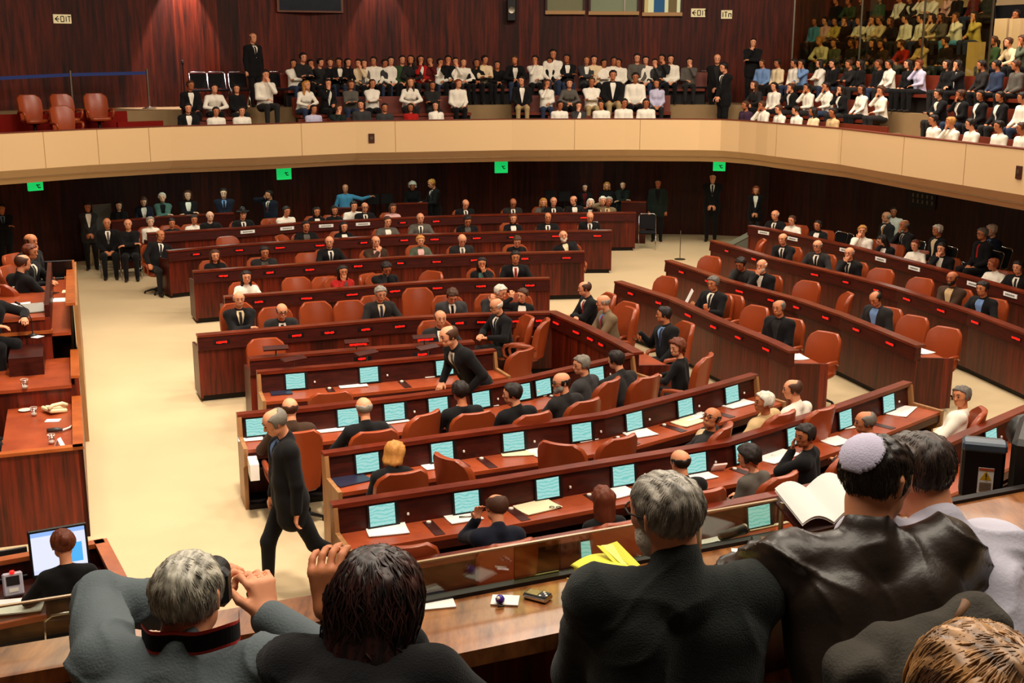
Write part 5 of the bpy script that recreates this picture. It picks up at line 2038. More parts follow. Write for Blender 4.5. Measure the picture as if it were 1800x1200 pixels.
def back_person(px, py, d, desc, pose, top, cols, sk, hr, fem=False, face=None, **kw):
    poly = offset_poly(BAL, d)
    q = on_line(px, py, poly)
    f = Vector((*(face or VIEW(px, 420)), 0)).normalized()
    f = Vector((f[0], f[1], 0)).normalized()
    ms, J, po = figure_meshes(pose, .016, kw.get('build', 1.0), fem, top, kw.get('mod'))
    th = math.atan2(f.x, -f.y)
    hd = rot_z(th) @ J['head']
    sc = min(1.12, max(.88, q.z / hd[2]))
    loc = Vector((q.x - hd[0] * sc, q.y - hd[1] * sc, 0))
    return person(desc, loc, f, pose, top, cols, sk, hr, .016, fem=fem, scale=sc, **kw), loc, f


for px_, e_ in ((300, 9), (390, 9), (480, 7), (610, 8), (745, 8), (1060, 12), (1330, 9), (1590, 9)):
    q_ = on_line(px_, 300, offset_poly(BAL, 1.3))
    area_light('soffit_lamp', (q_.x, q_.y, 2.33), (.5, .3), e_, (.80, 1.0, .86))
BP = [(209, 365, 2.1, 'pale faced dark haired woman standing behind the low back partition', 'stand_rest', 'sweater', ('black',), 'pale', ('long', 'black'), True),
      (252, 354, 2.1, 'woman with brown bobbed hair in dark suit holding white papers', 'stand_hold', 'open', ('navy', 'white'), 'pale', ('bob', 'brown'), True),
      (285, 347, 2.1, 'grey haired woman in green cardigan with folded arms', 'stand_cross', 'jacket', ('teal', 'black'), 'pale', ('short', 'white'), True),
      (330, 343, 2.1, 'dark haired woman in black with folded arms by the back wall', 'stand_cross', 'open', ('black', 'white'), 'pale', ('bob', 'brown'), True),
      (393, 339, 1.9, 'tall man in navy suit standing behind the black hat', 'stand_fold', 'suit', ('navy', 'blue', 'navy'), 'pale', ('short', 'black'), False),
      (473, 342, 1.9, 'man in dark suit on the phone below the green exit box', 'stand_phone', 'suit', ('navy', 'white', 'maroon'), 'fair', ('short', 'black'), False),
      (607, 331, 2.1, 'man in sky blue shirt pointing sideways', 'stand_point', 'shirt', ('sky',), 'fair', ('bald', 'black'), False),
      (725, 327, 2.2, 'person in black with white headphones by the back wall', 'stand_hold', 'jacket', ('black', 'black'), 'olive', ('curly', 'white'), True),
      (759, 323, 1.9, 'fair haired man in black suit holding a sheet', 'stand_hold', 'suit', ('black', 'white', 'charcoal'), 'fair', ('short', 'blond'), False),
      (1028, 330, 2.2, 'woman in black with a white winged headband at the back', 'stand', 'open', ('black', 'maroon'), 'pale', ('short', 'black'), True),
      (1067, 327, 2.2, 'woman with fair hair in black standing at the back', 'stand', 'jacket', ('black', 'black'), 'fair', ('bob', 'blond'), True),
      (1095, 325, 2.2, 'dark haired woman in green with folded arms at the back', 'stand_cross', 'jacket', ('darkgreen', 'black'), 'pale', ('long', 'black'), True),
      (1329, 334, 2.0, 'fair haired woman in black jacket standing behind the card bench', 'stand_fold', 'open', ('black', 'white'), 'fair', ('bob', 'red'), True),
      (1571, 372, 1.7, 'boy in white shirt standing by the right lower wall', 'stand', 'shirt', ('white',), 'olive', ('short', 'black'), False)]
for a in BP:
    kw = {}
    if 'on the phone' in a[3]:
        kw = dict(face=(-.5, -.8))
    if 'fair haired man in black suit' in a[3]:
        kw = dict(face=(-.9, -.5))
    back_person(*a, **kw)
SP = [(188, 392, 'seated bald man in dark suit beside the standing young woman', 'lap', 'suit', ('black', 'white', 'grey'), 'tan', ('bald', 'grey'), 1.0),
      (225, 394, 'seated grey haired man all in black with crossed arms', 'crossed', 'sweater', ('black',), 'fair', ('bald', 'grey'), 1.0)]
for px, py, desc, pose, top, cols, sk, hr, d in SP:
    ms, J, po = figure_meshes(pose, .016, 1.0, False, top, None)
    f = Vector(VIEW(px, 470)).normalized()
    f = Vector((f[0], f[1], 0))
    th = math.atan2(f.x, -f.y)
    hd = rot_z(th) @ J['head']
    q = at(px, py, hd[2])
    loc = Vector((q.x - hd[0], q.y - hd[1], 0))
    person(desc, loc, f, pose, top, cols, sk, hr, .016, legs='black')
    folding_chair(loc - f * .02, f, 'black chair under the ' + desc.replace('beside the standing young woman', '').strip())
WALLSEAT = [(1558, 381, 'balding man with gold tie seated by the right lower wall', 'lap', 'suit', ('charcoal', 'white', 'gold'), 'fair', ('bald', 'grey')),
            (1590, 396, 'bald man with hand on chin seated by the right lower wall', 'chin', 'suit', CHA, 'tan', ('bald', 'grey')),
            (1648, 405, 'white haired man in cream shirt seated by the right lower wall', 'lap', 'open', ('black', 'cream'), 'tan', ('short', 'white')),
            (1727, 411, 'man in glasses with red tie seated by the right lower wall', 'lap', 'suit', ('black', 'black', 'red'), 'tan', ('short', 'salt')),
            (1743, 405, 'white haired man half hidden behind the red tie man', 'lap', 'suit', ('navy', 'blue', 'navy'), 'pale', ('short', 'white'))]
for i, (px, py, desc, pose, top, cols, sk, hr) in enumerate(WALLSEAT):
    ms, J, po = figure_meshes(pose, .016, 1.0, False, top, None)
    q = on_line(px, py, offset_poly(BAL, 1.5 if i in (0, 4) else 1.0))
    dx, dy = wall_dir(px, BAL)
    f = Vector((dy, -dx, 0))
    th = math.atan2(f.x, -f.y)
    hd = rot_z(th) @ J['head']
    loc = Vector((q.x - hd[0], q.y - hd[1], max(0, min(.45, q.z - hd[2]))))
    print('WALLSEAT', desc[:20], round(q.z - hd[2], 2))
    loc.z = 0 if loc.z < .1 else loc.z
    person(desc, loc, f, pose, top, cols, sk, hr, .016, legs='black', glasses='glasses' in desc)
    folding_chair(loc - f * .02, f, 'black chair under the ' + desc.split(' seated')[0].split(' half')[0])
for px, py, lab in ((1481, 392, 'empty black chrome chair behind the blond young man'), (1494, 384, 'empty black chrome chair against the right lower wall, farthest left'),
                    (1516, 390, 'empty black chrome chair left of the gold tie man'), (1617, 410, 'empty black chrome chair between two seated bald men'),
                    (1683, 424, 'empty navy chair right of the man in cream shirt'), (1698, 428, 'empty black chair left of the red tie man'), (1774, 446, 'empty navy chair at the right edge by the wall')):
    q = on_line(px, py, offset_poly(BAL, 1.25))
    dx, dy = wall_dir(px, BAL)
    f = Vector((dy, -dx, 0))
    folding_chair((q.x + f.x * .3, q.y + f.y * .3, 0), f, lab)
q = at(1137, 437, 0)
folding_chair(q, VIEW(1137, 437), 'empty black chrome chair beside the end of the rearmost bench')
# ================================================================== visitors in the gallery
GROWS = {
    'front row, rear gallery': (.80, 2.62, [(330, 190, 'open', 'black'), (380, 207, 'shirt', 'white'), (425, 199, 'shirt', 'white'), (551, 193, 'shirt', 'lilac'), (594, 193, 'sweater', 'darkgreen'), (635, 184, 'sweater', 'darkgrey'), (676, 189, 'sweater', 'darkgrey'),
                                (722, 189, 'sweater', 'red', 'long', 1), (766, 186, 'shirt', 'white', 'long', 1), (984, 185, 'shirt', 'white'), (1017, 186, 'open', 'darkgrey', 'tail', 1), (1057, 184, 'shirt', 'white'), (1097, 181, 'shirt', 'white'), (1136, 181, 'shirt', 'white')]),
    'middle row, rear gallery': (1.8, 3.12, [(334, 150, 'open', 'black'), (375, 156, 'shirt', 'white'), (416, 157, 'sweater', 'black'), (465, 132, 'shirt', 'white'), (535, 150, 'shirt', 'white', 'long', 1, 'blond'), (575, 147, 'open', 'black', 'long', 1), (616, 149, 'sweater', 'grey', 'bob', 1),
                                 (654, 147, 'shirt', 'white', 'tail', 1), (720, 145, 'shirt', 'white', 'long', 1), (760, 150, 'sweater', 'charcoal'), (805, 147, 'shirt', 'white', 'short', 0, 'red'), (917, 142, 'open', 'black', 'short', 0, 'black', 'khaki'), (961, 147, 'shirt', 'white', 'long', 1),
                                 (1000, 147, 'sweater', 'grey', 'curly', 1), (1040, 144, 'shirt', 'white', 'short', 0, 'brown', 'khaki'), (1077, 132, 'open', 'black', 'short', 0, 'black', 'khaki'), (1117, 136, 'shirt', 'white'), (1155, 147, 'shirt', 'lilac', 'long', 1)]),
    'back row, rear gallery': (2.8, 3.72, [(516, 115, 'shirt', 'white'), (531, 101, 'sweater', 'charcoal'), (545, 114, 'sweater', 'black'), (562, 110, 'sweater', 'charcoal'), (580, 110, 'sweater', 'black', 'curly', 1), (596, 109, 'open', 'black'), (611, 110, 'sweater', 'black', 'long', 1),
                               (630, 111, 'shirt', 'cream'), (641, 113, 'open', 'grey'), (657, 107, 'shirt', 'white'), (676, 118, 'sweater', 'darkgrey'), (687, 107, 'shirt', 'white'), (707, 105, 'sweater', 'green'), (721, 105, 'sweater', 'charcoal', 'long', 1), (739, 105, 'open', 'red', 'long', 1),
                               (755, 107, 'sweater', 'maroon', 'long', 1), (773, 110, 'shirt', 'white'), (787, 105, 'sweater', 'black'), (800, 108, 'shirt', 'white', 'tail', 1), (813, 110, 'shirt', 'white'), (836, 111, 'sweater', 'black', 'long', 1), (851, 105, 'shirt', 'cream'), (873, 115, 'sweater', 'black'),
                               (905, 106, 'open', 'black'), (941, 105, 'shirt', 'white'), (967, 108, 'open', 'black'), (972, 95, 'shirt', 'white'), (997, 103, 'open', 'black'), (1031, 106, 'open', 'darkgrey'), (1044, 105, 'shirt', 'cream'), (1061, 111, 'shirt', 'white'), (1079, 107, 'shirt', 'white'), (1088, 110, 'shirt', 'white'),
                               (1120, 102, 'sweater', 'grey'), (1135, 106, 'shirt', 'white'), (1151, 110, 'sweater', 'darkgrey'), (1164, 103, 'sweater', 'charcoal'), (1179, 104, 'shirt', 'white'), (1212, 109, 'sweater', 'grey')]),
    'front row, right gallery': (.80, 2.62, [(1311, 185, 'sweater', 'violet'), (1342, 185, 'shirt', 'white'), (1371, 193, 'shirt', 'white'), (1400, 195, 'shirt', 'white'), (1430, 200, 'shirt', 'cream', 'long', 1), (1464, 201, 'shirt', 'beige'), (1642, 211, 'shirt', 'white'), (1674, 217, 'shirt', 'white', 'short', 0, 'blond'),
                                 (1709, 221, 'shirt', 'white'), (1757, 226, 'shirt', 'white'), (1798, 229, 'shirt', 'white')]),
    'second row, right gallery': (1.8, 3.12, [(1332, 150, 'sweater', 'charcoal', 'long', 1), (1361, 152, 'shirt', 'white'), (1392, 155, 'open', 'black'), (1421, 154, 'shirt', 'white'), (1455, 152, 'shirt', 'white', 'tail', 1), (1480, 162, 'open', 'black', 'long', 1), (1516, 157, 'shirt', 'white', 'long', 1), (1550, 160, 'shirt', 'white', 'curly', 1, 'brown'),
                                  (1654, 169, 'open', 'black'), (1691, 172, 'open', 'black', 'tail', 1), (1724, 175, 'open', 'black', 'tail', 1), (1760, 179, 'open', 'black', 'tail', 1), (1799, 190, 'shirt', 'white')]),
    'third row, right gallery': (2.8, 3.72, [(1341, 114, 'shirt', 'blue'), (1367, 117, 'shirt', 'cream'), (1397, 111, 'shirt', 'white'), (1410, 121, 'shirt', 'blue'), (1441, 121, 'shirt', 'white', 'bob', 1), (1465, 114, 'sweater', 'black'), (1495, 125, 'sweater', 'charcoal'), (1512, 121, 'sweater', 'black', 'long', 1), (1545, 117, 'sweater', 'black'),
                                  (1564, 121, 'shirt', 'white', 'tail', 1), (1596, 123, 'sweater', 'black', 'long', 1), (1617, 124, 'shirt', 'lilac', 'short', 1, 'auburn'), (1664, 128, 'sweater', 'black', 'long', 1), (1685, 125, 'open', 'black', 'long', 1), (1727, 128, 'sweater', 'charcoal', 'tail', 1), (1752, 126, 'sweater', 'denim'), (1787, 123, 'sweater', 'grey')]),
    'fourth row, right gallery': (3.8, 4.25, [(1447, 72, 'shirt', 'white', 'short', 0, 'blond'), (1467, 79, 'sweater', 'greygreen'), (1497, 79, 'sweater', 'charcoal'), (1512, 78, 'sweater', 'darkgreen', 'long', 1), (1540, 77, 'sweater', 'black', 'long', 1), (1555, 78, 'sweater', 'brownjkt'), (1591, 79, 'sweater', 'red'), (1621, 74, 'shirt', 'beige'),
                                   (1662, 84, 'sweater', 'black'), (1747, 96, 'sweater', 'green', 'tail', 1), (1780, 92, 'shirt', 'cream'), (1798, 90, 'sweater', 'greygreen')]),
    'fifth row, right gallery': (4.8, 4.85, [(1432, 45, 'shirt', 'sky'), (1451, 37, 'shirt', 'pink'), (1470, 40, 'shirt', 'yellow'), (1486, 41, 'sweater', 'black'), (1512, 39, 'shirt', 'white', 'tail', 1), (1534, 38, 'shirt', 'white'), (1549, 37, 'shirt', 'cream'), (1571, 45, 'sweater', 'black', 'long', 1), (1592, 41, 'shirt', 'white'), (1619, 37, 'shirt', 'white'),
                                  (1639, 46, 'shirt', 'cream', 'long', 1), (1655, 46, 'sweater', 'grey', 'long', 1), (1681, 44, 'shirt', 'white', 'short', 1, 'brown', 'sky'), (1714, 41, 'shirt', 'yellow', 'long', 1), (1787, 41, 'sweater', 'greygreen')]),
    'sixth row, right gallery': (5.8, 5.45, [(1470, 7, 'sweater', 'black'), (1497, 3, 'sweater', 'green'), (1514, 9, 'sweater', 'brownjkt', 'long', 1), (1547, 5, 'sweater', 'green', 'long', 1), (1582, 3, 'shirt', 'white'), (1605, 3, 'open', 'charcoal'), (1622, 5, 'shirt', 'white', 'tail', 1), (1641, 5, 'shirt', 'white', 'tail', 1), (1667, 5, 'shirt', 'pink', 'bob', 1),
                                  (1682, 5, 'sweater', 'black'), (1712, 4, 'sweater', 'maroon', 'long', 1), (1740, 6, 'sweater', 'black', 'tail', 1)]),
}
CW = {'darkgrey': 'dark grey', 'charcoal': 'charcoal', 'darkgreen': 'dark green', 'brownjkt': 'brown', 'greygreen': 'olive', 'sky': 'bright blue', 'blue': 'pale blue', 'lilac': 'grey-white', 'denim': 'slate blue', 'violet': 'dark violet'}
HW = {'short': 'short', 'long': 'long', 'bob': 'bobbed', 'curly': 'curly', 'tail': 'tied', 'bald': 'thin'}
GPOSE = ['lap', 'lap2', 'crossed', 'chin', 'lean_fwd', 'deskfold', 'lap', 'chin_l']
rg = random.Random(11)
for rname, (d, floor_z, lst) in GROWS.items():
    poly = offset_poly(BAL, d)
    lst = sorted(lst)
    errs = []
    for i, rec in enumerate(lst):
        px, py, top, col = rec[:4]
        hs = rec[4] if len(rec) > 4 else 'short'
        fem = bool(rec[5]) if len(rec) > 5 else False
        hc = rec[6] if len(rec) > 6 else rg.choice(['black', 'black', 'brown'])
        legs = rec[7] if len(rec) > 7 else rg.choice(['black', 'charcoal', 'denim', 'black'])
        pose = rg.choice(GPOSE)
        if rname.startswith('front'):
            pose = rg.choice(['lap', 'lap2', 'chin', 'lap'])
        mod = {'yaw': rg.choice([-.35, 0, 0, .3])}
        ms, J, po = figure_meshes(pose, .02, 1.0, fem, top, mod)
        q = on_line(px, py, poly)
        s = poly_project(poly, q)
        ex = poly_at(poly, s)[1]
        f = Vector((ex[1], -ex[0], 0)) + Vector((-.35, 0, 0)) * (1 if 'right' in rname else 0)
        f.normalize()
        th = math.atan2(f.x, -f.y)
        sc = min(1.08, max(.88, (q.z - floor_z) / J['head'][2]))
        hd = rot_z(th) @ J['head'] * sc
        q2 = on_line(px, py, poly)
        loc = Vector((q2.x - hd[0] * .5, q2.y - hd[1] * .5, max(floor_z, min(floor_z + .3, q2.z - hd[2]))))
        errs.append(q2.z - hd[2] - floor_z)
        lab = f"visitor in {CW.get(col, col)} {dict(open='jacket').get(top, top)}, {HW[hs]} {hc} hair, {ordinal(i)} from left, {rname}"
        gskin = rg.choice(['fair', 'tan', 'tan', 'olive', 'fair'])
        person(lab, loc, f, pose, top, (col, 'white', 'white'), gskin, (hs, hc), .02, 1.0, fem, 'visitors in the gallery', mod, sc, legs)
    print('GROW', rname, len(lst), 'floor err', round(min(errs), 2), round(sum(errs) / len(errs), 2), round(max(errs), 2))

# benches the visitors sit on
for rname, d, fz, spans in (('front gallery row', .80, 2.62, ((318, 438), (530, 800), (965, 1155), (1300, 1545), (1620, 1850))), ('middle gallery row', 1.8, 3.12, ((320, 435), (520, 825), (900, 1180), (1320, 1545), (1640, 1850))),
                            ('back gallery row', 2.8, 3.72, ((500, 1240), (1330, 1850)))):
    for k, (x0, x1) in enumerate(spans):
        poly = offset_poly(BAL, d)
        seg = cut_poly(poly, poly_project(poly, on_line(x0, 150, poly)), poly_project(poly, on_line(x1, 150, poly)))
        root = thing('gallery_bench', f'long leather gallery bench, {ordinal(k)} section from the left of the {rname}', 'bench', (seg[0][0], seg[0][1], fz), 0, 'leather benches of the gallery')
        MB().sweep(seg, [(-.24, fz + .36), (-.24, fz + .43), (.2, fz + .43), (.2, fz + .36)]).build('seat', M['galleather'], root)
        MB().sweep(seg, [(.24, fz + .40), (.28, fz + .86), (.33, fz + .86), (.29, fz + .40)]).build('backrest', M['galleather'], root)
        MB().sweep(seg, [(-.1, fz), (-.1, fz + .36), (.1, fz + .36), (.1, fz)]).build('base', M['plinth'], root)
for k, (d, fz) in enumerate(((3.8, 4.25), (4.8, 4.85), (5.8, 5.45))):
    poly = offset_poly(BAL, d)
    seg = cut_poly(poly, poly_project(poly, on_line(1425, 60, poly)), poly_project(poly, on_line(1850, 60, poly)))
    root = thing('gallery_bench', f"long dark bench of the {['fourth', 'fifth', 'sixth'][k]} row in the right gallery", 'bench', (seg[0][0], seg[0][1], fz), 0, 'leather benches of the gallery')
    MB().sweep(seg, [(-.24, fz + .36), (-.24, fz + .43), (.2, fz + .43), (.2, fz + .36)]).build('seat', M['blackfab'], root)
    MB().sweep(seg, [(.24, fz + .40), (.28, fz + .80), (.32, fz + .80), (.29, fz + .40)]).build('backrest', M['blackfab'], root)
    MB().sweep(seg, [(-.1, fz), (-.1, fz + .36), (.1, fz + .36), (.1, fz)]).build('base', M['plinth'], root)

# standing figures of the gallery
for px, py, d, fz, desc, pose, top, cols, sk, hr in (
        (444, 67, 3.0, 3.72, 'bald guard in black suit standing against the gallery wall, looking right', 'stand', 'suit', ('black', 'white', 'black'), 'fair', ('bald', 'brown')),
        (1261, 101, 2.6, 3.12, 'bald man in black standing behind the gallery steps', 'stand_fold', 'open', ('black', 'charcoal'), 'fair', ('bald', 'brown')),
        (1274, 115, 2.0, 2.9, 'man in dark suit turned left at the gallery steps', 'stand_fold', 'suit', ('black', 'white', 'charcoal'), 'fair', ('short', 'black')),
        (1324, 75, 3.0, 3.72, 'guard in black with folded arms by the gallery corner', 'stand_chin', 'jacket', ('black', 'black'), 'fair', ('crop', 'black'))):
    ms, J, po = figure_meshes(pose, .018, 1.0, False, top, None)
    q = on_line(px, py, offset_poly(BAL, d))
    f = Vector((*VIEW(px, 420), 0))
    f.normalize()
    if 'looking right' in desc:
        f = Matrix.Rotation(.6, 3, 'Z') @ f
    if 'turned left' in desc:
        f = Matrix.Rotation(-.9, 3, 'Z') @ f
    print('GSTAND', desc[:20], round(q.z - fz, 2))
    sc = min(1.1, max(.9, (q.z - fz) / J['head'][2]))
    person(desc, (q.x, q.y, fz), f, pose, top, cols, sk, hr, .018, scale=sc, legs='black', mod=None)

# loose armchairs and folding chairs in the gallery
for px, py, d, lab in ((57, 175, 1.6, 'brown leather armchair at far left of the red gallery platform'), (114, 171, 1.75, 'brown leather armchair, middle of the three at the back of the red platform'),
                       (171, 170, 1.75, 'brown leather armchair right of the other loose gallery armchairs'), (115, 201, .75, 'brown leather armchair nearest the parapet, only its upper part showing')):
    q = on_line(px, py, offset_poly(BAL, d))
    dx, dy = wall_dir(px, BAL)
    chair((q.x, q.y, 3.135 if d > 1 else 2.9), (dy - .1, -dx), lab, 'loose armchairs in the gallery')
for px, lab in ((352, 'black folding chair behind the visitor in dark jacket, left of three'), (384, 'black folding chair behind the visitor in white, middle of three'), (421, 'black folding chair beside the standing guard, right of three'),
                (489, 'black folding chair left of the back row visitors'), (1240, 'black folding chair right of the back row visitors')):
    q = on_line(px, 136, offset_poly(BAL, 3.0))
    dx, dy = wall_dir(px, BAL)
    folding_chair((q.x, q.y, 3.72), (dy, -dx), lab, 'folding chairs in the gallery')
# ================================================================== stepped podium on the left
PA, PB = at(160, 955, 0), at(141, 605, 0)
PE = (PB - PA)
PE.z = 0
PE.normalize()
PN = Vector((-PE.y, PE.x, 0))
PANG = math.atan2(PE.y, PE.x)


def pod(u, w_, z):
    v = PA + PE * u + PN * w_
    return Vector((v.x, v.y, z))


def pod_poly(u0, u1):
    return [tuple(pod(u0, 0, 0)[:2]), tuple(pod(u1, 0, 0)[:2])]


def pbox(mb, u0, u1, w0, w1, z0, z1):
    return mb.sweep(pod_poly(u0, u1), [(w0, z0), (w0, z1), (w1, z1), (w1, z0)])


root = thing('podium', 'stepped dark wood podium with orange desk tops along the left aisle', 'podium', pod(4, 1.5, 0))
WD = 3.4
pbox(MB(), .21, 2.25, .0, .05, 0, 1.0).build('side_panel', M['front'], root)
pbox(MB(), 2.25, 3.65, .0, .05, 0, 1.24).build('side_panel', M['front'], root)
m = MB()
q = pod_poly(3.65, 9.4)
a0, a1 = pod(3.65, 0, 0), pod(9.4, 0, 0)
m.slab([(a0.x, a0.y, 0), (a1.x, a1.y, 0), (a1.x, a1.y, 1.52), (a0.x, a0.y, 1.86)], .05)  # paler wood than the lower panels paints in light thrown off the aisle floor
m.build('side_panel', M['tan_edge'], root, label='upper side panel with aisle light painted in as pale wood')
pbox(MB(), .19, 2.25, -.01, .10, .985, 1.02).build('rim', M['rim'], root)
pbox(MB(), 2.25, 3.68, -.01, .09, 1.24, 1.27).build('rim', M['rim'], root)
m = MB()
b0, b1 = pod(3.65, -.02, 1.86), pod(9.4, -.02, 1.52)
m.slab([b0, b1, b1 + PN * .12, b0 + PN * .12], .035)
m.build('rim', M['rim'], root)
# lowest desk
pbox(MB(), .21, .26, .0, WD, 0, .985).build('front_panel', M['front'], root)
pbox(MB(), .19, .29, .0, WD, .985, 1.02).build('front_rim', M['rim'], root)
pbox(MB(), .29, 2.25, .10, .82, .89, .93).build('desk_top', M['top'], root)
# middle desk
pbox(MB(), 2.25, 2.30, .05, WD, .3, 1.15).build('step_panel', M['front'], root)
pbox(MB(), 2.22, 3.66, .09, WD, 1.13, 1.17).build('desk_top', M['top'], root)
pbox(MB(), 2.85, 3.60, .40, .80, 1.17, 1.40).build('shelf_box', M['hutch'], root)
# upper desk of the chair
pbox(MB(), 3.64, 3.70, .30, WD, 1.0, 1.72).build('step_panel', M['front'], root)
pbox(MB(), 3.60, 3.74, .28, WD, 1.52, 1.56).build('moulding', M['rim'], root)
pbox(MB(), 3.62, 5.9, .36, WD, 1.70, 1.74).build('desk_top', M['top'], root)
pbox(MB(), 3.7, 7.2, .30, .36, 1.3, 1.88).build('divider', M['fascia'], root)
pbox(MB(), 3.7, 8.8, .06, .30, 1.46, 1.50).build('side_ledge', M['top'], root)
pbox(MB(), 5.9, 9.4, .1, WD, .9, .95).build('platform', M['redcarpet'], root)
pbox(MB(), 2.3, 9.4, .06, WD, 0, .88).build('plinth', M['front'], root)


def glass_tumbler(p, label, k=1.0, water=True):
    r_ = thing('glass_tumbler', label, 'glass', p, 0, 'glass tumblers on the podium')
    m = MB()
    m.lathe(p, [(.024 * k, .0), (.030 * k, .01), (.038 * k, .10 * k), (.036 * k, .10 * k), (.028 * k, .014), (.001, .012)], 20)
    m.build('glass', M['clear'], r_, True)
    m = MB()
    m.lathe(p, [(.001, .013), (.027 * k, .014), (.030 * k, .035), (.001, .036)], 16)
    m.build('water', M['white'], r_, True)
    m = MB()
    m.tube([(p[0] + .037 * k * math.cos(a), p[1] + .037 * k * math.sin(a), p[2] + .10 * k) for a in [i * math.pi / 8 for i in range(17)]], .0025, 5)
    m.build('lip', M['white'], r_, True)
    return r_


glass_tumbler(at(44, 683, 1.172), 'clear tumbler on the middle podium desk', 1.15)
glass_tumbler(at(60, 731, .932), 'clear tumbler beside the cream telephone', 1.05)
glass_tumbler(at(91, 780, .932), 'clear tumbler at the front of the lowest podium desk', 1.05)
p = at(44, 722, .932)
r_ = thing('saucer', 'small white saucer left of the tumbler by the telephone', 'saucer', p)
MB().lathe(p, [(.03, 0), (.045, .004), (.075, .016), (.072, .018), (.04, .008), (.001, .007)], 20).build('dish', M['white'], r_, True)
# telephone
p = at(96, 724, .932)
r_ = thing('telephone', 'cream desk telephone on the lowest podium desk', 'telephone', p, 0)
tel = mat('cream_plastic', rgb(232, 212, 166), .4)
ang = PANG + .5
MB().box(p + Vector((0, 0, .035)), (.24, .22, .05), ang, rx=R(10), bev=.015).build('base', tel, r_)
c = Vector((math.cos(ang), math.sin(ang), 0))
d_ = Vector((-c.y, c.x, 0))
h0 = p - c * .085 + Vector((0, 0, .075))
m = MB().tube([h0 - d_ * .11, h0 - d_ * .06 + Vector((0, 0, .035)), h0 + d_ * .06 + Vector((0, 0, .035)), h0 + d_ * .11], [.03, .022, .022, .03], 10)
m.build('handset', tel, r_, True)
MB().box(p + c * .04 + Vector((0, 0, .064)), (.10, .12, .006), ang, rx=R(10)).build('keypad', M['white'], r_)
MB().box(p + c * .09 + d_ * .05 + Vector((0, 0, .069)), (.02, .05, .006), ang, rx=R(10)).build('display', M['black'], r_)


def sheet(px, py, z, w_, h_, ang, label, material='paper', t=.004, cat='paper', name='paper_sheet', group=None, curl=0.0):
    p = at(px, py, z)
    m = MB()
    rows = []
    for i in range(7):
        rows.append([(Vector((p.x, p.y, z)) + Matrix.Rotation(ang, 3, 'Z') @ Vector(((j / 4 - .5) * w_, (i / 6 - .5) * h_, t + curl * (abs(i / 6 - .5) * 2) ** 2 * (1 if j % 4 else 1.3)))) for j in range(5)])
    m.grid(rows)
    bot = [[v - Vector((0, 0, t * .95)) for v in r_] for r_ in rows]
    m.grid([r_[::-1] for r_ in bot])
    m.grid([rows[0][::-1], bot[0][::-1]]).grid([rows[-1], bot[-1]]).grid([[r_[0] for r_ in rows], [r_[0] for r_ in bot]]).grid([[r_[-1] for r_ in bot], [r_[-1] for r_ in rows]])
    return single(name, m, M[material], label, cat, group)


sheet(93, 739, .932, .16, .11, .1, 'small white note in front of the cream telephone', cat='note', name='note_pad')
p = at(100, 760, .932)
r_ = thing('desk_microphone', 'dark grey desk microphone lying on the lowest podium desk', 'microphone', p)
m = MB().tube([p + Vector((-.10, -.02, .03)), p + Vector((0, 0, .035)), p + Vector((.06, .02, .03))], [.022, .026, .018], 10)
m.build('body', mat('graphite', rgb(62, 58, 56), .4), r_, True)
MB().tube([p + Vector((.05, .02, .02)), p + Vector((.10, .12, .02)), p + Vector((.09, .20, .015))], .012, 8).build('stalk', M['white'], r_, True)
p = at(102, 786, .932)
r_ = thing('name_tent', 'small white folded card standing beside the front tumbler', 'card', p)
MB().slab([p + Vector((-.04, -.01, 0)), p + Vector((0, .0, .09)), p + Vector((.01, .07, .09)), p + Vector((-.03, .07, 0))], .003).build('leaf', M['paper'], r_)
MB().slab([p + Vector((.04, -.01, 0)), p + Vector((0, 0, .09)), p + Vector((.01, .07, .09)), p + Vector((.05, .07, 0))], .003).build('leaf', M['paper'], r_)
# things on the upper desk
sheet(18, 540, 1.742, .5, .32, .35, 'open white papers on the upper podium desk at the left edge', group=None, curl=.02)
p = at(57, 548, 1.742)
r_ = thing('tablet_computer', 'grey framed tablet tilted on the upper podium desk', 'tablet', p)
MB().box(p + Vector((0, 0, .05)), (.32, .22, .02), PANG - 1.4, rx=R(22), bev=.006).build('shell', mat('tablet_grey', rgb(120, 112, 100), .35), r_)
MB().tube([p + Vector((.02, .1, .0)), p + Vector((.02, .1, .09))], .012, 8).build('stand', M['black'], r_)
p = at(27, 512, 1.742)
r_ = thing('coffee_cup', 'white coffee cup on its saucer on the upper podium desk', 'cup', p)
MB().lathe(p, [(.03, 0), (.05, .004), (.08, .016), (.077, .018), (.04, .008), (.001, .007)], 20).build('saucer', M['white'], r_, True)
MB().lathe(p + Vector((0, 0, .01)), [(.022, 0), (.038, .03), (.042, .07), (.039, .07), (.03, .02), (.001, .012)], 18).build('cup', M['white'], r_, True)
MB().lathe(p + Vector((0, 0, .06)), [(.001, 0), (.038, .001), (.001, .002)], 16).build('coffee', M['plinth'], r_, True)
p = at(105, 490, 1.5)
r_ = thing('computer_monitor', 'black monitor on the podium side ledge below the seated men', 'monitor', p)
MB().box(p + Vector((0, 0, .17)), (.42, .03, .28), PANG + 1.57, rx=R(-14), bev=.008).build('panel', M['black'], r_)
MB().box(p + Vector((0, 0, .02)), (.16, .14, .03), PANG, bev=.008).build('foot', M['black'], r_)
sheet(106, 527, 1.502, .22, .30, PANG + 1.4, 'white sheet on the podium side ledge', group=None)
sheet(118, 512, 1.502, .14, .24, PANG + 1.5, 'narrow cream sheet beside the black monitor on the podium', 'cream')
p = at(58, 590, 1.742)
r_ = thing('gooseneck_microphone', 'thin gooseneck microphone rising before the upper podium desk', 'microphone', p)
MB().lathe(p, [(.05, 0), (.05, .015), (.015, .03)], 14).build('foot', M['black'], r_)
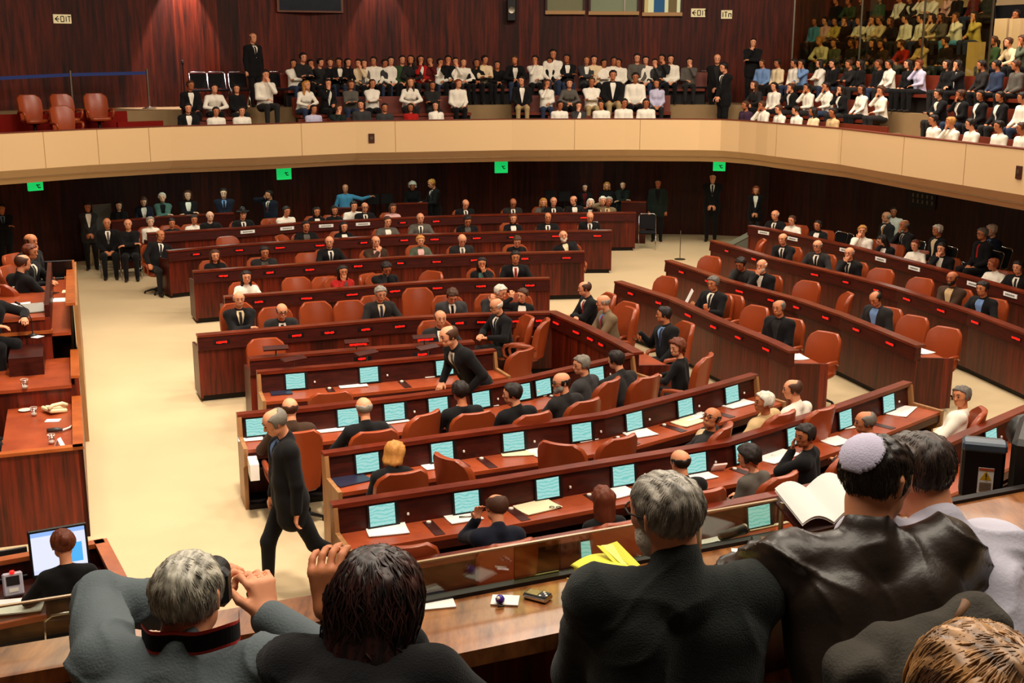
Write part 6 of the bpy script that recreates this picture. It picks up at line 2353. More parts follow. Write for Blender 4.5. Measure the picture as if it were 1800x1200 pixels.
MB().tube([p, p + Vector((.0, .0, .2)), p + Vector((-.06, .02, .33)), p + Vector((-.14, .04, .38))], .006, 6).build('neck', M['black'], r_, True)
MB().tube([p + Vector((-.14, .04, .38)), p + Vector((-.2, .06, .40))], .014, 8).build('head', M['black'], r_, True)
sheet(66, 592, 1.742, .12, .1, 1.2, 'small white card under the gooseneck microphone', cat='card', name='small_card')

# people of the podium
PF = -PE
for px, py, z, f, desc, pose, top, cols, sk, hr, mod in (
        (40, 462, 2.14, (.5, .85, 0), 'bald man in dark jacket seated on the podium, seen from behind', 'desk', 'suit', BLK, 'fair', ('fringe', 'brown'), {'yaw': -.3}),
        (54, 424, 2.14, (.9, -.3, 0), 'bald man on the podium with hand at his face, looking right', 'chin', 'suit', BLK, 'tan', ('bald', 'brown'), {}),
        (53, 443, 2.14, (.95, -.1, 0), 'brown haired man between the two bald men on the podium', 'desk', 'suit', BLK, 'tan', ('short', 'auburn'), {}),
        (-14, 512, 2.14, (.9, -.45, 0), 'person at the podium left edge reaching to white papers', 'reach', 'suit', BLK, 'fair', ('short', 'brown'), {}),
        (-34, 716, 1.30, (.70, .7, 0), 'dark sleeved person at the lowest podium desk, left edge', 'desk', 'open', ('black', 'grey'), 'fair', ('short', 'black'), {})):
    ms, J, po = figure_meshes(pose, .014, 1.0, False, top, mod)
    f = Vector(f)
    th = math.atan2(f.x, -f.y)
    hd = rot_z(th) @ J['head']
    q = at(px, py, z)
    loc = Vector((q.x - hd[0], q.y - hd[1], z - hd[2]))
    person(desc, loc, f, pose, top, cols, sk, hr, .014, mod=mod, legs='black')
    chair(loc - f * .02, f, 'chestnut armchair of the ' + desc.replace(', seen from behind', '').replace(', looking right', ''), 'podium armchairs')

# ================================================================== recorder's desk at the lower left
m0, m1 = at(183, 953, .92), at(240, 1062, .92)
back0 = at(150, 958, .92)
root = thing('recorder_desk', 'wood rimmed desk enclosure at the lower left beside the aisle', 'desk', ((m0 + m1) / 2)[:2] + (0,) if False else (m0.x, m0.y, 0))
ed = (m1 - m0)
ed.z = 0
ed.normalize()
m2 = m1 + ed * .9
prp = Vector((ed.y, -ed.x, 0))          # towards the left, into the enclosure
if prp.x > 0:
    prp = -prp
MB().sweep([tuple(m0[:2]), tuple(m2[:2])], [(0, 0), (0, .90), (-.05, .90), (-.05, 0)]).build('side_panel', M['front'], root)
MB().sweep([tuple((m0 - ed * .04)[:2]), tuple(m2[:2])], [(.03, .90), (.03, .94), (-.08, .94), (-.08, .90)]).build('side_rim', M['rim'], root)
lft = m0 + prp * 3.0
MB().sweep([tuple(lft[:2]), tuple(m0[:2])], [(0, 0), (0, .90), (.04, .90), (.04, 0)]).build('back_panel', M['front'], root)
MB().sweep([tuple(lft[:2]), tuple(m0[:2])], [(-.05, .90), (-.05, .94), (.05, .94), (.05, .90)]).build('back_rim', M['rim'], root)
mm = MB()
c0, c1 = m0 + prp * .06, lft
mm.sweep([tuple(c1[:2]), tuple(c0[:2])], [(-.06, .70), (-.06, .74), (-.82, .74), (-.82, .70)])
mm.build('desk_top', M['hutch'], root)
MB().sweep([tuple(c1[:2]), tuple(c0[:2])], [(-.80, .0), (-.80, .70), (-.77, .70), (-.77, .0)]).build('modesty_panel', M['plinth'], root)
MB().sweep([tuple(c1[:2]), tuple(c0[:2])], [(-.80, .70), (-.80, .745), (-.84, .745), (-.84, .70)]).build('front_edge', M['top'], root)

# monitor, its picture facing the recorder
mc = at(104, 967, 1.0)
mang = math.atan2(-prp.y, -prp.x)
vdir = -Vector((mc.x, mc.y, 0)).normalized()
mang = math.atan2(vdir.y, vdir.x) + math.pi / 2 + .10
root = thing('computer_monitor', 'bright white computer monitor facing the recorder at lower left', 'monitor', (mc.x, mc.y, .74))
rotm = Matrix.Rotation(mang, 3, 'Z') @ Matrix.Rotation(R(-10), 3, 'X')
MB().box(mc, (.465, .035, .40), mang, rx=R(-10), bev=.008).build('bezel', M['black'], root)
sm, nt, b_ = new_mat('monitor_picture')
tc = nt.nodes.new('ShaderNodeTexCoord')
sx = nt.nodes.new('ShaderNodeSeparateXYZ')
nt.links.new(tc.outputs['Generated'], sx.inputs[0])
rp = nt.nodes.new('ShaderNodeValToRGB')
rp.color_ramp.interpolation = 'CONSTANT'
els = rp.color_ramp.elements
els[0].color = rgb(220, 226, 255)
els[1].position = .90
els[1].color = rgb(150, 190, 255)
e3 = els.new(.10)
e3.color = rgb(232, 236, 255)
nt.links.new(sx.outputs['Z'], rp.inputs['Fac'])
nt.links.new(rp.outputs['Color'], b_.inputs['Emission Color'])
b_.inputs['Emission Strength'].default_value = 1.0
b_.inputs['Base Color'].default_value = (.02, .02, .02, 1)
bz = root.children[0]
dsp = MB().box(mc + rotm @ Vector((0, -.019, .004)), (.425, .004, .345), mang, rx=R(-10)).build('screen', sm, bz, label='lit white screen')
MB().box(mc + rotm @ Vector((.13, -.022, -.03)), (.10, .003, .16), mang, rx=R(-10)).build('window_pane', mat('picture_blue', rgb(70, 160, 225), .5, emit=.9), bz, label='blue window on the screen')
MB().box((mc.x, mc.y + .05, .80), (.06, .04, .14), mang).build('neck', M['black'], root)
MB().lathe((mc.x, mc.y + .04, .74), [(.13, 0), (.13, .01), (.03, .025)], 18).build('foot', M['black'], root)
sheet(34, 1068, .742, .36, .27, .25, 'broad white papers on the recorder desk at the lower left corner', curl=.012, t=.012)
sheet(76, 1046, .742, .10, .13, -.5, 'yellow note pad beside the recorder', 'cream', t=.012, cat='note pad', name='note_pad')
p = at(25, 1046, .742)
r_ = thing('desk_intercom', 'pale grey intercom with small display on the recorder desk', 'intercom', p)
MB().box(p + Vector((0, 0, .10)), (.155, .05, .19), mang, rx=R(-14), bev=.012).build('case', mat('intercom_grey', rgb(190, 184, 196), .4), r_)
rr = Matrix.Rotation(mang, 3, 'Z') @ Matrix.Rotation(R(-14), 3, 'X')
MB().box(p + Vector((0, 0, .10)) + rr @ Vector((0, -.027, .03)), (.10, .006, .075), mang, rx=R(-14)).build('display', M['plinth'], r_)
MB().box(p + Vector((0, 0, .10)) + rr @ Vector((0, -.027, -.045)), (.07, .006, .03), mang, rx=R(-14)).build('speaker_slot', M['white'], r_)
MB().lathe(p + Vector((0, 0, .2)), [(.02, -.005), (.02, .012), (.01, .016)], 10).build('call_light', M['red_led'], r_)
p = at(14, 1012, .742)
r_ = thing('document_tray', 'black document tray behind the grey intercom', 'tray', p)
MB().box(p + Vector((0, 0, .12)), (.34, .03, .22), mang, rx=R(-12), bev=.006).build('back', M['black'], r_)
MB().box(p + Vector((0, -.05, .02)), (.34, .16, .03), mang, bev=.006).build('foot', M['black'], r_)
hp = at(113, 978, 1.14)
fdir = Vector((mc.x - hp.x, mc.y - hp.y, 0)).normalized()
mod = {'lean': .22, 'pitch': .12, 'yaw': .1}
ms, J, po = figure_meshes('desk', .009, 1.0, True, 'sweater', mod)
th = math.atan2(fdir.x, -fdir.y)
hd = rot_z(th) @ J['head']
loc = Vector((hp.x - hd[0], hp.y - hd[1], max(0, hp.z - hd[2])))
loc.z = 0
per, _ = person('woman in black sweater with pinned up brown hair before the bright monitor', loc, fdir, 'desk', 'sweater', ('black',), 'fair', ('bun', 'auburn'), .009, 1.0, True, None, mod, 1.0, 'charcoal')
folding_chair(loc - fdir * .05, fdir, 'dark chair under the woman at the bright monitor', None)
# ================================================================== press ledge in front of the camera
ZP = 3.55
F0, F1 = at(817, 1050, ZP), at(975, 1020, ZP)
fd = F1 - F0
fd.z = 0
fd.normalize()
fr = lambda t: tuple((F0 + fd * t)[:2])
RIGHT = [fr(-.27), fr(2.9)]
G0, G1 = at(419, 1067, 3.5), at(580, 1040, 3.5)
gd = (G1 - G0)
gd.z = 0
gd.normalize()
lf = lambda t: tuple((G0 + gd * t)[:2])
LEFT = [lf(-2.2), lf(.42)]
struct('floor_press', MB().sweep([lf(-3.2), lf(.3), fr(3.2)], [(-.0, 2.62), (-.0, 2.75), (-3.2, 2.75), (-3.2, 2.62)]), M['stone'])
struct('wall_press_parapet', MB().sweep([fr(-.30), fr(2.9)], [(-.02, 0), (-.02, ZP - .045), (-.10, ZP - .045), (-.10, 0)]), M['front'])
struct('wall_press_parapet_left', MB().sweep(LEFT, [(-.02, 0), (-.02, 3.455), (-.10, 3.455), (-.10, 0)]), M['front'])
root = thing('press_ledge', 'walnut press ledge with low glass in front of the reporters', 'ledge', (*fr(.6), 2.75))
MB().sweep(RIGHT, [(0, ZP - .045), (0, ZP), (-.29, ZP), (-.29, ZP - .045)]).build('ledge_top', M['walnut'], root)
MB().sweep(RIGHT, [(-.10, ZP - .42), (-.10, ZP - .39), (-.26, ZP - .39), (-.26, ZP - .42)]).build('under_shelf', M['walnut'], root)
MB().sweep(RIGHT, [(.03, ZP - .03), (.03, ZP + .012), (.0, ZP + .012), (.0, ZP - .03)]).build('glass_rail', M['plinth'], root)
Ld = 1.33
glz = lambda t0, t1: [fr(t0), fr(t1)]
for t0, t1, mt in ((-.26, .155, 'press_glass'), (.16, .30, 'tint_glass'), (.305, .75, 'press_glass'), (.755, 1.05, 'press_glass')):
    MB().sweep(glz(t0, t1), [(.03, ZP + .012), (.03, ZP + .115), (.022, ZP + .115), (.022, ZP + .012)]).build('glass_pane', M[mt], root)
for t in (.755, 1.05):
    MB().box((*fr(t), ZP + .063), (.008, .014, .105), math.atan2(fd.y, fd.x)).build('glass_edge', M['steel'], root)
MB().sweep([fr(-.26), fr(1.05)], [(.031, ZP + .114), (.031, ZP + .119), (.021, ZP + .119), (.021, ZP + .114)]).build('glass_top_edge', mat('glass_edge_tan', rgb(170, 140, 100), .3), root)
root = thing('press_ledge', 'lower left press ledge where the photographer leans', 'ledge', (*lf(0), 2.75))
MB().sweep(LEFT, [(0, 3.455), (0, 3.5), (-.17, 3.5), (-.17, 3.455)]).build('ledge_top', M['walnut'], root)
MB().sweep(LEFT, [(-.17, 3.36), (-.17, 3.40), (-.42, 3.40), (-.42, 3.36)]).build('lower_shelf', M['walnut'], root)
MB().sweep([lf(-2.2), lf(-.42)], [(.03, 3.5), (.03, 3.60), (.022, 3.60), (.022, 3.5)]).build('glass_pane', M['press_glass'], root)
MB().sweep([lf(-2.2), lf(-.42)], [(.031, 3.6), (.031, 3.605), (.021, 3.605), (.021, 3.6)]).build('glass_top_edge', MATS['glass_edge_tan'], root)

LANG = math.atan2(fd.y, fd.x)
zt = ZP + .001
sheet(888, 1056, zt, .075, .06, LANG - .5, 'small white note under the purple trinket on the press ledge', cat='note', name='note_sheet')
p = at(879, 1060, zt + .004)
r_ = thing('trinket', 'small purple and white trinket on the note on the press ledge', 'trinket', p)
MB().lathe(p, [(.004, 0), (.012, .006), (.013, .014), (.008, .022), (.002, .025)], 14).build('knob', mat('purple_plastic', rgb(70, 40, 150), .3), r_, True)
MB().lathe(p + Vector((-.004, -.006, .012)), [(.002, 0), (.006, .003), (.006, .008), (.002, .011)], 10).build('bead', M['white'], r_, True)
MB().tube([p + Vector((0, -.01, .004)), p + Vector((.01, -.022, .003)), p + Vector((-.006, -.026, .003))], .003, 6).build('ring', M['black'], r_, True)
p = at(945, 1052, zt)
r_ = thing('mobile_phone', 'silver edged mobile phone with keys lying on the press ledge', 'phone', p)
pa = LANG - .95
MB().box(p + Vector((0, 0, .008)), (.075, .044, .015), pa, bev=.005).build('case', M['chrome'], r_)
MB().box(p + Vector((0, 0, .0162)), (.069, .038, .002), pa, bev=.001).build('face', M['black'], r_)
ca, sa_ = math.cos(pa), math.sin(pa)
MB().box(p + Vector((-ca * .012, -sa_ * .012, .0175)), (.036, .031, .001), pa).build('display', mat('brown_display', rgb(110, 80, 56), .2), r_)
for i in range(3):
    for j in range(4):
        o = p + Vector((ca * (.014 + i * .008) - sa_ * (j - 1.5) * .008, sa_ * (.014 + i * .008) + ca * (j - 1.5) * .008, .0178))
        MB().box(o, (.006, .006, .0015), pa).build('key', M['folder'] if (i + j) % 3 else M['paper'], r_)
sheet(557, 1128, 3.402, .10, .15, .2, 'white sheet at the left of the dark haired reporter', cat='paper', name='paper_sheet')
sheet(770, 1062, zt, .09, .06, LANG - .2, 'white sheet by the right cheek of the dark haired reporter', cat='paper', name='paper_sheet')
sheet(1330, 982, zt, .14, .11, LANG - .5, 'white pad under the hand of the leather jacket reporter', cat='note pad', name='note_pad', t=.008)
p = at(1345, 955, zt)
r_ = thing('mobile_phone', 'dark flip phone near the leather sleeve on the press ledge', 'phone', p)
MB().box(p + Vector((0, 0, .009)), (.085, .042, .016), LANG - .5, bev=.005).build('case', M['black'], r_)
MB().box(p + Vector((.006, -.004, .018)), (.04, .026, .002), LANG - .5).build('display', MATS['brown_display'], r_)
MB().box(p + Vector((.034, -.018, .018)), (.014, .026, .002), LANG - .5).build('keypad', M['steel'], r_)
p = at(1288, 945, zt)
r_ = thing('dictation_recorder', 'black tube shaped recorder beside the flip phone', 'recorder', p)
cd = Vector((math.cos(LANG + .15), math.sin(LANG + .15), 0))
MB().tube([p - cd * .05 + Vector((0, 0, .016)), p + cd * .05 + Vector((0, 0, .018))], [.015, .017], 12).build('barrel', M['black'], r_, True)
MB().tube([p + cd * .045 + Vector((0, 0, .018)), p + cd * .052 + Vector((0, 0, .018))], [.0175, .0175], 12).build('end_cap', M['steel'], r_, True)
MB().slab([p - cd * .06 + Vector((0, 0, .004)), p - cd * .02 + Vector((.01, -.05, .004)), p - cd * .03 + Vector((.0, -.052, .004)), p - cd * .075 + Vector((0, 0, .004))], .006).build('strap', M['blackfab'], r_)
p = at(1243, 1006, zt)
r_ = thing('ballpoint_pen', 'silver pen lying beside the grey haired reporter', 'pen', p)
MB().tube([p - cd * .04 + Vector((0, 0, .006)), p + cd * .04 + Vector((0, 0, .006))], .005, 8).build('barrel', M['steel'], r_, True)
MB().tube([p + cd * .04 + Vector((0, 0, .006)), p + cd * .048 + Vector((0, 0, .006))], [.005, .001], 8).build('tip', M['black'], r_, True)

# ------------------------------------------------------------------ the reporters, near and large
HH = .0075


def strands(style, n, seed, length, wave, radius, h=.0075, down=.6, back=.2):
    """Locks of hair combed over the shell, one mesh."""
    me = hair_mesh(style, h)
    nv = len(me.vertices)
    co = np.zeros(nv * 3, np.float32)
    me.vertices.foreach_get('co', co)
    co = co.reshape(-1, 3).astype(float)
    rr = np.random.RandomState(seed)
    mb = MB()
    crown = np.array([0, .06, .115])
    ctr = np.array([0, .012, .02])
    for i in rr.choice(nv, min(n, nv), replace=False):
        p0 = co[i]
        nrm = norm(p0 - ctr)
        d = norm(p0 - crown)
        d = norm(d - nrm * (d @ nrm) + rr.normal(size=3) * .16)
        pts = []
        q = p0 - nrm * .004
        ph, am = rr.uniform(0, 6.28), wave * rr.uniform(.4, 1.2)
        sd = np.cross(nrm, d)
        L = length * rr.uniform(.5, 1.2)
        k = 7
        for j in range(k):
            t = j / (k - 1)
            off = sd * math.sin(ph + t * 9) * am * min(1, t * 2) + nrm * (.004 + .010 * wave / .02 * t * (1 - t) * 2 if wave else .003 + .003 * t)
            pts.append(tuple(q + off))
            nn = norm(q - ctr)
            dd = norm(d - nn * (d @ nn) * .9 + np.array([0, .0, -down * (.35 + t)]))
            d = norm(d * .6 + dd * .4)
            q = q + dd * L / (k - 1)
        rad = radius * rr.uniform(.6, 1.3)
        mb.tube(pts, [rad * .6, rad, rad, rad, rad * .8, rad * .6, rad * .15], 4, False)
    me2 = bpy.data.meshes.new('hair_locks')
    base = hair_mesh(style, h)
    bq = [tuple(p.vertices) for p in base.polygons]
    n0 = nv
    me2.from_pydata([tuple(v) for v in co] + mb.v, [], bq + [tuple(a + n0 for a in f) for f in mb.f])
    me2.polygons.foreach_set('use_smooth', [True] * len(me2.polygons))
    me2.materials.append(None)
    me2.update()
    return me2


def streak_hair(name, c1, c2, rough=.4, sc=70):
    m, nt, b = new_mat(name)
    N, L = nt.nodes, nt.links
    tc = N.new('ShaderNodeTexCoord')
    mp = N.new('ShaderNodeMapping')
    mp.inputs['Scale'].default_value = (sc, sc * .25, sc * .25)
    L.new(tc.outputs['Object'], mp.inputs['Vector'])
    nz = N.new('ShaderNodeTexNoise')
    nz.inputs['Scale'].default_value = 1.0
    nz.inputs['Detail'].default_value = 5
    L.new(mp.outputs['Vector'], nz.inputs['Vector'])
    rp = N.new('ShaderNodeValToRGB')
    rp.color_ramp.elements[0].position = .35
    rp.color_ramp.elements[1].position = .65
    rp.color_ramp.elements[0].color = c1
    rp.color_ramp.elements[1].color = c2
    L.new(nz.outputs['Fac'], rp.inputs['Fac'])
    L.new(rp.outputs['Color'], b.inputs['Base Color'])
    b.inputs['Roughness'].default_value = rough
    return m


HAIRC['reporter_grey'] = streak_hair('reporter_grey_hair', rgb(92, 86, 78), rgb(186, 178, 164))
HAIRC['reporter_silver'] = streak_hair('reporter_silver_hair', rgb(120, 116, 104), rgb(206, 200, 182))
HAIRC['dark_wavy'] = streak_hair('dark_wavy_hair', rgb(14, 7, 6), rgb(58, 25, 20), .42)
HAIRC['streaked'] = streak_hair('streaked_brown_hair', rgb(70, 44, 26), rgb(196, 146, 92), .35, 60)
HAIRC['near_black'] = streak_hair('near_black_hair', rgb(14, 9, 7), rgb(44, 28, 20), .4)
HAIRC['brown_grey'] = streak_hair('brown_grey_hair', rgb(34, 24, 20), rgb(80, 64, 56), .45)
CLOTH['slate'] = mat('slate_jacket_cloth', rgb(90, 100, 104), .8, .2, .25, 160, var=.12, vscale=9)
CLOTH['fleece'] = mat('dark_fleece', rgb(36, 40, 38), .9, .1, .5, 260, var=.10, vscale=30, sheen=.15)
CLOTH['leather'] = mat('brown_black_leather', rgb(38, 28, 21), .36, .5, .12, 60, var=.25, vscale=7)
CLOTH['palecotton'] = mat('pale_lilac_cotton', rgb(192, 190, 206), .85, .15, .15, 120, var=.05, vscale=6)
CLOTH['blackknit'] = mat('black_knit', rgb(18, 18, 20), .9, .1, .4, 240, var=.12, vscale=25, sheen=.1)


def reporter(label, px, py, zh, face, pose, top, col, skin, hair, fem=False, build=1.0, mod=None, folds=.006, glasses=False, scale=1.0, locks=None, extra=(), grab=None):
    mod = dict(mod, legs='tuck')
    if grab:                                    # hands reach for given points on the ledge
        po = dict(POSES[pose])
        po.update(mod)
        J = skeleton(po, build, fem)
        f = Vector(face)
        f.z = 0
        f.normalize()
        th = math.atan2(f.x, -f.y)
        hd = rot_z(th) @ J['head'] * scale
        q = at(px, py, zh)
        o = np.array([q.x - hd[0], q.y - hd[1], zh - hd[2]])
        for k, g in grab.items():
            t = np.array(at(*g)) if len(g) == 3 else np.array(at_depth(g[0], g[1], g[2] + o[1]))
            lt = rot_z(-th) @ (t - o) / scale - J['hip0']
            lt = rot_z(-po['twist'] * .6) @ lt
            mod[k] = tuple(round(float(v), 3) for v in lt)
    ms, J, po = figure_meshes(pose, HH, build, fem, top, mod, folds)
    f = Vector(face)
    f.z = 0
    f.normalize()
    th = math.atan2(f.x, -f.y)
    hd = rot_z(th) @ J['head'] * scale
    q = at(px, py, zh)
    loc = Vector((q.x - hd[0], q.y - hd[1], zh - hd[2]))
    per, J = person(label, loc, f, pose, top, (col, 'white', 'black'), skin, None if locks else hair, HH, build, fem, None, mod, scale, 'charcoal', extra, False, folds, not locks or True, glasses)
    if locks:
        Hm = Matrix.Translation(Vector(J['head'])) @ Matrix([list(r_) for r_ in J['H']]).to_4x4() @ Matrix.Scale(mod.get('hs', 1.0), 4)
        put('hair', strands(hair[0], *locks), HAIRC[hair[1]], per, Hm)
    print('REPORTER', label[:30], 'base z', round(loc.z, 2), [round(v, 2) for v in loc])
    w_ = lambda v: loc + Vector(rot_z(th) @ np.array(v) * scale)
    return per, J, w_, f, loc


# photographer in slate jacket
h1, J1, w1, f1, l1 = reporter('photographer in slate grey jacket raising a camera, thinning silver hair', 330, 1050, 3.80, (.10, 1, 0), 'desk', 'shirt', 'slate', 'fair', ('crop', 'reporter_silver'), build=1.15,
                              mod=dict(lean=.48, pitch=-.1, shrug=.075, collar=.42, hs=.86, r=(-.105, -.52, .50), l=(.07, -.56, .50), rp=(-1, .0, -.55), lp=(1, .15, .12), rf=(.25, -.35, .8), lf=(-.3, -.3, .8), rn=(-.7, .6, 0), ln=(.7, .6, 0), curl=.8), folds=.011, locks=(1500, 2, .028, .001, .0011))
# dark haired reporter
h2, J2, w2, f2, l2 = reporter('reporter with long wavy dark hair in black sweater, hand raised to her head', 662, 1057, 3.82, (.12, 1, 0), 'desk', 'sweater', 'blackknit', 'tan', ('wave', 'dark_wavy'), True, .95,
                              dict(lean=.80, pitch=.12, roll=.10, yaw=-.35, shrug=.08, hs=.9, cuff=.055, l=(.14, -.36, .55), r=(-.14, -.62, .22), lp=(.5, .1, -1.3), lf=(.15, -.25, 1), ln=(.2, 1, 0), curl=.55), folds=.005, grab={'l': (578, 1072, 3.82)}, locks=(1500, 4, .17, .017, .0030, .0075, 1.3))
# grey haired reporter in fleece
h3, J3, w3, f3, l3 = reporter('grey haired reporter in dark fleece holding rolled yellow papers', 1172, 906, 3.95, (-.10, 1, 0), 'desk', 'shirt', 'fleece', 'fair', ('crop', 'reporter_grey'), False, 1.04,
                              dict(lean=.14, pitch=.05, yaw=.55, shrug=.035, collar=.5, hs=.86, l=(.22, -.53, .37), r=(.02, -.55, .37), lf=(-.5, -.7, .1), rf=(.3, -.8, .1), curl=.9, lp=(.25, .3, -1), rp=(-.25, .3, -1)), folds=.006, glasses=True, locks=(2600, 6, .022, .0006, .0011), grab={'l': (1040, 1040, 3.61), 'r': (1105, 1020, 3.61)},
                              extra=(('beard', 'white'),))
# reporter in leather jacket with skullcap
h4, J4, w4, f4, l4 = reporter('reporter in black leather jacket wearing a grey skullcap', 1540, 842, 4.01, (-.10, 1, 0), 'desk', 'shirt', 'leather', 'fair', ('crop', 'near_black'), False, 1.02,
                              dict(lean=.46, side=.05, pitch=.0, yaw=-1.0, hs=.85, shrug=.045, collar=.34, l=(.36, -.62, .23), r=(-.20, -.50, .22), lp=(1, .3, -.3), lf=(.35, -1, -.12), curl=.25), folds=.012, locks=(1800, 8, .02, .0006, .0011), extra=(('kippah', 'lilac'),), scale=1.03, grab={'l': (1318, 1010, 3.60)})
# reporter in pale shirt
h5, J5, w5, f5, l5 = reporter('reporter in pale lilac shirt leaning left behind the leather jacket', 1612, 834, 3.97, (-.35, 1, 0), 'desk', 'shirt', 'palecotton', 'fair', ('crop', 'brown_grey'), False, 1.15,
                              dict(lean=.55, side=-.22, pitch=.1, yaw=.3, hs=.86, shrug=.05, collar=.36, l=(.02, -.42, .26), r=(-.15, -.42, .24), lp=(.1, .4, -1), rp=(-.2, .4, -1)), folds=.009, locks=(1500, 9, .022, .0006, .0011), scale=1.05)
# head of the person nearest the camera
h6, J6, w6, f6, l6 = reporter('person with streaked brown hair nearest the camera, lower right corner', 1728, 1250, 4.06, (-.25, 1, 0), 'lap', 'sweater', 'fleece', 'fair', ('side', 'streaked'), True, 1.0,
                              dict(lean=.1, pitch=.0, yaw=.3), folds=.004, locks=(1800, 12, .10, .004, .0022))
for nm, (lc, ff) in {'photographer': (l1, f1), 'dark haired reporter': (l2, f2), 'grey haired reporter': (l3, f3), 'leather jacket reporter': (l4, f4), 'pale shirt reporter': (l5, f5), 'streaked hair person': (l6, f6)}.items():
    c = folding_chair((lc.x - ff.x * .06, lc.y - ff.y * .06, lc.z), ff, 'low dark press chair under the ' + nm, None)

# rolled yellow pad in the hands of the grey haired reporter
yel = mat('yellow_paper', rgb(222, 214, 60), .7)
yl2 = mat('yellow_paper_light', rgb(232, 228, 120), .7)
p = at(1050, 1018, ZP + .06)
ux = Vector((math.cos(LANG + .25), math.sin(LANG + .25), 0))
uy = Vector((-ux.y, ux.x, 0))
root = thing('note_pad', 'yellow note pad with curled pages in the grey haired reporter hands', 'note pad', (p.x, p.y, ZP + .02))
rows = []
for i in range(15):
    t = i / 14
    row = []
    for j in range(5):
        v = (j / 4 - .5) * .13
        if t < .6:
            a = -2.2 + t / .6 * 3.9
            pos = p - ux * (.045 - .018 * math.cos(a)) + Vector((0, 0, .018 * math.sin(a) + .012))
            row.append(pos + uy * v)
        else:
            s = (t - .6) / .4
            row.append(p - ux * .045 + ux * (.13 * s) + uy * v + Vector((0, 0, .030 + .012 * math.sin(s * 3))))
    rows.append(row)
MB().grid(rows).build('curled_page', yel, root, True)
for k in range(3):
    o = p + ux * (.05 + k * .016) + Vector((0, 0, .02 + k * .004))
    MB().slab([o - uy * .055, o + ux * .03 - uy * .05, o + ux * .035 + uy * .05 + Vector((0, 0, .035)), o + uy * .06 + Vector((0, 0, .045 - k * .008))], .002).build('loose_page', yl2 if k % 2 else yel, root)
# open book held up in front of the leather jacket reporter
p = at(1440, 905, ZP + .06)
root = thing('open_book', 'open white paged book raised before the leather jacket reporter', 'book', (p.x, p.y, ZP))
ux, uy = Vector((math.cos(LANG + .1), math.sin(LANG + .1), 0)), Vector((-math.sin(LANG + .1), math.cos(LANG + .1), 0))
for sgn, nm in ((-1, 'page'), (1, 'page')):
    rows = []
    for i in range(9):
        t = i / 8
        rise = .035 * math.sin(t * math.pi * .8) + .0 * t
        rows.append([p + ux * sgn * t * .13 + uy * (v - .5) * .13 + Vector((0, 0, rise + v * .07)) for v in (0, .5, 1)])
    MB().grid(rows).grid([[q - Vector((0, 0, .008)) for q in r_][::-1] for r_ in rows]).build(nm, M['paper'], root, True)
MB().slab([p - ux * .135 - uy * .068 - Vector((0, 0, .012)), p + ux * .135 - uy * .068 - Vector((0, 0, .012)), p + ux * .135 + uy * .068 + Vector((0, 0, .058)), p - ux * .135 + uy * .068 + Vector((0, 0, .058))], -.006).build('cover', M['hutch'], root)
# camera and strap of the photographer
hc = w1(J1['head'] + J1['H'] @ A3(.02, -.15, -.03))
cx = Vector((f1.y, -f1.x, 0))
root = thing('photo_camera', 'black photo camera held to the photographer face, red edged strap', 'camera', hc - Vector((0, 0, .05)))
ca = math.atan2(f1.y, f1.x) - math.pi / 2
MB().box(hc, (.135, .05, .095), ca, bev=.014).build('camera_body', M['black'], root)
MB().box(hc + Vector((0, 0, .055)), (.05, .045, .03), ca, bev=.010).build('viewfinder_hump', M['black'], root)
rl = Matrix.Rotation(ca, 3, 'Z') @ Matrix.Rotation(R(-90), 3, 'X')
MB().lathe(hc + f1 * .02, [(.032, 0), (.035, .02), (.036, .08), (.030, .082), (.028, .02)], 20, rl).build('lens', M['black'], root, True)
nk = w1(J1['head'] + J1['H'] @ A3(0, .088, -.070))
sa_, sb_ = nk - cx * .085 + f1 * .02 + Vector((0, 0, -.004)), w1(J1['head'] + A3(-.15, .02, -.085))
sb_ = hc + cx * .10 - f1 * .04 + Vector((0, 0, -.06))
path = [nk - cx * .10 + f1 * .06 - Vector((0, 0, .015)), nk - cx * .05 - f1 * .005, nk, nk + cx * .06 - f1 * .004 + Vector((0, 0, .004)), nk + cx * .12 + f1 * .03 + Vector((0, 0, .012)), (nk + cx * .15 + sb_) / 2 + Vector((0, 0, .005)), sb_]
def smooth_path(p, n=6):
    out = []
    for i in range(len(p) - 1):
        a, b, c, d = p[max(i - 1, 0)], p[i], p[i + 1], p[min(i + 2, len(p) - 1)]
        for j in range(n):
            t = j / n
            out.append(b * 1.0 + (c - a) * .5 * t + (a - b * 2.5 + c * 2 - d * .5) * t * t + (b * 1.5 - a * .5 - c * 1.5 + d * .5) * t ** 3)
    return out + [p[-1]]


path = smooth_path(path)
for nm, lo_, hi_, mt in (('strap', -.020, .020, 'blackfab'), ('strap_edge', .020, .027, 'strapred'), ('strap_edge', -.027, -.020, 'strapred')):
    if 'strapred' not in M:
        M['strapred'] = mat('strap_red', rgb(176, 36, 20), .6)
    rows = [[q + Vector((0, 0, lo_)), q + Vector((0, 0, hi_))] for q in path]
    back = [[a - f1 * .004, b - f1 * .004] for a, b in rows]
    MB().grid(rows).grid([r_[::-1] for r_ in back]).build(nm, M[mt], root)
# bracelets on the raised wrist
S, E, W, ff, nr, e = J2['arm'][1]
ax = norm(W - E)
root = thing('wrist_bracelets', 'two silver bracelets on the raised wrist of the dark haired reporter', 'bracelet', w2(W))
for k in (.012, .034):
    c = W - ax * k
    a_ = norm(np.cross(ax, A3(0, 0, 1)))
    b_ = np.cross(ax, a_)
    MB().tube([w2(c + (a_ * math.cos(t) + b_ * math.sin(t)) * .034) for t in [i * math.pi / 10 for i in range(21)]], .004, 6).build('ring', M['chrome'], root, True)
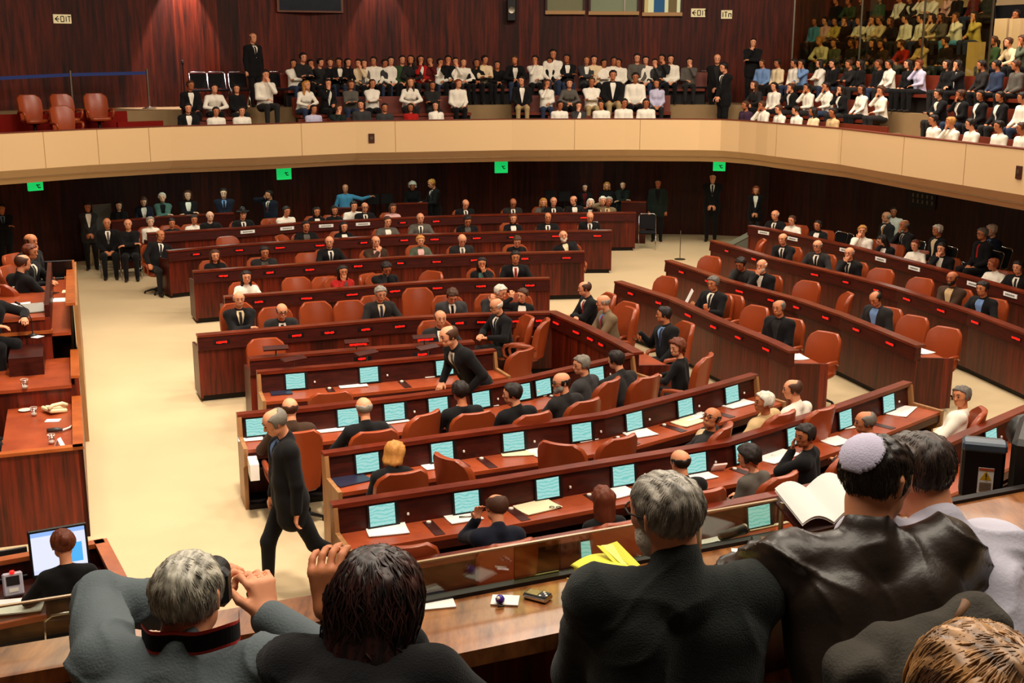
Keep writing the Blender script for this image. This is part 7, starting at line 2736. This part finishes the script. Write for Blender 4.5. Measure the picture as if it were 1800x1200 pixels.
# maker's tag on the back of the fleece
tg = w3(J3['up'](0, .125, .43))
root = tag(MB().box(tg - f3 * .012, (.036, .004, .010), math.atan2(f3.y, f3.x) - math.pi / 2, rx=R(25)).build('back_tag', mat('tag_teal', rgb(110, 150, 150), .4), h3), None)
root.matrix_parent_inverse = h3.matrix_world.inverted()
# jacket hung over a chair back
jp = at(1610, 1128, 3.70)
root = thing('draped_jacket', 'grey brown jacket draped over a chair behind the leather jacket reporter', 'jacket', (jp.x, jp.y, 2.9))
dirx = Vector((.93, .22, 0)).normalized()
D3 = np.array([dirx.x, dirx.y, 0])
N3 = np.array([dirx.y, -dirx.x, 0])
J0 = np.array(jp)
Q = lambda a, b, c: J0 + D3 * a + N3 * b + A3(0, 0, c)
prims = [(Q(-.13, 0, -.02), Q(.16, 0, .03), .06, .055, .05), (Q(-.14, .02, -.10), Q(-.17, .04, -.55), .08, .10, .06), (Q(.0, .03, -.08), Q(.0, .05, -.55), .09, .11, .06), (Q(.14, .02, -.05), Q(.17, .04, -.55), .08, .10, .06),
         (Q(-.17, .02, -.05), Q(-.27, .06, -.40), .055, .05, .04), (Q(.05, -.03, .035), Q(.15, -.02, .05), .03, .028, .03)]
F_, lo_ = grid_field(prims, .009)
V_, Q_ = surface(F_, lo_, .009)
V_ = displace(V_, Q_, fold_noise(V_, .010, 30, 4))
me = np_mesh('shell', V_ - np.array([jp.x, jp.y, 2.9]), Q_)
me.materials[0] = mat('jacket_greybrown', rgb(70, 66, 60), .85, .2, .3, 150, var=.15, vscale=12)
o = bpy.data.objects.new('shell', me)
C.objects.link(o)
o.parent = root
m = MB()
m.tube([Vector(Q(.07, .035, .06)), Vector(Q(.11, .01, .085)), Vector(Q(.15, -.02, .07))], [.012, .016, .010], 8)
m.build('collar', mat('collar_tan', rgb(120, 84, 56), .6), root, True)

# television camera at the right edge
vp = at_depth(1726, 822, 4.1)
root = thing('television_camera', 'black television camera viewfinder with yellow warning label at the right edge', 'television camera', (vp.x, vp.y, 2.75))
va = -.32
rv = Matrix.Rotation(va, 3, 'Z')
MB().box(vp, (.145, .10, .21), va, bev=.01).build('viewfinder_case', M['black'], root)
MB().box(vp + Vector((0, 0, .095)) + rv @ Vector((0, -.03, 0)), (.150, .07, .035), va, bev=.008).build('hood', mat('slate_blue_plastic', rgb(60, 76, 92), .4), root)
lab = MB().box(vp + rv @ Vector((.012, -.0515, -.03)), (.052, .003, .095), va).build('warning_label', M['paper'], root, label='white warning label')
MB().box(vp + rv @ Vector((.012, -.0535, .013)), (.050, .002, .008), va).build('label_band', mat('label_orange', rgb(200, 80, 40), .6), lab)
a_, b_, c_ = [vp + rv @ Vector((.012 + x, -.0535, z - .015)) for x, z in ((-.02, -.012), (.02, -.012), (0, .022))]
MB().slab([a_, b_, c_], -.002).build('warning_triangle', mat('warning_yellow', rgb(226, 180, 30), .5), lab)
m = MB()
m.box(vp + rv @ Vector((.012, -.0562, -.008)), (.004, .002, .014), va)
m.box(vp + rv @ Vector((.012, -.0562, -.022)), (.004, .002, .004), va)
m.build('warning_mark', M['ink'], lab)
m = MB()
for k in range(6):
    m.box(vp + rv @ Vector((.012, -.0535, -.038 - k * .006)), (.040, .002, .0022), va)
m.build('label_text', MATS['slot_grey'], lab)
b2 = vp + rv @ Vector((.18, .10, .02))
MB().box(b2, (.14, .38, .24), va - .15, bev=.02).build('camera_body', M['black'], root)
MB().lathe(b2 + rv @ Vector((0, .18, .0)), [(.06, 0), (.065, .12), (.075, .16), (.06, .16)], 18, rv @ Matrix.Rotation(R(-90), 3, 'X')).build('lens', M['black'], root, True)
MB().tube([b2 + Vector((0, 0, -.12)), Vector((b2.x, b2.y, 3.2))], .035, 10).build('pedestal', M['black'], root)
for k in range(3):
    a = 2.1 * k + .5
    MB().tube([(b2.x, b2.y, 3.25), (b2.x + .42 * math.cos(a), b2.y + .42 * math.sin(a), 2.76)], .018, 8).build('tripod_leg', M['black'], root)
MB().tube([b2 + Vector((-.05, -.15, -.1)), b2 + Vector((-.2, -.3, -.2)), b2 + Vector((-.1, -.35, -.35)), b2 + Vector((.05, -.2, -.5))], .006, 6).build('cable', M['black'], root, True)
MB().tube([vp + Vector((0, 0, -.1)), vp + Vector((.02, .02, -.2)), b2 + Vector((0, 0, -.14))], .014, 8).build('bracket', M['black'], root, True)

# ================================================================== papers and folders on the screen benches
PAPERS = [('M1', 620, 677, .30, .21, 'paper', 'white sheet under the second screen of the front screen desk'), ('M1', 494, 689, .22, .24, 'folder', 'navy folder at the left end of the front screen desk'),
          ('M1', 760, 658, .26, .26, 'paper', 'white papers by the hand of the standing speaker'), ('M1', 845, 640, .30, .24, 'paper', 'open white papers under the clasped hands at the desk end'),
          ('M2', 440, 770, .22, .2, 'paper', 'white sheet at the open left end of the second screen desk'), ('M2', 588, 752, .45, .25, 'paper', 'wide spread of white papers before the bald man in black'),
          ('M2', 684, 739, .34, .24, 'paper', 'open white magazine right of the bald man in black'), ('M2', 857, 710, .2, .2, 'paper', 'white sheet left of the man looking left'),
          ('M2', 958, 690, .26, .2, 'paper', 'white sheets before the bald man in glasses turned left'), ('M2', 1120, 634, .28, .18, 'paper', 'white papers left of the curly haired woman'),
          ('M3', 612, 842, .30, .30, 'folder', 'navy blotter at the left end beside the blonde woman'), ('M3', 770, 815, .30, .26, 'paper', 'white papers overlapping a navy folder'),
          ('M3', 800, 816, .16, .26, 'folder', 'navy folder under white papers beside the side on armchair'), ('M3', 910, 795, .30, .22, 'cream', 'cream paper stack on a dark tray'),
          ('M3', 955, 795, .24, .22, 'paper', 'white sheets behind the armchair turned right'), ('M3', 1028, 772, .2, .16, 'paper', 'white sheet below the fourth screen of the middle bench'),
          ('M3', 1125, 763, .28, .2, 'paper', 'white sheet below the pale green screen'), ('M3', 1212, 730, .34, .28, 'paper', 'white papers with a pen left of the sprawling man'),
          ('M3', 1292, 709, .36, .26, 'paper', 'white block of papers left of the white haired man'), ('M3', 1210, 742, .3, .2, 'cream', 'cream sheet under the white papers near the sprawling man'),
          ('M4', 680, 931, .30, .24, 'paper', 'white sheet with small print under the first long bench screen'), ('M4', 814, 910, .26, .2, 'paper', 'white sheet carrying a dark pen'),
          ('M4', 945, 892, .32, .22, 'cream', 'cream papers with spectacles right of the balding man'), ('M4', 1090, 866, .24, .2, 'paper', 'white sheet beside the long haired woman'),
          ('M4', 1225, 838, .3, .2, 'paper', 'white sheet under the pink booklet'), ('M4', 1365, 802, .40, .24, 'paper', 'thick white open papers before the young man'),
          ('M4', 1470, 776, .24, .2, 'paper', 'white sheet behind the young man in black'), ('M4', 1480, 750, .22, .18, 'paper', 'white sheet beside the balding head'),
          ('M4', 1583, 722, .40, .22, 'paper', 'white sheet under the last screen of the long bench'),
          ('M5', 890, 1015, .3, .2, 'paper', 'blue-white sheet under the first screen behind the press glass'), ('M5', 945, 1008, .3, .16, 'paper', 'pinkish white sheet right of the first screen behind the glass'),
          ('M5', 1065, 985, .34, .18, 'cream', 'cream sheet under the second screen behind the glass'), ('M5', 1240, 950, .3, .14, 'paper', 'white sheet right of the grey haired reporter, beyond the glass'),
          ('M5', 1340, 920, .36, .18, 'cream', 'cream papers below the pale green screen beyond the glass'), ('M5', 752, 1040, .22, .34, 'folder', 'navy folder beside the dark haired reporter, beyond the glass'),
          ('R1', 1400, 628, .26, .2, 'paper', 'white sheet on the near end of the first right-hand bench'), ('R2', 1620, 618, .24, .2, 'paper', 'white sheet on the near end of the second right-hand bench'),
          ('L1', 1040, 384, .2, .2, 'paper', 'white sheet before the bent bald man')]
for row, px, py, w_, h_, mt, lab in PAPERS[:-1]:
    poly = POLY[row]
    q = at(px, py, .745)
    ex = poly_at(poly, poly_project(poly, q))[1]
    zz = .762 if row[0] == 'R' else .7415
    sheet(px, py, zz, w_ * 1.25, h_ * 1.25, math.atan2(ex[1], ex[0]) + rg.uniform(-.45, .25), lab, mt, {'folder': .014}.get(mt, .006 + .004 * rg.random()), {'folder': 'folder'}.get(mt, 'paper'), {'folder': 'folder'}.get(mt, 'paper_sheet'), curl=0 if mt == 'folder' else .006)
# small things lying on those papers
q = at(820, 909, .752)
r_ = thing('fountain_pen', 'dark pen lying on the white sheet of the long screen bench', 'pen', q)
MB().tube([q + Vector((-.07, -.01, .008)), q + Vector((.07, .01, .008))], .009, 8).build('barrel', M['steel'], r_, True)
MB().tube([q + Vector((.07, .01, .008)), q + Vector((.085, .012, .008))], [.008, .002], 8).build('nib', M['black'], r_, True)
q = at(976, 893, .756)
r_ = thing('spectacles', 'dark spectacles folded on cream papers of the long bench', 'glasses', q)
for e in (-1, 1):
    MB().tube([q + Vector((e * .032 + .024 * math.cos(t), .02 * math.sin(t), .012)) for t in [i * math.pi / 8 for i in range(17)]], .004, 5).build('rim', M['black'], r_, True)
    MB().tube([q + Vector((e * .056, 0, .012)), q + Vector((e * .03, .03, .008))], .003, 5).build('temple', M['black'], r_, True)
q = at(1263, 826, .75)
r_ = thing('booklet', 'pink booklet held open beside the dark haired woman in grey', 'booklet', q)
MB().box(q + Vector((0, 0, .03)), (.16, .02, .14), .3, rx=R(40), bev=.004).build('cover', CLOTH['pink'], r_)
MB().box(q + Vector((.0, -.012, .03)), (.15, .008, .13), .3, rx=R(40)).build('pages', M['paper'], r_)
q = at(1215, 727, .756)
r_ = thing('ballpoint_pen', 'dark pen on white papers left of the sprawling man', 'pen', q)
MB().tube([q + Vector((-.06, .01, .01)), q + Vector((.06, 0, .01))], .008, 8).build('barrel', M['black'], r_, True)
MB().tube([q + Vector((.06, 0, .01)), q + Vector((.075, -.002, .01))], [.007, .002], 8).build('tip', M['steel'], r_, True)
# papers stored in the open end of the second screen bench
q = at(437, 838, .49)
single('paper_stack', MB().box(q + Vector((.06, 0, .10)), (.10, .3, .19), .3, bev=.004), M['paper'], 'upright white papers stored in the open end shelf', 'papers')
# papers held up by members
for px, py, row, z, lab in ((1211, 522, 'R1', 1.0, 'white sheet held up by the reading man behind the first right-hand bench'), (1042, 399, 'L2', .98, 'white sheet held by the bent bald man')):
    q = at(px, py, z)
    single('paper_sheet', MB().box(q, (.22, .006, .28), row_face(row, px).to_track_quat('-Y', 'Z').to_euler().z - .3, rx=R(-25)), M['paper'], lab, 'paper')
